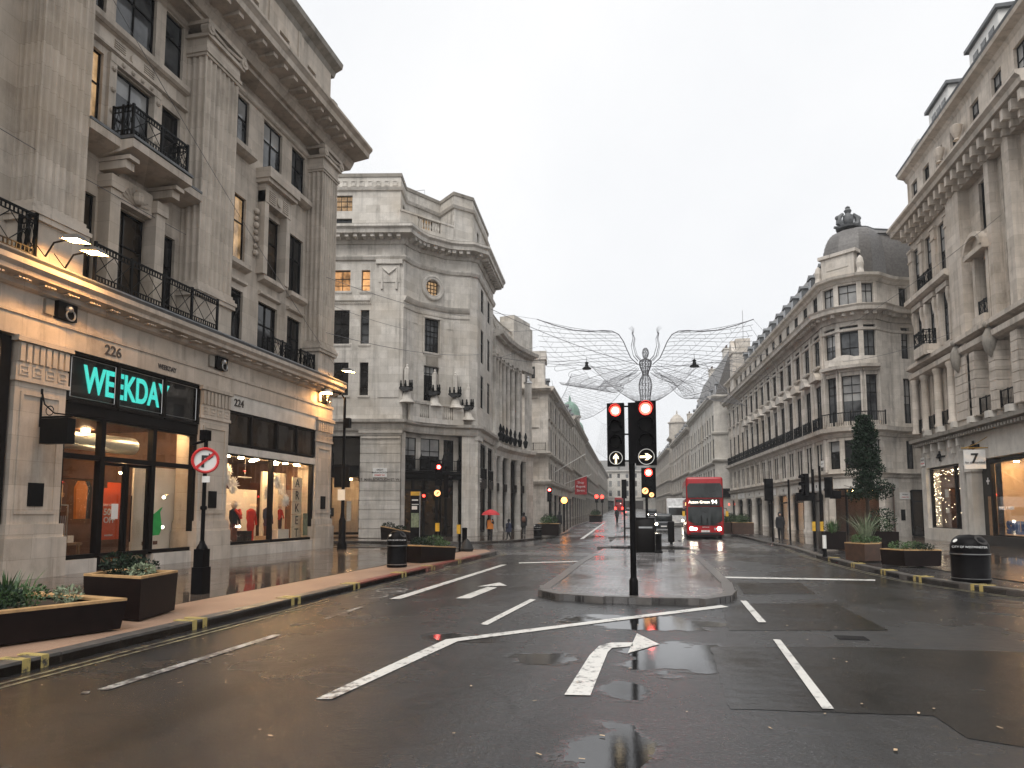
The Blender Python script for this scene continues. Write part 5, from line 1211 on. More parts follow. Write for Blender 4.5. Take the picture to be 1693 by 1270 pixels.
put_text('REGENT', .15, 'letter_black', t, F.pt(51.3,.08,5.3), (-1,0), 'lettering', .003); put_text('STREET W1', .13, 'sign_red', t, F.pt(51.3,.08,5.08), (-1,0), 'lettering', .003)

RA.scale = (1, 1, 1.03)
# ================================================================ generic street building for the rows
def dormers(par, F, lst, n, z, w=.9, h=1.3, mat='slate'):
    for s in lst:
        d = part(MB().fbox(F, s-w/2, s+w/2, n-1.6, n, z, z+h), 'dormer', 'lead', par)
        part(MB().fbox(F, s-w/2+.12, s+w/2-.12, n, n+.03, z+.15, z+h-.12), 'dormer_pane', 'glass_mid', d)
        part(MB().gprism([F.pt(s-w/2-.12,n+.12,z+h), F.pt(s+w/2+.12,n+.12,z+h), F.pt(s,n+.12,z+h+.4)], Vector((*(-F.n),0))*1.8), 'dormer_roof', 'lead', d)
def row(name, label, a, b, spec, mat, roof=(2.5, 3.), depth=12, bays=None, chim=True, zb=None, dorm=True, shops=True, fine=True):
    """spec: dict(ground=h, floors=[(z,h,w)], cornices=[(z,proud,h)], top=z)"""
    zb = gz((a[1]+b[1])/2) if zb is None else zb
    F, L = seg(a, b)
    T = thing(name, label, 'building', (a[0], a[1], zb)); top = zb+spec['top']; G0 = zb+spec['ground']
    nb = bays or max(2, round(L/2.6)); bw = L/nb; wl = []
    for z, h, w in spec['floors']:
        for i in range(nb): wl.append((bw*(i+.5), zb+z, w, h, dict(sill=.05 if fine else 0, cols=2, rows=(.6,))))
    facade(T, F, 0, L, G0, top, wl, mat, 0, .12)
    for z, p, h in spec['cornices']: line(T, F, 0, L, CORN(zb+z, p, h), 'cornice', mat)
    if fine:
        for i in range(nb+1):
            if i % 2 == 0: part(MB().fbox(F, max(0,bw*i-.22), min(L,bw*i+.22), 0, .1, G0+.3, top-.5), 'pilaster', mat, T)
    if shops:
        ns = max(1, nb//2); sw = L/ns
        for i in range(ns+1): part(MB().fbox(F, max(0,sw*i-.4), min(L,sw*i+.4), -.5, .08, zb-.4, G0), 'shop_pier', mat, T)
        part(MB().fbox(F, 0, L, -.5, .03, G0-1.1, G0-.01), 'shop_fascia', mat, T)
        for i in range(ns):
            gm = random.choice(['glass_dark','glass_brown','glass_dark','glass_mid','glass_brown'])
            frame_grid(T, F, sw*i+.45, sw*(i+1)-.45, zb+.1, G0-1.1, -.25, [sw*(i+.5)], [G0-2.0], .07, 'frame_dark', gm)
    else: part(wall(MB(), F, 0, L, zb-.5, G0), 'wall', mat, T)
    P = F.pt; r, hh = roof
    m = MB(); m.quad(P(0,-.3,top),P(L,-.3,top),P(L,-.3-r,top+hh),P(0,-.3-r,top+hh)); m.quad(P(0,-.3-r,top+hh),P(L,-.3-r,top+hh),P(L,-depth,top+hh),P(0,-depth,top+hh))
    m.quad(P(0,-.3,top),P(0,-.3-r,top+hh),P(0,-depth,top+hh),P(0,-depth,top)); m.quad(P(L,-.3,top),P(L,-.3-r,top+hh),P(L,-depth,top+hh),P(L,-depth,top)); part(m, 'mansard_roof', 'slate', T)
    if dorm: dormers(T, F, [bw*(i+.5) for i in range(0, nb, 1 if nb < 9 else 2)], -.55, top+.25, .9, 1.4)
    if chim:
        for q in (.22, .74):
            c = part(MB().fbox(F, L*q-.8, L*q+.8, -r-1.4, -r-.5, top, top+hh+1.7).fbox(F, L*q-.9, L*q+.9, -r-1.5, -r-.4, top+hh+1.5, top+hh+1.7), 'chimney', mat, T)
            m = MB()
            for k in range(4): m.lathe(P(L*q-.6+.4*k, -r-.95, top+hh+1.7), [(.13,0),(.1,.5)], 7)
            part(m, 'chimney_pots', 'planter_tan', c)
    # flank walls and back
    m = MB(); m.quad(P(0,0,zb-.5),P(0,-depth,zb-.5),P(0,-depth,top),P(0,0,top)); m.quad(P(L,0,zb-.5),P(L,-depth,zb-.5),P(L,-depth,top),P(L,0,top)); m.quad(P(0,-depth,zb-.5),P(L,-depth,zb-.5),P(L,-depth,top),P(0,-depth,top)); m.quad(P(0,-.8,zb-.5),P(L,-.8,zb-.5),P(L,-.8,top),P(0,-.8,top)); part(m, 'flank_wall', mat, T)
    return T, F, L, zb
# ================================================================ right corner building with the round bay
SG = 'stone_grey'; t45 = math.tan(R(4.6))
Pa = (12.1, 56.0); Pz = (12.1-42*t45, 98.0)
RB = thing('round_corner_building', 'grey stone building with a rounded corner bay, slate dome roof and dark crest on top', 'building', (12.5, 60, 0))
FBs, LBs = seg(Pz, Pa)     # travelling towards the camera: outward is to the right = -X side
nb = 15; bw = LBs/nb; wl = []
for i in range(nb):
    s = LBs - bw*(i+.5)
    wl += [(s, 8.35, 1.3, 3.3, dict(gm='glass_dark')), (s, 13.2, 1.25, 2.5, dict(gm=random.choice(['glass_dark','glass_mid','glass_brown']), sill=.04)), (s, 17.35, 1.15, 1.5, dict(gm='glass_dark'))]
    for k in (-.82, 0, .82): wl.append((s+k*.98, 5.0, .66, 2.1, dict(cols=1, rows=(.7,), gm='glass_dark')))
facade(RB, FBs, 0, LBs, 4.4, 19.1, wl, SG, 0, .13)
cen = Vector((14.5, 57.3)); BAY = []
for k in (205,210,231,236,264,269,290,326):
    a = R(k); BAY.append((cen.x+2.75*math.cos(a), cen.y+3.4*math.sin(a)))
BAY[0] = Pa
Pb = BAY[-1]; Pc = (24.0, Pb[1]+3.2)
full = [Pz, Pa]+BAY[1:]+[Pc]
for i in range(7):
    Fi, Li = seg(BAY[i], BAY[i+1]); ws = []
    if i in (1, 3, 5):
        w = Li-.12
        ws = [(Li/2, 5.0, w, 2.1, dict(gm='glass_dark', cols=1)), (Li/2, 8.5, w, 3.4, dict(gm='glass_mid', fm='frame_dark', cols=2, rows=(.62,.8))), (Li/2, 13.3, w, 2.35, dict(gm='glass_mid', rows=(.3,.78))), (Li/2, 17.3, w, 1.5, dict(gm='glass_blind', cols=2))]
    facade(RB, Fi, 0, Li, 4.4, 19.1, ws, SG, 0, .3)
    if ws: part(MB().fbox(Fi, Li/2-w/2-.14, Li/2-w/2-.02, 0, .1, 8.4, 12.2).fbox(Fi, Li/2+w/2+.02, Li/2+w/2+.14, 0, .1, 8.4, 12.2).fbox(Fi, Li/2-w/2-.2, Li/2+w/2+.2, 0, .14, 12.2, 12.4), 'window_surround', SG, RB)
FBe, LBe = seg(Pb, Pc)
facade(RB, FBe, 0, LBe, 4.4, 19.1, [(1.25, z, .75, h, dict(gm='glass_mid', cols=2)) for z, h in ((5,2.1),(8.4,3.4),(13.3,2.4),(17.3,1.5))] + [(4.5, z, .9, h) for z, h in ((5,2.1),(8.4,3.4),(13.3,2.4),(17.3,1.5))], SG, 0, .3)
part(MB().fbox(FBe, .2, .75, -.02, .03, 17.2, 18.7), 'blank_panel', SG, RB)
def ringmould(prof, name, mat=SG): return part(MB().sweep(full, prof), name, mat, RB)
ringmould([(-.3,4.3),(.15,4.35),(.2,4.5),(.35,4.65),(-.3,4.72)], 'shop_cornice'); ringmould([(-.2,7.3),(.1,7.35),(.2,7.6),(.5,7.75),(.55,8.05),(-.2,8.15)], 'band_cornice')
ringmould([(-.2,16.0),(.1,16.0),(.2,16.3),(.3,16.45),(.9,16.55),(.95,16.8),(1.05,16.95),(-.2,17.05)], 'main_cornice'); ringmould([(-.2,18.9),(.1,18.95),(.2,19.15),(.45,19.25),(.5,19.45),(-.2,19.5)], 'roof_cornice'); ringmould([(0,15.2),(.08,15.25),(.1,15.4),(0,15.45)], 'string_course')
m = MB()
for c, d in resample(full, .6):
    n = Vector((d.y,-d.x)); q = c+n*.55; m.box(q.x-.13, q.x+.13, q.y-.13, q.y+.13, 16.28, 16.5)
part(m, 'modillions', SG, RB, kind='stuff')
for i in range(nb):         # pediments and little balconies along the street front
    s = LBs - bw*(i+.5)
    if i < 11:
        if i % 2: m = MB().gprism([FBs.pt(s-.95,.02,12.05), FBs.pt(s+.95,.02,12.05), FBs.pt(s,.02,12.85)], Vector((*FBs.n,0))*.45)
        else: m = MB().gprism([FBs.pt(s-.95*math.cos(a),.02,12.05+.7*math.sin(a)) for a in [math.pi*k/8 for k in range(9)]], Vector((*FBs.n,0))*.45)
        part(m, 'pediment', SG, RB)
    railing(RB, FBs, s-.7, s+.7, .30, 8.12, .95, 'cross', .25)
    part(MB().fbox(FBs, s+bw/2-.16, s+bw/2+.16, 0, .14, 8.2, 15.9), 'pilaster', SG, RB); part(MB().fbox(FBs, s+bw/2-.18, s+bw/2+.18, 0, .16, 4.8, 7.3), 'mezzanine_column', SG, RB)
Fm, Lm = seg(BAY[2], BAY[5]); Fm2, Lm2 = seg(BAY[1], BAY[6])
part(MB().sweep(BAY[1:7], [(0,12.35),(.5,12.4),(.55,12.62),(0,12.7)]), 'bay_hood', SG, RB)
part(MB().gprism([Fm2.pt(Lm2*.42-1.1*math.cos(a),.35,12.68+.75*math.sin(a)) for a in [math.pi*k/10 for k in range(11)]], Vector((*Fm2.n,0))*.55), 'arched_pediment', SG, RB)
brail = offs(BAY, .5); m = MB()
part(MB().sweep(brail[1:7], [(-.03,9.05),(.03,9.05),(.03,9.12),(-.03,9.12)]), 'balcony_handrail', 'iron', RB)
for c, d in resample(brail[1:7], .16): m.box(c.x-.012, c.x+.012, c.y-.012, c.y+.012, 8.14, 9.06)
for c, d in resample(brail[1:7], 1.2): m.box(c.x-.04, c.x+.04, c.y-.04, c.y+.04, 8.14, 9.2)
part(m, 'balcony_railing', 'iron', RB)
# slate dome: rows of slates following the bay
def dome(prof, mat, name):
    base = [Vector(p) for p in [Pa]+BAY[1:]+[(Pb[0]+3.2, Pb[1]+1.1)]]; cc = Vector((16.3, 60.3)); m = MB(); k = len(base)
    for (t, z) in prof: m.v += [(*(p.lerp(cc, t)), z) for p in base]
    for i in range(len(prof)-1):
        for j in range(k-1): a = i*k+j; m.f.append((a, a+1, a+k+1, a+k))
    return part(m, name, mat, RB, False)
prof = []; 
for i in range(15):
    u = i/14; t = .04+.52*u**2.0; z = 19.5+4.7*math.sin(u*math.pi/2)**.92
    prof += [(t, z), (t+.012, z+.02)]
dome(prof, 'slate', 'slate_roof'); rim = [tuple(Vector(p).lerp(Vector((16.3,60.3)), .55)) for p in [Pa]+BAY[1:]+[(Pb[0]+3.2,Pb[1]+1.1)]]
part(MB().sweep(rim, [(-.1,24.1),(.3,24.15),(.35,24.35),(.1,24.5),(-.1,24.5)]), 'roof_roll', 'lead', RB); part(MB().prism(rim+[(20,64),(14,64)], 24.2, 24.3), 'roof_flat', 'lead', RB)
Fp, Lp = seg(BAY[1], BAY[4]); m = MB().fbox(Fp, .1, Lp-.1, -.5, .12, 19.45, 21.2).fbox(Fp, -.1, Lp+.1, -.6, .25, 21.2, 21.45).fbox(Fp, .5, Lp-.5, .12, .16, 20.2, 20.8)
for q in (-.25, Lp+.25): m.lathe(Fp.pt(q,-.1,19.45), [(.3,0),(.22,.4),(.28,.8),(.2,1.2),(.05,1.4)], 8)
part(m, 'parapet_panel', SG, RB)
# crest
cr = thing('roof_crest', 'dark carved crest with shield and crown on top of the slate dome', 'roof ornament', (14.9, 57.9, 24.4)); c = Vector((14.75, 57.6, 24.35)); u = Vector((math.cos(PSI), math.sin(PSI), 0))
part(MB().lathe(c, [(.9,0),(.95,.15),(.7,.25)], 14), 'base', 'lead', cr, True)
m = MB(); m.lathe(c+Vector((0,0,.2)), [(.1,0),(.38,.25),(.44,.6),(.36,.95),(.1,1.15)], 12); part(m, 'shield', 'lead', cr, True)
m = MB()
for q in (-1, 1):
    m.tube([c+u*q*.35+Vector((0,0,.2)), c+u*q*.75+Vector((0,0,.55)), c+u*q*.72+Vector((0,0,1.0)), c+u*q*.4+Vector((0,0,1.3))], [.2,.26,.22,.12], 8); m.tube([c+u*q*.5+Vector((0,0,.1)), c+u*q*1.15+Vector((0,0,.18))], [.2,.1], 6)
    for k in range(4): m.sphere(c+u*q*(.55+.1*k)+Vector((0,0,.35+.2*k)), .2, 6, 5)
part(m, 'supporters', 'lead', cr, True)
m = MB().lathe(c+Vector((0,0,1.2)), [(.26,0),(.2,.12),(.3,.35),(.16,.55),(.2,.62),(.05,.75)], 8); part(m, 'crown', 'lead', cr, True)
# roof and dormers along the street, chimney and flag mast at the far end
m = MB(); P = FBs.pt
m.quad(P(0,-.2,19.45),P(LBs,-.2,19.45),P(LBs,-2.2,23.4),P(0,-2.2,23.4)); m.quad(P(0,-2.2,23.4),P(LBs,-2.2,23.4),P(LBs,-10,23.4),P(0,-10,23.4)); part(m, 'mansard_roof', 'slate', RB)
dormers(RB, FBs, [LBs-bw*(i+.5) for i in range(0, 12)], -.5, 19.8, 1.0, 1.5)
c = part(MB().fbox(FBs, 4.2, 6.4, -2.4, .3, 16.9, 22.6).fbox(FBs, 4.5, 6.1, -2.0, -.2, 22.6, 24.4).fbox(FBs, 4.1, 6.5, -2.5, .45, 22.4, 22.7), 'gable_stack', SG, RB); part(MB().gprism([FBs.pt(4.1,.42,22.7), FBs.pt(6.5,.42,22.7), FBs.pt(5.3,.42,24.3)], Vector((*FBs.n,0))*-.5), 'gable', SG, c)
part(MB().tube([FBs.pt(5.8,-1.2,24.3), FBs.pt(5.8,-1.2,28.2)], .05, 5), 'mast', 'steel', c)
part(MB().prism([(p[0],p[1]) for p in [FBs.pt(0,-.9,0)[:2], FBs.pt(LBs,-.9,0)[:2], (14.6,57.5), (16.5,57.5), (24,61), (24,98)]], 4.4, 19.4), 'core', SG, RB)
# street level of the round corner building
ns = 8; sw = LBs/ns
lit = {1: 'shop_glass', 2: 'shop_glass', 4: 'glass_brown'}
for i in range(ns):
    s = LBs - sw*(i+1)
    c = part(MB().lathe(FBs.pt(s+sw-.35,-.05,-.1), [(.42,0),(.42,.35),(.33,.55),(.31,3.2),(.4,3.35),(.4,3.5)], 12), 'shop_column', SG, RB, True)
    frame_grid(RB, FBs, s+.1, s+sw-.7, .1, 3.4, -.4, [s+sw*.5], [2.7], .07, 'frame_dark', lit.get(i, 'glass_brown' if i % 2 else 'glass_dark'))
    if i in (1, 2): shop_room(RB, FBs, s, s+sw-.6, -.5, -2.5, .02, 3.5, 'interior_wall'); spot(RB, FBs, s+1.2, -1.2, 3.4, 'lamp_shop', .09); spot(RB, FBs, s+3, -1.2, 3.4, 'lamp_shop', .09); part(MB().fbox(FBs, s+1.0, s+1.6, -1.6, -1.4, .05, 1.8), 'display_rack', 'cloth_red', RB); part(MB().fbox(FBs, s+2.4, s+3.2, -1.3, -1.0, .05, 1.3), 'display_rack', 'cloth_brown', RB)
    part(MB().fbox(FBs, s+.05, s+sw-.7, -.05, -.02, 3.5, 4.2), 'name_board', 'stone_white' if i % 3 else 'sign_white', RB)
    put_text('III', .3, 'letter_dark', RB, FBs.pt(s+sw*.45, -.0, 3.85), FBs.n, 'lettering', .01)
part(MB().fbox(FBs, 0, LBs, -.8, -.06, 3.4, 4.4), 'fascia', SG, RB)
Fd, Ld = seg(BAY[0], BAY[-1])
part(MB().sweep(BAY, [(-.5,3.55),(.05,3.55),(.05,4.35),(-.5,4.35)]), 'fascia', 'stone_white', RB)
for i in (0, 6):
    Fi, Li = seg(BAY[i], BAY[i+1]); part(MB().fbox(Fi, 0, Li, -.4, .05, -.15, 3.6), 'corner_pier', SG, RB)
Fx, Lx = seg(BAY[1], BAY[6]); frame_grid(RB, Fx, 0, Lx, .0, 3.55, -.25, [Lx*.3], [3.0], .07, 'frame_dark', 'shop_glass'); shop_room(RB, Fx, -.5, Lx+.5, -.4, -2.4, -.05, 3.6, 'interior_brown'); spot(RB, Fx, Lx*.4, -1.0, 3.4, 'lamp_warm', .08); spot(RB, Fx, Lx*.75, -1.2, 3.4, 'lamp_warm', .07)
part(MB().fbox(FBe, 0, LBe, -.4, .04, -.15, 4.4), 'wall', SG, RB); frame_grid(RB, FBe, 1.0, 2.0, .1, 3.4, .08, [], [2.6], .06, 'frame_dark', 'glass_brown')
part(MB().fbox(FBe, .1, .45, .04, .07, 1.2, 2.0), 'wall_plaque', 'iron', RB)
t = thing('street_sign', 'white street nameplate beside the round corner shop door', 'street sign', FBe.pt(.4,.05,2.9)); part(MB().fbox(FBe, .05, .95, .05, .075, 2.75, 3.25), 'plate', 'sign_white', t)
put_text('REGENT', .13, 'letter_black', t, FBe.pt(.5,.08,3.1), FBe.n, 'lettering', .003); put_text('STREET W1', .12, 'sign_red', t, FBe.pt(.5,.08,2.9), FBe.n, 'lettering', .003)
t = thing('street_sign', 'little white nameplate above the shops where the rounded corner begins', 'street sign', FBs.pt(LBs-.4,.2,5.5)); part(MB().fbox(FBs, LBs-.85, LBs-.15, .17, .19, 5.25, 5.75), 'plate', 'sign_white', t); put_text('REGENT ST', .1, 'letter_black', t, FBs.pt(LBs-.5,.2,5.5), FBs.n, 'lettering', .003)

# ================================================================ the rows further down the street
sR = lambda Y: 6.9-(Y-99)*.0755
SPC = dict(ground=4.6, floors=[(5.2,2.0,1.3),(8.4,3.0,1.35),(12.4,2.4,1.25)], cornices=[(4.4,.35,.4),(7.7,.4,.4),(15.4,.8,.8)], top=16.4)
F9 = [('stone_white',99,128,17.6,'pale building with ornate dormers beyond the round corner building, right side',6.5),('stone_grey',128,165,16.5,'long grey stone block in the middle of the right hand row',4.5),('stone_far',165,172,18.5,'narrow building with a small cupola far down the right side',1.),('stone_far',172,230,16,'distant stone terrace on the right side of the street',3.),('stone_white',230,318,16,'farthest pale terrace on the right side of the street',3.)]
for i, (mt, y0, y1, tp, lb, rh) in enumerate(F9):
    a, b = (sR(y1), y1), (sR(y0), y0)
    sp = dict(SPC, top=tp, cornices=[(4.4,.35,.4),(7.7,.4,.4),(tp-1,.8,.8)])
    T, Fx, Lx, zb = row('terrace_building', lb, a, b, sp, mt, (2.2, rh), 10, None, i != 2, dorm=i in (0,1,3), fine=i < 3)
    if i == 0:     # end wall that faces the camera
        Fe, Le = seg((sR(99),99), (10.6,99.5))
        facade(T, Fe, 0, Le, zb-.5, zb+17.6, [(Le*.5, zb+z, w, h, dict(gm=q)) for z, h, w, q in ((4.9,2.6,1.7,'glass_mid'),(8.9,2.6,1.5,'glass_dark'),(12.4,2.0,1.4,'glass_lit_pale'),(15.5,1.1,1.3,'glass_mid'))], mt, .02)
        for z, p in ((8.0,.5),(11.8,.3),(16.9,.7)): line(T, Fe, -.4, Le, CORN(zb+z, p, .5), 'cornice', mt, .02)
        part(MB().fbox(Fe, .2, Le, .02, .35, zb+3.2, zb+4.4), 'porch_hood', 'iron', T); part(MB().fbox(Fe, .5, Le, .03, .06, zb, zb+3.2), 'dark_doorway', 'interior_dark', T)
        put_text('SALE', .4, 'neon_red', T, Fe.pt(Le*.55,.1,zb+2.2), Fe.n, 'neon_lettering', .01)
    if i == 2:
        c = Fx.pt(Lx/2, -1.5, zb+tp); m = MB().lathe(c, [(1.9,0),(1.9,3.2),(2.2,3.3),(2.2,3.6),(1.7,3.7),(1.5,4.4),(.8,5.2),(.2,5.6),(.12,6.4)], 8); part(m, 'cupola', mt, T)
sL = lambda Y: -13.2-(Y-78)*.0524
F8 = [('stone_grey',78,112,16.2,'dark grey building with balconies where the left row begins',2.0,'terrace_building'),('stone_far',112,150,17.0,'stone block carrying a green copper dome on the left',2.5,'domed_building'),('stone_far',150,215,16,'distant stone terrace on the left side of the street',2.5,'terrace_building'),('stone_far',215,318,15.5,'farthest terrace on the left side of the street',2.5,'terrace_building')]
for i, (mt, y0, y1, tp, lb, rh, nm) in enumerate(F8):
    sp = dict(SPC, top=tp, cornices=[(4.4,.35,.4),(7.7,.4,.4),(tp-1,.8,.8)])
    T, Fx, Lx, zb = row(nm, lb, (sL(y0),y0), (sL(y1),y1), sp, mt, (2., rh), 10, None, i != 1, dorm=i < 2, fine=i < 2)
    if i == 0:
        Fe, Le = seg((-17.5,77.4), (sL(78),78)); 
        facade(T, Fe, 0, Le, zb-.5, zb+16.2, [(Le*.62, zb+z, 1.3, h, dict(gm='glass_mid')) for z, h in ((5.0,2.2),(8.6,2.6),(12.3,2.4))], mt, .02)
        for z, p in ((7.7,.5),(4.4,.4),(15.2,.9)): line(T, Fe, 0, Le+.4, CORN(zb+z, p, .6), 'cornice', mt, .02)
        part(MB().fbox(Fe, 1.2, Le-.3, -3, .0, zb+16.2, zb+20.0).fbox(Fe, 1.0, Le-.1, -3.2, .2, zb+19.2, zb+20.2), 'corner_tower', mt, T); part(MB().fbox(Fe, 2.0, 2.9, .0, .02, zb+17, zb+18.4), 'tower_pane', 'glass_dark', T)
        part(MB().fbox(Fe, 1.2, Le-.1, .02, .9, zb+8.1, zb+8.4), 'balcony_slab', mt, T); railing(T, Fe, 1.3, Le-.2, .85, zb+8.4, .9, 'bar')
    if i == 1:
        for s, r, z in ((Lx*.45,1.9,0),(Lx*.9,1.5,-.8)):
            c = Fx.pt(s, -1.6, zb+tp+z); part(MB().lathe(c, [(r,0),(r,1.8),(r*1.15,1.9),(r*1.15,2.2)], 12), 'dome_drum', mt, T)
            part(MB().lathe((c[0],c[1],c[2]+2.2), [(r*1.05*math.cos(q), r*1.5*math.sin(q)) for q in [k*math.pi/16 for k in range(8)]]+[(.25,r*1.5),(.22,r*1.5+.6),(.05,r*1.5+1.2)], 16), 'copper_dome', 'copper', T, True)
row('end_building', 'hazy pale building with a grey mansard roof closing the far end of the street', (-46,322), (8,322), dict(ground=5, floors=[(6,2.6,1.3),(10.5,2.6,1.2),(14.5,2.0,1.2)], cornices=[(5,.4,.5),(17,.9,.9)], top=18), 'stone_white', (3,5), 14, 14, True, fine=False)
# ================================================================ street furniture
def rbox(x0, x1, y0, y1, z0, z1, r, seg=3, name='m', mat=None, off=(0,0,0)):
    bm = bmesh.new(); bmesh.ops.create_cube(bm, size=1.)
    for v in bm.verts: v.co = Vector(((x0+x1)/2+v.co.x*(x1-x0)-off[0], (y0+y1)/2+v.co.y*(y1-y0)-off[1], (z0+z1)/2+v.co.z*(z1-z0)-off[2]))
    bmesh.ops.bevel(bm, geom=bm.edges[:]+bm.verts[:], offset=r, segments=seg, profile=.5, affect='EDGES')
    me = bpy.data.meshes.new(name); bm.to_mesh(me); bm.free()
    me.polygons.foreach_set('use_smooth', [True]*len(me.polygons))
    try: me.set_sharp_from_angle(angle=R(50))
    except Exception: pass
    me.materials.append(M[mat]); return me
def rpart(par, dims, r, name, mat, seg=3):
    off = OFF.get(par.name, (0,0,0)); return part(rbox(*dims, r, seg, name, mat, off), name, mat, par)
def disc(par, c, n, r, name, mat, t=.02, seg=20):
    n = Vector((n[0], n[1], n[2] if len(n) > 2 else 0)).normalized(); c = Vector(c); return part(MB().tube([c-n*t/2, c+n*t/2], r, seg), name, mat, par)
def flat_shape(par, c, n, pts, name, mat, t=.006):
    """2-D outline (right, up) drawn on a plane at c facing plan direction n"""
    n = Vector((n[0], n[1], 0)).normalized(); rt = Vector((-n.y, n.x, 0)); up = Vector((0,0,1)); c = Vector(c)
    return part(MB().gprism([c+rt*a+up*b for a, b in pts], n*t), name, mat, par)
def arrow(ang, s):
    P = [(-.16,-1),(.16,-1),(.16,.1),(.5,-.22),(.5,.2),(0,.85),(-.5,.2),(-.5,-.22),(-.16,.1)]
    return [(s*(x*math.cos(ang)-y*math.sin(ang)), s*(x*math.sin(ang)+y*math.cos(ang))) for x, y in P]
def head(par, c, n, w=.38, h=1.25, red='red_light', arrow_ang=None, lit=True, board=0.0):
    """traffic signal head centred at c, facing plan direction n: housing, hoods, lenses"""
    n = Vector((n[0], n[1], 0)).normalized(); rt = Vector((-n.y, n.x, 0)); c = Vector(c); F = Fr((c.x, c.y), (rt.x, rt.y), (n.x, n.y))
    hs = part(MB().fbox(F, -w/2, w/2, -.14, .08, c.z-h/2, c.z+h/2), 'signal_housing', 'black_paint', par)
    if board: part(MB().fbox(F, -w/2-board, w/2+board, -.02, .0, c.z-h/2-.1, c.z+h/2+.1), 'backing_board', 'black_paint', hs)
    r = min(w*.30, h*.125)
    for i in range(4 if arrow_ang is not None else 3):
        k = 4 if arrow_ang is not None else 3
        z = c.z+h/2-h*(i+.5)/k; q = Vector((c.x, c.y, z))+n*.085
        if i == 3:
            pts = [q+rt*(r*1.25*math.cos(a))+Vector((0,0,r*1.25*math.sin(a)))+n*.01 for a in [2*math.pi*j/24 for j in range(25)]]
            part(MB().tube(pts, .008, 5, caps=False), 'ring', 'sign_white', hs); flat_shape(hs, q, n, arrow(arrow_ang, r*1.05), 'arrow_lens', 'arrow_light'); continue
        disc(hs, q, n, r, 'lens', (red if i == 0 and lit else 'frame_dark'), .03)
        if i == 0 and lit: disc(hs, q+n*.02, n, r*.62, 'lens_core', 'red_core', .008)
        m = MB(); seg = 12; L = .16      # hood
        for j in range(seg):
            a0, a1 = R(-20+220*j/seg), R(-20+220*(j+1)/seg); p = lambda a, d: q+rt*(r*1.18*math.cos(a))+Vector((0,0,r*1.18*math.sin(a)))+n*d
            m.quad(p(a0,0), p(a1,0), p(a1,L), p(a0,L))
        part(m, 'hood', 'black_paint', hs)
    return hs
def lit_sign(par, c, n, r):
    disc(par, c, n, r, 'lit_disc', 'sign_orange', .04); n_ = Vector((n[0],n[1],0)).normalized(); flat_shape(par, Vector(c)+n_*.022, n, [(-r*.1,-r*.5),(r*.1,-r*.5),(r*.1,r*.0),(r*.45,r*.0),(r*.45,r*.3),(-r*.1,r*.3)], 'turn_symbol', 'letter_black'); flat_shape(par, Vector(c)+n_*.03, n, [(-r*.62,-r*.5),(-r*.5,-r*.62),(r*.62,r*.5),(r*.5,r*.62)], 'red_bar', 'sign_red')
toCam = lambda p: (-p[0], -p[1])
# main signal on the island
p = GG(1048, 985, .12)
t = thing('traffic_signal', 'black traffic signal with two red lit heads and white arrows in front on the island', 'traffic signal', p)
part(MB().tube([p, (p.x,p.y,4.02)], .062, 12).lathe((p.x,p.y,p.z), [(.09,0),(.09,.3),(.062,.36)], 12), 'pole', 'black_paint', t, True)
n = toCam(p); rt = Vector((math.cos(PSI), math.sin(PSI), 0))
c1 = Vector((p.x,p.y,3.42))+rt*.30+Vector((0,-.05,0)); c2 = Vector((p.x,p.y,3.39))-rt*.32
head(t, c1, n, .42, 1.32, 'red_light', -math.pi/2); head(t, c2, (n[0]*.8-.45, n[1]), .35, 1.30, 'red_light', 0.)
m = MB()
for z in (2.85, 3.4, 3.98): m.tube([c2+Vector((0,0,z-3.39)), c1+Vector((0,.02,z-3.42))], .018, 6)
part(m, 'bracket', 'black_paint', t); part(MB().box(p.x-.06, p.x+.10, p.y-.08, p.y+.05, 2.8, 4.05), 'pole_sleeve', 'black_paint', t)
# secondary signal behind the control cabinet
p = GG(1069, 914, .12)
t = thing('control_cabinet', 'dark steel control cabinet standing on the traffic island', 'cabinet', p)
rpart(t, (p.x-.42, p.x+.36, p.y-.2, p.y+.25, p.z, p.z+1.42), .015, 'cabinet_body', 'frame_dark', 1); part(MB().box(p.x-.44, p.x+.38, p.y-.22, p.y+.27, p.z+1.42, p.z+1.48), 'cabinet_lid', 'frame_dark', t); part(MB().box(p.x-.30, p.x+.26, p.y-.206, p.y-.2, p.z+1.03, p.z+1.1), 'label_strip', 'steel', t)
q = Vector((p.x+.02, p.y+.75, .1)); t = thing('traffic_signal', 'traffic signal behind the dark cabinet with a red light and lit no turn disc', 'traffic signal', q)
part(MB().lathe(q, [(.2,0),(.14,.1),(.06,.35),(.055,3.6)], 12), 'pole', 'black_paint', t, True)
head(t, (q.x+.1, q.y-.05, 3.08), toCam(q), .62, 1.3, 'red_light'); lit_sign(t, (q.x-.05, q.y-.2, 2.72), toCam(q), .135); lit_sign(t, (q.x+.22, q.y-.18, 2.55), toCam(q), .1)
def bollard(p, h, r, label, mat='black_paint', cap=None):
    t = thing('bollard', label, 'bollard', p); part(MB().lathe(p, [(r*1.25,0),(r*1.25,.08),(r,.12),(r,h-.1),(r*1.1,h-.08),(r*1.05,h-.02),(r*.4,h)], 12), 'post', mat, t, True)
    if cap: part(MB().lathe((p[0],p[1],p[2]+h*.35), [(r*1.03,0),(r*1.03,h*.6)], 12), 'white_sleeve', cap, t, True)
bollard(GG(1089,915,.12), .82, .13, 'short black bollard right of the control cabinet on the island')
bollard(GG(1364,921,.12), .92, .07, 'slim white topped bollard at the right kerb', 'black_paint', 'sign_white')
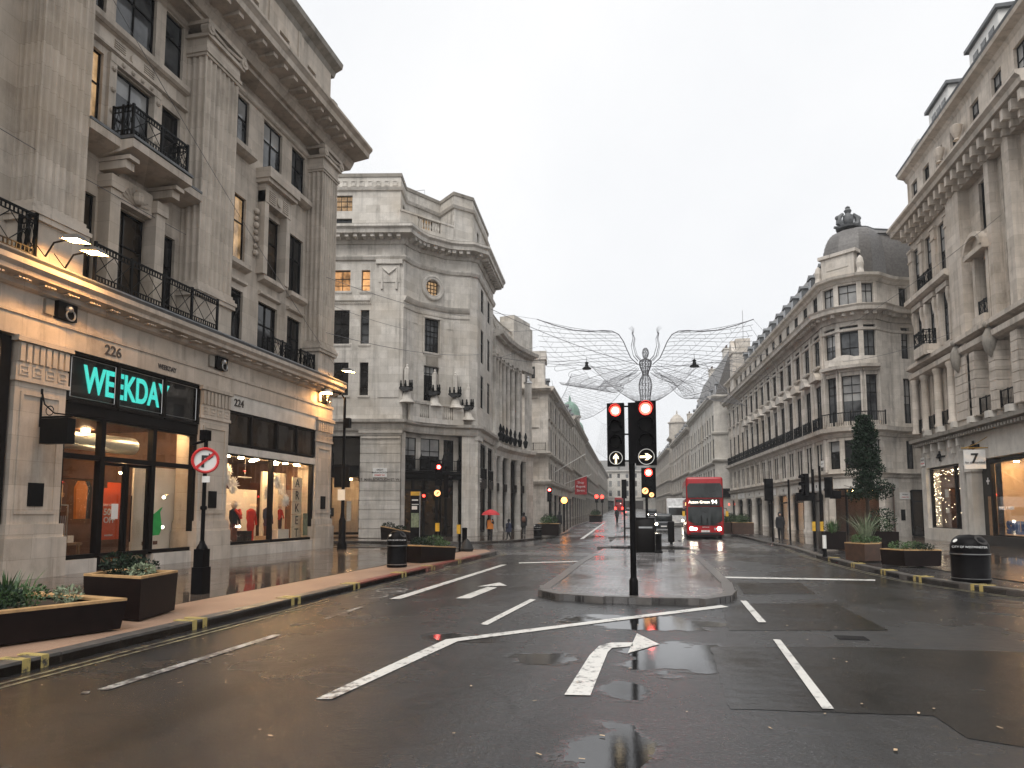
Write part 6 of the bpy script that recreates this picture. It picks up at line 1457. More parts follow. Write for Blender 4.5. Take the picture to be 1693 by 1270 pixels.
p = GG(1110, 903, .12); t = thing('keep_left_bollard', 'dark rounded traffic bollard seen from behind, left of the bus', 'bollard', p)
part(MB().lathe(p, [(.32,0),(.3,.05),(.08,.1),(.06,.22)], 12), 'base', 'iron', t); rpart(t, (p.x-.17,p.x+.17,p.y-.1,p.y+.1,p.z+.2,p.z+1.3), .07, 'shell', 'black_paint')
p = GG(1033, 891, .1); t = thing('traffic_signal', 'narrow signal seen from behind on the second island, left of the main pole', 'traffic signal', p)
part(MB().tube([p,(p.x,p.y,4.0)], .06, 8), 'pole', 'black_paint', t); part(MB().box(p.x-.17,p.x+.17,p.y-.1,p.y+.1,2.75,4.05), 'signal_housing', 'black_paint', t)
# left kerb signals
p = GG(727, 906, .12); t = thing('traffic_signal', 'left pavement traffic signal with red light above a lit no turn disc', 'traffic signal', p)
part(MB().tube([p,(p.x,p.y,4.1)], .06, 10), 'pole', 'black_paint', t); n = toCam(p); head(t, (p.x-.05,p.y-.12,3.62), n, .34, 1.1, 'red_light'); lit_sign(t, (p.x-.08,p.y-.2,2.72), n, .15); head(t, (p.x+.35,p.y+.05,3.05), (1,.1), .34, 1.1, lit=False); part(MB().box(p.x-.16,p.x+.02,p.y-.22,p.y-.08,p.z+.8,p.z+1.2), 'push_button_box', 'yellow_box', t)
part(MB().box(p.x-.9,p.x-.7,p.y-.1,p.y+.1,2.35,2.75), 'pedestrian_head', 'black_paint', t); disc(t, (p.x-.8,p.y-.12,2.6), n, .07, 'red_man', 'red_lamp')
p = GG(760, 911, .12); t = thing('push_button_post', 'thin black crossing post with yellow button box on the left kerb', 'post', p); part(MB().tube([p,(p.x,p.y,2.2)], .05, 8), 'pole', 'black_paint', t); part(MB().box(p.x-.09,p.x+.06,p.y-.18,p.y-.04,p.z+.75,p.z+1.15), 'push_button_box', 'yellow_box', t)
tag(part(MB().lathe(GG(772,912,.12), [(.25,0),(.3,.12),(.2,.35),(.1,.48),(.03,.55)], 9), 'refuse_sack', 'black_rubber', None, True), 'black refuse sack beside the thin crossing post', 'sack'); bollard(GG(768,908,.12), 1.0, .12, 'black bollard next to the refuse sack on the left corner')
# right kerb signals
p = GG(1348, 907, .12); t = thing('traffic_signal', 'cluster of dark signal heads on the right kerb, seen from the side', 'traffic signal', p)
part(MB().tube([p,(p.x,p.y,3.9)], .07, 10).tube([(p.x+.32,p.y,p.z),(p.x+.32,p.y,4.05)], .06, 10), 'pole', 'black_paint', t); head(t, (p.x-.4,p.y-.1,3.15), (-1,-.35), .36, 1.05, lit=False); head(t, (p.x+.72,p.y,3.0), (.4,1), .36, 1.0, lit=False); part(MB().box(p.x-.8,p.x+.05,p.y-.08,p.y+.05,2.35,2.75), 'sign_back', 'black_paint', t); part(MB().box(p.x+.75,p.x+1.25,p.y-.08,p.y+.05,2.45,2.85), 'sign_back', 'black_paint', t)
for dx in (-.06, .3): part(MB().box(p.x+dx-.07,p.x+dx+.07,p.y-.2,p.y-.06,p.z+.85,p.z+1.3), 'push_button_box', 'yellow_box', t)
for px, lb in ((1278,'black pole with a tall dark box sign before the right hand shops'),(1307,'plain slim black pole on the right kerb')):
    p = GG(px, 896, .12); t = thing('sign_pole', lb, 'pole', p); part(MB().tube([p,(p.x,p.y,3.8)], .06, 8), 'pole', 'black_paint', t)
    if px == 1278: part(MB().box(p.x-.4,p.x+.1,p.y-.12,p.y+.12,2.5,3.85), 'box_sign', 'black_paint', t)
# no right turn sign on its post, left
p = GG(331, 982, .12); t = thing('road_sign', 'no right turn sign on a black post before the lit shops', 'road sign', p)
part(MB().box(p.x-.13,p.x+.13,p.y-.13,p.y+.13,p.z,p.z+.55).box(p.x-.11,p.x+.11,p.y-.11,p.y+.11,p.z+.55,p.z+.92).lathe((p.x,p.y,p.z+.92), [(.12,0),(.1,.05),(.06,.12),(.05,.16)], 12), 'base', 'black_paint', t)
part(MB().tube([(p.x,p.y,p.z+1.0),(p.x,p.y,3.45)], .042, 10).lathe((p.x,p.y,1.85), [(.06,0),(.07,.04),(.06,.08)], 10), 'post', 'black_paint', t, True)
n = toCam(p); nn = Vector((n[0],n[1],0)).normalized(); c = Vector((p.x,p.y,2.88))+nn*.07
disc(t, c, nn, .275, 'sign_plate', 'sign_white', .02, 28); rt_ = Vector((-nn.y,nn.x,0))
part(MB().tube([c+nn*.015+rt_*.245*math.cos(a)+Vector((0,0,.245*math.sin(a))) for a in [2*math.pi*k/32 for k in range(33)]], .03, 6, caps=False), 'red_ring', 'sign_red', t)
flat_shape(t, c+nn*.012, nn, [(-.075,-.15),(-.02,-.15),(-.02,.05),(.06,.05),(.06,.0),(.15,.08),(.06,.155),(.06,.105),(-.075,.105)], 'turn_arrow', 'letter_black'); flat_shape(t, c+nn*.02, nn, [(-.20,-.15),(-.165,-.19),(.20,.15),(.165,.19)], 'red_bar', 'sign_red')
part(MB().box(p.x-.02,p.x+.16,p.y-.06,p.y-.045,2.42,2.55), 'text_plate', 'sign_white', t); part(MB().tube([(p.x,p.y,3.3),(p.x-.3,p.y-.05,3.22)], .03, 6).box(p.x-.09,p.x+.06,p.y-.1,p.y+.08,3.3,3.52), 'sensor', 'black_paint', t)
# lamp columns
p = GG(565, 908, .12); t = thing('street_lamp', 'tall black lamp column with lit arm lamp by the far pier of the left building', 'street lamp', p)
part(MB().lathe(p, [(.22,0),(.22,.25),(.16,.35),(.16,1.3),(.1,1.45),(.075,1.7),(.06,7.1)], 12), 'column', 'black_paint', t, True)
part(MB().tube([(p.x,p.y,7.1),(p.x-.2,p.y,7.4),(p.x-.8,p.y-.3,7.5)], .04, 6), 'arm', 'black_paint', t); part(MB().lathe((p.x-.8,p.y-.3,7.38), [(.3,0),(.28,.12),(.1,.2)], 12), 'lamp_head', 'steel', t, True); part(MB().lathe((p.x-.8,p.y-.3,7.36), [(.26,0),(.26,.02)], 12), 'lens', 'flood', t)
part(MB().box(p.x+.02,p.x+.3,p.y-.12,p.y+.12,5.75,6.2), 'speaker_box', 'black_paint', t); part(MB().box(p.x-.16,p.x+.2,p.y-.2,p.y-.185,2.35,2.85), 'paper_plate', 'sign_white', t)
# wayfinding totem
p = GG(686, 899, .12); t = thing('wayfinding_totem', 'slim wayfinding totem with a yellow top band and pale map', 'information sign', p); n = Vector((*toCam(p),0)).normalized(); Ft = Fr((p.x,p.y), (-n.y,n.x), (n.x,n.y))
part(MB().fbox(Ft,-.27,.27,-.08,.0,p.z,2.95), 'body', 'black_paint', t); part(MB().fbox(Ft,-.27,.27,-.085,.012,2.74,2.96), 'yellow_band', 'yellow_box', t); part(MB().fbox(Ft,-.23,.2,.0,.008,.95,1.75), 'map_panel', 'leaf_pale', t); part(MB().fbox(Ft,-.2,.15,.0,.007,2.45,2.52).fbox(Ft,-.2,.1,.0,.007,1.95,2.15).fbox(Ft,-.2,.18,.0,.007,2.22,2.26), 'printed_lines', 'sign_white', t); part(MB().fbox(Ft,.24,.27,-.01,.03,p.z,2.95), 'edge_trim', 'steel', t)
# litter bins
def litter_bin(p, r, h, label):
    t = thing('litter_bin', label, 'litter bin', p); P = Vector(p)
    part(MB().lathe(p, [(r*.96,0),(r,.04),(r,.10),(r*.97,.12),(r*.97,h*.56),(r*1.02,h*.57),(r*1.02,h*.62),(r*.98,h*.63),(r*.98,h*.70)], 22), 'body', 'black_paint', t, True)
    part(MB().lathe((P.x,P.y,P.z+h*.70), [(r*.98,0),(r*.97,h*.08),(r*.86,h*.17),(r*.66,h*.24),(r*.38,h*.285),(.01,h*.30)], 22), 'domed_lid', 'black_paint', t, True)
    part(MB().lathe((P.x,P.y,P.z), [(r*1.03,h*.585),(r*1.035,h*.605)], 22).lathe((P.x,P.y,P.z), [(r*1.01,.09),(r*1.015,.105)], 22), 'silver_band', 'steel', t)
    n = Vector((*toCam(p),0)).normalized(); a = math.atan2(n.y,n.x)
    for da in (.85, -2.2): 
        d = Vector((math.cos(a+da), math.sin(a+da), 0)); disc(t, P+d*r*.74+Vector((0,0,h*.885)), d+Vector((0,0,.95)), r*.36, 'opening', 'interior_dark', .02)
    o = put_text('CITY OF WESTMINSTER', r*.16, 'letter_white', t, P+n*r*1.0+Vector((0,0,h*.745)), n, 'lettering', .002)
    disc(t, P+Vector((math.cos(a-.9), math.sin(a-.9),0))*r*.86+Vector((0,0,h*.87)), Vector((math.cos(a-.9), math.sin(a-.9),.9)), r*.13, 'sticker', 'sign_white', .012)
litter_bin(GG(656,938,.12), .31, 1.12, 'black domed litter bin on the left pavement beside the long planter'); litter_bin(GG(1606,962,.12), .42, 1.14, 'large black domed litter bin with silver bands on the right pavement')
litter_bin(GG(889,890,.12), .3, 1.0, 'dark litter bin at the far corner by the colonnade')
# planters with plants
def leaves(mb, c, rx, ry, rz, n, size, rnd, shape='ball', up=0.):
    for i in range(n):
        while True:
            q = Vector((rnd.uniform(-1,1), rnd.uniform(-1,1), rnd.uniform(-1,1)))
            if q.length <= 1 and (rnd.random() < q.length**1.2+.08): break
        p = Vector(c)+Vector((q.x*rx, q.y*ry, q.z*rz)); d = (q+Vector((rnd.gauss(0,.6), rnd.gauss(0,.6), rnd.gauss(0,.6)+up))).normalized(); w = d.cross(Vector((rnd.gauss(0,1), rnd.gauss(0,1), rnd.gauss(0,1))))
        if w.length < 1e-4: continue
        w.normalize(); s = size*rnd.uniform(.6,1.4); mb.add([p-d*s*.5, p+w*s*.28, p+d*s*.6, p-w*s*.28], [(0,1,2,3)])
def blades(mb, c, r, h, n, rnd, lean=.5):
    for i in range(n):
        a = rnd.uniform(0, 6.28); b = Vector(c)+Vector((math.cos(a), math.sin(a), 0))*r*rnd.random(); L = h*rnd.uniform(.6,1.1); o = Vector((math.cos(a), math.sin(a), 0))*L*lean*rnd.random(); w = Vector((-math.sin(a), math.cos(a), 0))*.012
        m1 = b+o*.35+Vector((0,0,L*.6)); tp = b+o+Vector((0,0,L*.95)); mb.add([b-w, b+w, m1+w, tp, m1-w], [(0,1,2,4),(4,2,3)])
def planter(poly, h, label, plants, mat='planter_brown', rim='wood_rim', z0=.12, slope=None, seed=1):
    rnd = random.Random(seed); cx_ = sum(p[0] for p in poly)/len(poly); cy_ = sum(p[1] for p in poly)/len(poly); t = thing('planter', label, 'planter', (cx_, cy_, z0)); n = len(poly); zt = [z0+h*(slope[i] if slope else 1) for i in range(n)]
    m = MB(); sh = .96
    m.add([(cx_+(p[0]-cx_)*sh, cy_+(p[1]-cy_)*sh, z0+.03) for p in poly]+[(p[0],p[1],zt[i]) for i, p in enumerate(poly)], [tuple(range(n))]+[(i,(i+1)%n,(i+1)%n+n,i+n) for i in range(n)]); part(m, 'box', mat, t)
    m = MB(); ins = .84
    for i in range(n):
        j = (i+1) % n; a, b = poly[i], poly[j]; ai = (cx_+(a[0]-cx_)*ins, cy_+(a[1]-cy_)*ins); bi = (cx_+(b[0]-cx_)*ins, cy_+(b[1]-cy_)*ins)
        m.add([(*a,zt[i]),(*b,zt[j]),(*bi,zt[j]),(*ai,zt[i]),(*a,zt[i]+.035),(*b,zt[j]+.035),(*bi,zt[j]+.035),(*ai,zt[i]+.035)], [(0,1,2,3),(4,5,6,7),(0,1,5,4),(2,3,7,6)])
    part(m, 'rim', rim, t); m = MB(); m.add([(cx_+(p[0]-cx_)*.9, cy_+(p[1]-cy_)*.9, zt[i]-.04) for i, p in enumerate(poly)], [tuple(range(n))]); part(m, 'soil', 'soil', t)
    zm = sum(zt)/n
    for (u, v, kind, r, hh, mat_) in plants:
        c = Vector((cx_, cy_)) + (Vector(poly[0])-Vector((cx_,cy_)))*u*.75 + (Vector(poly[1])-Vector((cx_,cy_)))*v*.75; m = MB()
        if kind == 'bush': leaves(m, (c.x,c.y,zm+hh*.5), r, r, hh*.6, int(260*r/.25), .055 if r < .4 else .08, rnd, up=.4)
        elif kind == 'grass': blades(m, (c.x,c.y,zm-.03), r, hh, 90, rnd, .55)
        elif kind == 'spike': blades(m, (c.x,c.y,zm-.03), r*.4, hh, 110, rnd, .9)
        part(m, 'plant', mat_, t, kind='stuff')
B = 'bush'
planter([(-7.55,8.5),(-8.35,6.2),(-10.2,6.3),(-9.5,8.9)], .42, 'long low dark planter with mixed flowers at the left picture edge', [(.4,0,B,.26,.26,'leaf_green'),(-.2,.2,B,.3,.3,'leaf_dark'),(.0,.6,B,.22,.2,'leaf_yellow'),(-.5,-.3,B,.3,.36,'leaf_green'),(.7,-.2,B,.2,.22,'leaf_pale'),(-.7,.4,B,.28,.4,'leaf_red'),(.1,-.3,'grass',.3,.5,'leaf_green'),(-.3,.7,B,.2,.24,'leaf_pale'),(.3,.35,B,.25,.28,'leaf_dark')], seed=3)
planter([(-7.85,9.1),(-8.12,10.25),(-9.35,10.3),(-9.15,9.35)], .66, 'dark angular planter with dark green shrubs, nearest the no right turn sign', [(0,0,B,.3,.3,'leaf_dark'),(-.3,-.3,B,.28,.34,'leaf_dark'),(.5,.2,B,.22,.18,'leaf_pale'),(-.5,.5,B,.25,.2,'leaf_dark')], seed=5)
planter([(-7.85,21.4),(-7.2,23.2),(-8.1,23.7),(-9.1,21.9)], .56, 'long dark planter with brownish shrubs next to the left litter bin', [(.2,0,B,.35,.34,'leaf_dark'),(-.3,.3,B,.35,.36,'leaf_green'),(.0,.7,B,.28,.2,'leaf_green'),(-.4,-.4,B,.3,.3,'leaf_dark')], slope=[1,.78,.78,1], seed=6)
planter([(-17.6,40.6),(-15.2,41.3),(-15.6,42.3),(-18.0,41.6)], .85, 'sloping dark planter against the rusticated pier across the side street', [(.5,-.3,B,.45,.5,'leaf_dark'),(0,0,B,.4,.3,'leaf_dark')], slope=[1,.45,.45,1], z0=.03, seed=7)
g1 = GG(1428, 928, .12); planter([(g1.x-.55,g1.y+.2),(g1.x-.1,g1.y-.55),(g1.x+.5,g1.y-.2),(g1.x+.75,g1.y+.55),(g1.x+.1,g1.y+.9)], .6, 'angular tan wooden planter with spiky grass on the right pavement', [(0,0,'spike',.3,1.15,'leaf_pale'),(.3,.3,B,.35,.3,'leaf_green'),(-.4,.2,B,.3,.25,'leaf_green'),(.4,-.4,B,.3,.3,'leaf_green')], 'planter_tan', seed=8)
g2 = GG(1462, 925, .12); planter([(g2.x-.4,g2.y-.3),(g2.x+.45,g2.y-.25),(g2.x+.45,g2.y+.6),(g2.x-.4,g2.y+.55)], .95, 'tall dark square planter with a bushy evergreen on the right pavement', [(0,0,B,.5,.85,'leaf_dark'),(.3,.1,B,.35,.5,'leaf_green')], rim='planter_brown', seed=9)
g3 = GG(1508, 937, .12); planter([(g3.x-.75,g3.y+.5),(g3.x-.3,g3.y-.3),(g3.x+.85,g3.y+.0),(g3.x+.75,g3.y+.75)], .5, 'low dark planter with leafy plants left of the large litter bin', [(0,0,B,.32,.25,'leaf_green'),(.6,0,B,.3,.25,'leaf_green'),(-.5,.3,B,.3,.2,'leaf_dark')], seed=10)
g4 = GG(1376, 910, .12); planter([(g4.x-.5,g4.y-.3),(g4.x+.55,g4.y-.3),(g4.x+.55,g4.y+.5),(g4.x-.5,g4.y+.5)], .8, 'dark square planter beside the cluster of right kerb signals', [(0,0,B,.35,.4,'leaf_dark'),(.3,.3,'grass',.3,.7,'leaf_green')], rim='planter_brown', z0=.08, seed=11)
for i, (px, py, lb) in enumerate(((1228,884,'planter with a sloping rim before the far right hand shops'),(1207,883,'dark planter half hidden beside the bus on the right pavement'),(985,864,'planter with low shrubs far down the left pavement'),(908,886,'planter bursting with greenery near the far left corner'))):
    gg = GG(px, py, .12); planter([(gg.x-.8,gg.y-.4),(gg.x+.8,gg.y-.4),(gg.x+.8,gg.y+.5),(gg.x-.8,gg.y+.5)], .9, lb, [(0,0,B,.6,.7,'leaf_dark'),(.5,.2,B,.5,.5,'leaf_green'),(-.5,-.3,B,.5,.6,'leaf_green')], 'planter_tan' if i < 2 else 'planter_brown', z0=gz(gg.y)+.12, seed=20+i)
# clipped tree
g5 = Vector((7.75, 29.3, .1)); tr = thing('clipped_tree', 'dark green conical street tree in front of the rounded corner', 'tree', g5); rnd = random.Random(12)
m = MB().tube([g5, g5+Vector((.02,0,1.4)), g5+Vector((-.02,.02,3.2)), g5+Vector((0,0,5.0))], [.09,.075,.05,.015], 8)
for i in range(26):
    a = rnd.uniform(0,6.28); z = rnd.uniform(2.3,4.6); L = (5.5-z)*.28; m.tube([g5+Vector((0,0,z)), g5+Vector((math.cos(a)*L, math.sin(a)*L, z+.25))], [.022,.008], 5)
part(m, 'trunk', 'bark', tr); m = MB()
for i in range(150):
    u = rnd.random()**.8; z = 2.25+u*3.15; rad = (1.0-.78*u**1.15)*.74*(1+.2*math.sin(i*1.7)); a = rnd.uniform(0,6.28); k = rnd.uniform(.45,1.)
    leaves(m, (g5.x+math.cos(a)*rad*k, g5.y+math.sin(a)*rad*k, g5.z+z), .24, .24, .22, 85, .085, rnd, up=.25)
part(m, 'crown', 'leaf_dark', tr)
# far left street bits
p = GG(933, 872, .12); t = thing('street_lamp', 'lamp post with a glowing orange globe far down the left pavement', 'street lamp', p); part(MB().tube([p,(p.x,p.y,p.z+2.4)], .07, 8), 'post', 'black_paint', t); part(MB().sphere((p.x,p.y,p.z+2.75), .32, 12, 8), 'globe', 'orange_lamp', t, True)
for px, py, lb, s in ((909,880,'far left traffic signal showing red beside the shop fronts',.9),(987,858,'distant traffic signal showing red at the next junction, left of a pair',2.),(996,857,'distant traffic signal showing red at the next junction, right of a pair',2.)):
    p = GG(px, py, .1); t = thing('traffic_signal', lb, 'traffic signal', p); part(MB().tube([p,(p.x,p.y,p.z+3.3)], .07, 6), 'pole', 'black_paint', t); head(t, (p.x,p.y-.1,p.z+3.2), toCam(p), .4*s**.3, 1.2, 'red_light')
    if s > 1: disc(t, (p.x,p.y-.3,p.z+3.55), toCam(p), .3, 'glow_halo', 'red_lamp')  # oversized glowing disc added as the halo around the distant red light
def flag(a, d, L, w, h, mat, label, text=None):
    t = thing('flag', label, 'flag', a); A = Vector(a); D = Vector(d).normalized(); part(MB().tube([A, A+D*L], .05, 6), 'pole', 'sign_white', t)
    if w: 
        m = MB(); k = 6; tp = A+D*L*.45; e = Vector((D.x,D.y,0)).normalized()
        for i in range(k+1):
            q = tp+e*w*i/k+Vector((0,.06*math.sin(i*1.5),D.z/max(.2,Vector((D.x,D.y)).length)*w*i/k*.9)); m.v += [tuple(q), (q.x, q.y, tp.z-h)]
        m.f = [(2*i,2*i+2,2*i+3,2*i+1) for i in range(k)]; part(m, 'cloth', mat, t)
        if text:
            for j, s_ in enumerate(text): put_text(s_, h*.22, 'letter_white', t, (tp+e*w*.5+Vector((0,-.12,-h*.05-h*.27*(j+.5)))), (0,-1), 'lettering', .004)
q = lambda s, z: (sL(s)+.1, s, gz(s)+z)
flag(q(84,6.4), (1,-.15,.55), 4.6, 0, 0, '', 'bare white flagpole slanting out from the left row'); flag(q(98,5.4), (1,0,.35), 3.6, 1.7, 2.1, 'red_cloth', 'red banner with white writing hanging over the left pavement', ['Shop', 'Regent', 'Street']); flag(q(110,5.0), (1,0,.7), 4.0, 1.2, 1.7, 'cloth_black', 'dark flag hanging behind the red banner')
# bracket lamps on wires over the street are built with the angel below
# ================================================================ vehicles
def wheel(par, c, r, w):
    m = MB().tube([(c[0]-w/2,c[1],c[2]), (c[0]-w*.4,c[1],c[2]), (c[0]+w*.4,c[1],c[2]), (c[0]+w/2,c[1],c[2])], [r*.94,r,r,r*.94], 20); o = part(m, 'wheel', 'black_rubber', par, True); part(MB().tube([(c[0]-w/2-.01,c[1],c[2]),(c[0]+w/2+.01,c[1],c[2])], r*.55, 14), 'rim', 'steel', o); return o
def double_decker(x, y, label, front=True, name='double_decker_bus'):
    z = gz(y); t = thing(name, label, 'bus', (x, y, z)); W_, L, H = 2.5, 10.6, 4.36; x0, x1 = x-W_/2, x+W_/2; f = y     # front (or rear) face at y, body runs away
    rpart(t, (x0,x1,f,f+L,z+.32,z+2.3), .10, 'lower_body', 'red_paint'); rpart(t, (x0,x1,f+.04,f+L,z+2.15,z+H), .17, 'upper_body', 'red_paint', 4)
    for wy in (f+2.3, f+L-2.6):
        for wx in (x0+.14, x1-.14): wheel(t, (wx, wy, z+.48), .48, .28)
    part(MB().box(x0+.1,x1-.1,f+.3,f+L-.3,z+.2,z+.5), 'chassis', 'black_rubber', t)
    for sx_, s_ in ((x0,-1),(x1,1)):
        a, b = (sx_-.012, sx_+.03) if s_ < 0 else (sx_-.03, sx_+.012); part(MB().box(a,b,f+.35,f+L-.5,z+2.85,z+3.78), 'upper_side_window', 'bus_glass', t); part(MB().box(a,b,f+1.3,f+L-.9,z+1.35,z+2.15), 'lower_side_window', 'bus_glass', t)
    if front:
        sect = [(0.10,3.78),(.02,3.75),(-.02,3.3),(-.02,2.95)]
        part(MB().gprism([(x0+.1,f-.015,z+2.92),(x1-.06,f-.015,z+2.92),(x1-.06,f-.015,z+3.70),(x1-.2,f-.015,z+3.92),(x0+.2,f-.015,z+3.92),(x0+.06,f-.015,z+3.70)], (0,.06,0)), 'upper_windscreen', 'bus_glass', t)
        m = MB(); pts = []
        for i in range(13):
            u = -1+2*i/12; xx = x+u*1.16; b = f-.02-.0*(1-u*u); zl = z+1.02+.30*abs(u)**3; m.v += [(xx, f-.06*(1-u*u)-.012, zl), (xx, f-.06*(1-u*u)-.012, z+2.28)]
        m.f = [(2*i,2*i+2,2*i+3,2*i+1) for i in range(12)]; part(m, 'windscreen', 'bus_glass', t, True)
        part(MB().box(x-1.0,x+1.0,f-.03,f+.03,z+2.36,z+2.82), 'destination_board', 'letter_black', t)
        put_text('Acton Green', .27, 'screen_amber', t, (x-.38,f-.036,z+2.60), (0,-1), 'destination', .004, .012); put_text('94', .40, 'screen_amber', t, (x+.63,f-.036,z+2.60), (0,-1), 'route_number', .004, .012)
        part(MB().box(x-1.0,x+1.0,f-.025,f+.02,z+.36,z+.50), 'bumper', 'black_rubber', t); part(MB().sphere((x+.55,f+.35,z+1.75), .13, 10, 8, 1.2).lathe((x+.55,f+.4,z+1.2), [(.22,0),(.25,.3),(.1,.42)], 10), 'driver_silhouette', 'cloth_navy', t); part(MB().box(x-1.06,x+1.06,f-.03,f+.02,z+.98,z+1.06), 'windscreen_seal', 'black_rubber', t); part(MB().box(x-.28,x+.28,f-.05,f,z+.52,z+.65), 'number_plate', 'sign_white', t); put_text('LTZ 1094', .10, 'letter_black', t, (x,f-.054,z+.585), (0,-1), 'plate_lettering', .002)
        put_text('METROLINE', .09, 'letter_white', t, (x+.02,f-.02,z+.86), (0,-1), 'front_lettering', .003)
        for sx_ in (-1, 1):
            part(MB().tube([(x+sx_*.93,f-.035,z+.76),(x+sx_*.93,f+.02,z+.76)], .13, 14), 'headlight', 'headlight', t); part(MB().tube([(x+sx_*.66,f-.03,z+.74),(x+sx_*.66,f+.02,z+.74)], .09, 12), 'headlight', 'headlight' if sx_ < 0 else 'steel', t)
            mr = part(MB().tube([(x+sx_*1.2,f+.05,z+2.2),(x+sx_*1.42,f-.18,z+2.15),(x+sx_*1.45,f-.2,z+1.95)], .025, 6), 'mirror_arm', 'black_paint', t); part(MB().box(x+sx_*1.45-.09,x+sx_*1.45+.09,f-.27,f-.16,z+1.62,z+1.98), 'mirror', 'yellow_box', mr)
        part(MB().box(x-.3,x-.22,f-.09,f-.07,z+1.05,z+1.7).box(x+.1,x+.17,f-.09,f-.07,z+1.05,z+1.5), 'wiper', 'black_paint', t)
        part(MB().box(x0-.018,x0+.02,f+.9,f+2.0,z+2.38,z+2.6), 'side_display', 'sign_orange', t)
    else:
        part(MB().box(x-.95,x+.95,f-.02,f+.05,z+2.95,z+3.75), 'rear_upper_window', 'bus_glass', t); part(MB().box(x-.9,x+.9,f-.02,f+.05,z+1.5,z+2.2), 'rear_panel', 'red_paint', t)
        for sx_ in (-1, 1): part(MB().box(x+sx_*1.0-.2,x+sx_*1.0+.2,f-.04,f+.02,z+.8,z+1.5), 'tail_light', 'red_lamp', t)
        put_text('94', .4, 'screen_amber', t, (x+.5,f-.03,z+2.55), (0,-1), 'route_number', .004)
double_decker(2.70, 49.6, 'red double decker bus with headlights on, route 94 to Acton Green')
double_decker(-13.4, 205, 'distant red double decker bus seen from behind down the street', False)
def car(x, y, label, mat, kind='car', front=True):
    z = gz(y); t = thing('parked_car' if kind == 'car' and not front else 'car', label, 'car' if kind == 'car' else 'van', (x, y, z)); W_ = .9; L = 4.4
    if kind == 'car':
        rpart(t, (x-W_,x+W_,y,y+L,z+.25,z+.92), .14, 'body', mat); rpart(t, (x-W_*.86,x+W_*.86,y+1.1,y+L-.5,z+.85,z+1.55), .22, 'cabin', 'bus_glass'); rpart(t, (x-W_*.8,x+W_*.8,y+1.5,y+L-.9,z+1.48,z+1.60), .05, 'roof', mat, 2)
    else:
        L = 6; rpart(t, (x-1.05,x+1.05,y+1.6,y+L,z+.5,z+3.1), .05, 'box_body', mat); rpart(t, (x-.98,x+.98,y,y+1.7,z+.35,z+2.25), .16, 'cab', mat); part(MB().box(x-.85,x+.85,y-.01,y+.06,z+1.25,z+2.05), 'windscreen', 'bus_glass', t)
    for wy in (y+.85, y+L-.9):
        for sx_ in (-1, 1): wheel(t, (x+sx_*(W_-.1), wy, z+.32), .32, .2)
    for sx_ in (-1, 1): part(MB().tube([(x+sx_*.65,y-.02,z+.68),(x+sx_*.65,y+.05,z+.68)], .11, 10), 'headlight' if front else 'tail_light', 'headlight' if front else 'red_lamp', t)
    part(MB().box(x-.26,x+.26,y-.02,y+.02,z+.42,z+.54), 'number_plate', 'sign_white', t)
car(-.15, 63, 'black taxi with headlights lit, left of the oncoming bus', 'car_dark'); car(1.2, 76, 'white box van following behind the bus', 'car_white', 'van'); car(-2.2, 118, 'dark distant car with headlights behind the taxi', 'car_dark'); car(-7.6, 150, 'small pale car far down the street with lit tail lights', 'car_white', 'car', False)
# ================================================================ people
def person(name, label, p, h, joints, radii, edges, mat, face, extras=()):
    """one continuous skinned body; joints in units of height, x right / y forward / z up"""
    t = thing(name, label, 'person', p); me = bpy.data.meshes.new('body')
    ca, sa = math.cos(face), math.sin(face)
    J = [Vector((h*(x*ca-y*sa), h*(x*sa+y*ca), h*z)) for x, y, z in joints]; me.from_pydata([tuple(v) for v in J], edges, [])
    o = bpy.data.objects.new('body', me); COL.objects.link(o); sk = o.modifiers.new('s', 'SKIN'); sk.use_smooth_shade = True
    for i, r in enumerate(radii):
        me.skin_vertices[0].data[i].radius = (r*h, r*h); me.skin_vertices[0].data[i].use_root = (i == 0)
    o.modifiers.new('d', 'SUBSURF').levels = 1
    me2 = bpy.data.meshes.new_from_object(o.evaluated_get(bpy.context.evaluated_depsgraph_get())); bpy.data.objects.remove(o); me2.materials.clear(); me2.materials.append(M[mat])
    b = bpy.data.objects.new('body', me2); COL.objects.link(b); b.parent = t
    T = lambda x, y, z: (p[0]+h*(x*ca-y*sa), p[1]+h*(x*sa+y*ca), p[2]+h*z)
    for nm, mt, f in extras: part(f(T, h), nm, mt, t, True)
    return t, T
# pelvis, waist, chest, neck, head, head top | shoulders, elbows, hands | hips, knees, ankles, toes
def pose(stride=.10, arms=((-.12,.02,.62),(-.11,.10,.52),(.12,.0,.62),(.11,.06,.50))):
    J = [(0,0,.53),(0,0,.62),(0,.005,.76),(0,.01,.845),(0,.02,.90),(0,.02,.965),(-.10,0,.80),arms[0],arms[1],(.10,0,.80),arms[2],arms[3],(-.05,0,.50),(-.05,stride*.5,.28),(-.05,stride*.7,.045),(-.05,stride*.7+.09,.02),(.05,0,.50),(.05,-stride*.15,.28),(.05,-stride,.05),(.05,-stride+.08,.02)]
    Rr = [.085,.078,.092,.036,.058,.05,.05,.038,.022,.05,.038,.022,.062,.046,.028,.022,.062,.046,.028,.022]
    E = [(0,1),(1,2),(2,3),(3,4),(4,5),(2,6),(6,7),(7,8),(2,9),(9,10),(10,11),(0,12),(12,13),(13,14),(14,15),(0,16),(16,17),(17,18),(18,19)]
    return J, Rr, E
hair = lambda T, h: MB().sphere(T(0,-.012,.94), .068*h, 10, 7, 1.15)
hood = lambda T, h: MB().sphere(T(0,-.01,.93), .08*h, 10, 7, 1.15)
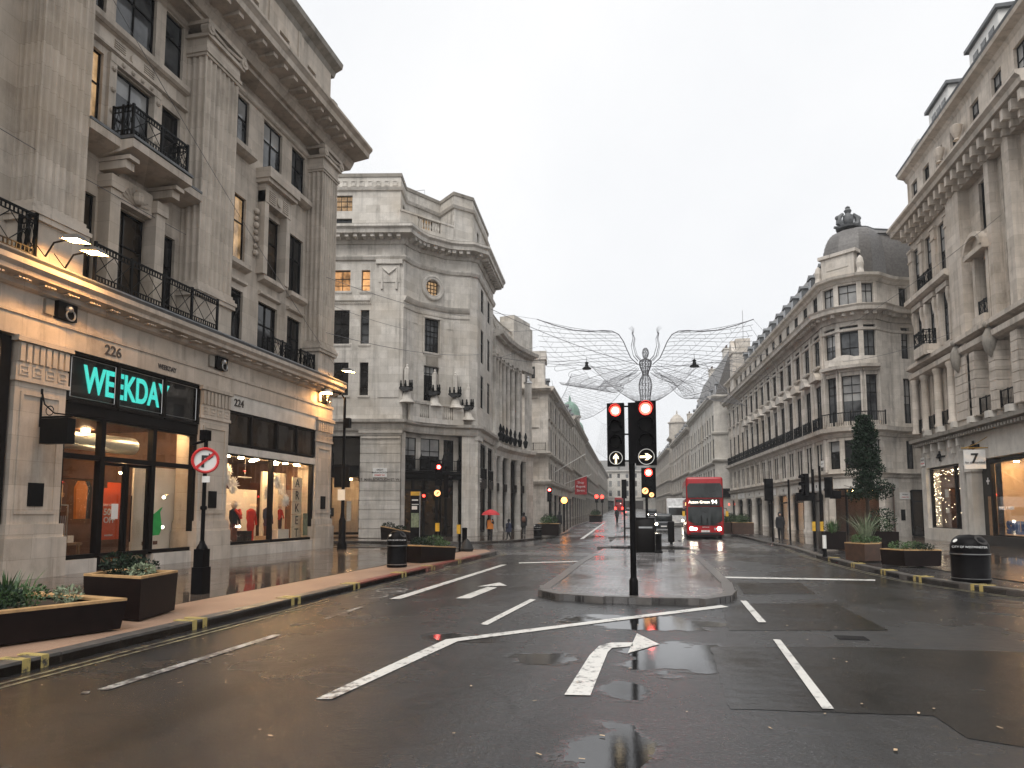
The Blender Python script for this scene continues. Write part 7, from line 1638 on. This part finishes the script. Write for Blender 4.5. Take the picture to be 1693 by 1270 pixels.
coat = lambda lo, hi, r0, r1: (lambda T, h: MB().lathe(T(0,0,0), [(r0*h,lo*h),(r0*.93*h,(lo+hi)/2*h),(r1*h,hi*.95*h),(r1*.55*h,hi*h),(.03*h,(hi+.03)*h)], 12, sx=1.05, sy=.8))
face_ = lambda T, h: MB().sphere(T(0,.03,.915), .05*h, 8, 6, 1.2).sphere(T(0,.085,.912), .01*h, 5, 4)
J, Rr, E = pose(.09, ((-.13,.05,.66),(-.05,.13,.74),(.12,.0,.62),(.11,.05,.50)))
t, T = person('person', 'person in an orange jacket walking under a red umbrella on the far left pavement', GG(810,895,.12), 1.64, J, Rr, E, 'cloth_black', R(200), [('jacket','cloth_orange',coat(.46,.82,.135,.13)),('hair','cloth_brown',hair),('face','skin',face_)])
u = thing('umbrella', 'open red umbrella held over the person in orange', 'umbrella', T(-.03,.05,1.0)); c = T(-.02,.04,0)
part(MB().tube([T(-.05,.13,.72), (c[0],c[1],c[2]+1.98)], .012, 6), 'shaft', 'steel', u); part(MB().lathe((c[0],c[1],c[2]+1.62), [(.60,0),(.50,.14),(.32,.26),(.12,.33),(.015,.35)], 8), 'canopy', 'red_cloth', u)
J, Rr, E = pose(.08); person('person', 'person in dark coat walking away beneath the colonnade', GG(866,884,.12), 1.72, J, Rr, E, 'cloth_black', R(10), [('coat','cloth_black',coat(.40,.83,.14,.13)),('rucksack','cloth_brown',lambda T,h: MB().sphere(T(0,-.12,.68), .1*h, 8, 6, 1.4)),('hair','cloth_black',hair)])
J, Rr, E = pose(.10, ((-.13,.03,.63),(-.10,.14,.58),(.12,.0,.62),(.11,.08,.50))); person('person', 'person in dark clothes crouching over bags by the colonnade kerb', GG(841,893,.12), 1.35, J, Rr, E, 'cloth_black', R(90), [('coat','cloth_navy',coat(.38,.82,.15,.14)),('hair','cloth_black',hair)])
J, Rr, E = pose(.13, ((-.13,.03,.63),(-.12,.08,.50),(.13,.0,.62),(.13,.07,.48))); person('person', 'hooded person in black walking along the right pavement', GG(1291,895,.12), 1.80, J, Rr, E, 'cloth_black', R(170), [('hooded_coat','cloth_black',coat(.45,.84,.135,.135)),('hood','cloth_black',hood),('face','skin',face_)])
J, Rr, E = pose(.05); person('person', 'dark coated person outside the lit shop far left', GG(925,878,.12), 1.74, J, Rr, E, 'cloth_black', R(120), [('coat','cloth_black',coat(.35,.83,.14,.13)),('hair','cloth_black',hair)])
# cyclist far down the road
p = GG(1020, 866); bk = thing('bicycle', 'distant bicycle ridden down the middle of the road', 'bicycle', p); m = lambda y, r: MB().tube([(p.x, p.y+y+r*math.cos(a), p.z+r+r*math.sin(a)) for a in [2*math.pi*k/18 for k in range(19)]], .025, 5, caps=False)
part(m(-.55,.34), 'wheel', 'black_rubber', bk); part(m(.55,.34), 'wheel', 'black_rubber', bk); part(MB().tube([(p.x,p.y-.55,p.z+.34),(p.x,p.y-.1,p.z+.85),(p.x,p.y+.42,p.z+.8),(p.x,p.y+.55,p.z+.34)], .025, 5).tube([(p.x-.25,p.y-.42,p.z+1.02),(p.x+.25,p.y-.42,p.z+1.02)], .02, 5).tube([(p.x,p.y-.42,p.z+1.02),(p.x,p.y-.45,p.z+.8)], .02, 5), 'frame', 'black_paint', bk); part(MB().box(p.x-.08,p.x+.08,p.y+.25,p.y+.5,p.z+.92,p.z+.97), 'saddle', 'black_rubber', bk)
J, Rr, E = pose(.06, ((-.14,.12,.68),(-.13,.26,.62),(.14,.12,.68),(.13,.26,.62))); person('person', 'cyclist in dark clothes riding in the middle of the road', (p.x, p.y+.3, p.z+.12), 1.72, J, Rr, E, 'cloth_black', R(180), [('jacket','cloth_black',coat(.46,.82,.13,.13)),('helmet','cloth_grey',hair)])
# ================================================================ the wire angel across the street
YA = 62.
def bez(p0, p1, p2, n=12): return [p0*(1-t)**2+p1*2*t*(1-t)+p2*t*t for t in [k/n for k in range(n+1)]]
X0 = 1067.
def wing(side, parent):
    sg = -1 if side == 'L' else 1; P = lambda dx, y, dep=0: onY(X0+sg*dx, y, YA+dep)
    tips = [(179,528),(178,537),(177,546),(177,555),(176,564),(175,573),(174,582),(170,590),(160,597),(145,604),(122,614),(103,630),(75,638),(46,632),(26,622)]
    lead = [(12,603),(24,592),(31,577),(36,565),(44,553),(55,547.5),(70,546.5),(90,548),(120,546),(150,538),(179,528)]
    S = []
    inner = [(58,548),(50,550),(44,554),(40,559),(36,566),(33,573),(30,580),(27,586),(24,591),(21,596),(19,600),(17,603),(15,606),(13,608),(11,609)]
    for i, (tx, ty) in enumerate(tips):
        A, D_ = Vector(inner[i]), Vector((tx, ty)); dd = D_-A
        k_ = max(0, (i-8)/6.); B_ = A+Vector((dd.x*.30, (dd.y*.0 if i < 4 else dd.y*.25)+(-6 if 3 < i < 9 else 0)+8*k_)); C_ = A+Vector((dd.x*.66, dd.y*.62+(5 if i < 9 else -6*(1-k_)))); pts = []
        for k in range(25): t_ = k/24; q = A*(1-t_)**3+B_*3*t_*(1-t_)**2+C_*3*t_*t_*(1-t_)+D_*t_**3; pts.append(P(q.x, q.y, 1.6*t_*t_))
        S.append(pts); part(MB().tube(pts, .018, 4), 'feather_strand', 'wire', parent)
    part(MB().tube([P(x, y) for x, y in lead], .045, 5), 'wing_edge', 'wire', parent)
    m = MB()
    for i in range(len(S)-1):
        for k in range(2+(i % 2), 24, 2): 
            a, b = S[i][k], S[i+1][max(0,k-1)]; c = S[i+1][min(24,k+1)]
            m.tube([a, b], .013, 3) if (k+i) % 3 else m.tube([a, (a+c)/2+Vector((0,0,.05)), c], .013, 3)
    part(m, 'feather_links', 'wire', parent, kind='stuff')
    m = MB()
    for i in range(7, 15):     # rounded feather tips
        e = S[i][-1]; d = (S[i][-1]-S[i][-3]).normalized(); w = Vector((0,0,1)); m.tube([e+d*.35*math.sin(a)+w*.28*math.cos(a)-w*.28 for a in [math.pi*k/8 for k in range(9)]], .018, 4); m.tube([e-w*.56, S[i][-7]-w*.45], .015, 4)
    part(m, 'feather_tips', 'wire', parent, kind='stuff')
def net(parent, c00, c10, c01, c11, nu, nv, sag=0., r=.010, name='light_net', bow=0.):
    """lattice of fine wires over a sagging patch (pixel corners with depth)"""
    Q = [onY(x, y, YA+d) for x, y, d in (c00,c10,c01,c11)]; pt = lambda u, v: Q[0]*(1-u)*(1-v)+Q[1]*u*(1-v)+Q[2]*(1-u)*v+Q[3]*u*v+Vector((0,bow*math.sin(math.pi*u),-sag*4*u*(1-u)))
    m = MB(); rnd = random.Random(nu)
    for i in range(nu+1):
        m.tube([pt(i/nu, j/(nv)) for j in range(0, nv+1)], r, 3, caps=False)
    for i in range(nu):
        for j in range(nv):
            if rnd.random() < .8: m.tube([pt(i/nu, j/nv), pt((i+1)/nu, (j+1)/nv)], r, 3, caps=False)
            if rnd.random() < .5: m.tube([pt((i+1)/nu, j/nv), pt(i/nu, (j+1)/nv)], r*.8, 3, caps=False)
    for v in (0, 1): m.tube([pt(i/(2*nu), v) for i in range(2*nu+1)], r*2.2, 4)
    return part(m, name, 'net_wire', parent, kind='stuff')
AN = thing('angel_light_figure', 'giant wire angel with spread wings hung across the street', 'light decoration', onY(1067, 640, YA))
wing('L', AN); wing('R', AN)
for k_, (y_, z_) in enumerate(((528,19.4),(546,17.6),(573,15.2))):
    part(MB().tube([onY(X0-178, y_, YA+1.6), Vector(FS.pt(7.4, .05, z_))], .014, 4), 'tie_wire', 'wire', AN); part(MB().tube([onY(X0+178, y_, YA+1.6), Vector(FBs.pt(LBs-11-k_, .05, 16.5-2*k_))], .014, 4), 'tie_wire', 'wire', AN)
bp = lambda x, y: onY(x, y, YA)
m = MB(); hc = bp(1067, 584)
def cage(m, prof, seg=9, r=.022):     # wire cage following a body outline: prof = (px y, half width m, depth m)
    ringsP = []
    for y, hw, dp in prof:
        c = bp(1067, y); ringsP.append([c+Vector((hw*math.cos(a), dp*math.sin(a), 0)) for a in [2*math.pi*k/seg for k in range(seg)]])
    for rg in ringsP: m.tube(rg+[rg[0]], r, 4, caps=False)
    for k in range(seg): m.tube([rg[k] for rg in ringsP], r, 4, caps=False)
    for i in range(len(ringsP)-1):
        for k in range(seg): m.tube([ringsP[i][k], ringsP[i+1][(k+1) % seg]], r*.7, 3, caps=False)
cage(m, [(576,.12,.12),(579,.24,.24),(584,.30,.3),(589,.24,.24),(593,.12,.14)]); part(m, 'head', 'wire', AN)
m = MB(); cage(m, [(594,.25,.2),(597,.52,.3),(602,.55,.32),(608,.45,.3),(615,.30,.26),(620,.26,.24)], 12, .03); part(m, 'torso', 'wire', AN)
m = MB(); cage(m, [(620,.26,.24),(627,.48,.36),(636,.58,.44),(645,.54,.44),(655,.46,.4),(668,.40,.36),(690,.2,.2)], 12); part(m, 'skirt', 'wire', AN)
for s_ in (-1, 1):
    A = [(1067+s_*9,597),(1067+s_*17,588),(1067+s_*21,572),(1067+s_*19,560),(1067+s_*22,550)]; m = MB()
    for k in range(5):
        a = 2*math.pi*k/5; m.tube([bp(x,y)+Vector((math.cos(a), math.sin(a), 0))*w for (x,y), w in zip(A, (.22,.2,.16,.11,.03))], .02, 4)
    part(m, 'arm', 'wire', AN); m = MB()
    for k in range(5): q = bp(1067+s_*20.5, 553); m.tube([q, q+Vector((s_*(.05*k-.1), 0, .35+.06*(2-abs(k-2)))), q+Vector((s_*(.12*k-.1), 0, .6+.1*(2-abs(k-2))))], .014, 3)
    part(m, 'hand', 'wire', AN)
net(AN, (978,606,.5), (1050,664,.8), (1067,622,.3), (1067,668,.3), 16, 14, .3); net(AN, (1152,606,.5), (1088,662,.8), (1067,622,.3), (1067,668,.3), 16, 14, .3)
net(AN, (1060,616,0), (1020,640,.5), (1000,628,1), (985,640,1), 8, 8, .2); net(AN, (1075,616,0), (1115,632,.5), (1180,640,1), (1130,655,1.5), 8, 9, .2)
# festoon nets further along
for lb, YN, cs in (('pale festoon net strung across the street behind the left wing of the angel', 22, [((918,668),(945,618),(960,694),(1032,642)), ((925,632),(945,618),(1000,640),(1032,638))]), ('pale festoon net strung across the street behind the right wing of the angel', 22, [((1110,640),(1150,655),(1165,600),(1235,672))]), ('faint festoon net far down the street left of the signals', 95, [((995,700),(1040,690),(985,745),(1040,770))])):
    N_ = thing('festoon_net', lb, 'light decoration', onY(cs[0][0][0], cs[0][0][1], YA+YN))
    for a, b, c, d in cs: net(N_, (*a,YN), (*b,YN), (*c,YN), (*d,YN), 14, 12, .8, .013)
    a = onY(*cs[0][0], YA+YN); part(MB().tube([a, Vector((sL(max(79,YA+YN))-.1 if a.x < -4 else a.x+12, YA+YN, a.z+3))], .016, 4), 'support_wire', 'wire', N_)
# little hanging lamps on the support wires
for x, y, lb in ((970,606,'small lamp hung on the wire at the left wing tip'),(1148,602,'small lamp hung on the wire at the right wing tip'),(873,630,'small pale lamp hung by the colonnade')):
    c = onY(x, y, YA-.5); t = thing('hanging_lamp', lb, 'lamp', c); part(MB().lathe(c, [(.42,-.25),(.4,-.15),(.18,.0),(.12,.25),(.2,.32),(.05,.45)], 10), 'lamp_body', 'black_paint' if x > 900 else 'steel', t, True); part(MB().tube([c+Vector((0,0,.4)), c+Vector((0,0,.9))], .02, 4), 'hook', 'wire', t)
def cable(a, b, sag, lb, r=.018):
    a, b = Vector(a), Vector(b); pts = [a.lerp(b, k/16)-Vector((0,0,sag*4*(k/16)*(1-k/16))) for k in range(17)]; tag(part(MB().tube(pts, r, 4), 'overhead_cable', 'wire'), lb, 'cable')
B1 = FBs.pt(LBs-14, .05, 17.5)
cable(FS.pt(5.5,.1,19.2), onY(1067,606,YA), .4, 'support cable from the pale corner building to the angel', .025); cable(B1, onY(1067,606,YA), .4, 'support cable from the round corner building to the angel', .025)
cable(FS.pt(7.0,.1,15.4), onY(970,604,YA-.5), .2, 'lower wire holding the left hanging lamp'); cable(FBs.pt(LBs-12,.05,14.5), onY(1148,600,YA-.5), .2, 'lower wire holding the right hanging lamp')
cable(onY(970,604,YA-.5), onY(1148,600,YA-.5), .6, 'wire running between the two lamps across the angel')
cable((-15.75,11.6,11.2), ARC[1]+(15.0,), .8, 'long thin wire running along the left building to the concave corner', .012); cable((-15.7,15.6,17.2), (-15.7,30.3,9.0), .3, 'wire slanting down across the left building', .012)
cable((-15.75,29.5,10.4), FS.pt(.3,.1,14.0), .4, 'wire from the end pilaster of the left building to the pale corner', .014); cable((-15.75,29.4,13.1), FS.pt(6.5,.1,18.7), .5, 'upper wire crossing the side street on the left', .014)
cable((17.1,38.5,17.0), FBs.pt(LBs-1.5,.1,15.2), .5, 'wire from the nearest right building to the rounded corner', .014); cable((17.1,45.3,12.6), BAY[3]+(13.0,), .3, 'lower wire between the two right hand buildings', .012); cable((17.0,47.0,20.4), Vector((14.6,58,24.4)), .6, 'wire running up to the crest on the slate dome', .012)

# ================================================================ the damp air
hz = part(MB().box(-230, 230, -55, 560, -3, 34), 'haze', None, kind='stuff'); hz['label'] = 'thin damp air filling the street'; hz['category'] = 'haze'
hm = bpy.data.materials.new('haze_air'); hm.use_nodes = True; hm.node_tree.nodes.clear()
_o = hm.node_tree.nodes.new('ShaderNodeOutputMaterial'); _v = hm.node_tree.nodes.new('ShaderNodeVolumePrincipled'); _v.inputs['Color'].default_value = (.93,.95,.97,1); _v.inputs['Density'].default_value = .0006
hm.node_tree.links.new(_v.outputs[0], _o.inputs['Volume']); hz.data.materials.append(hm)
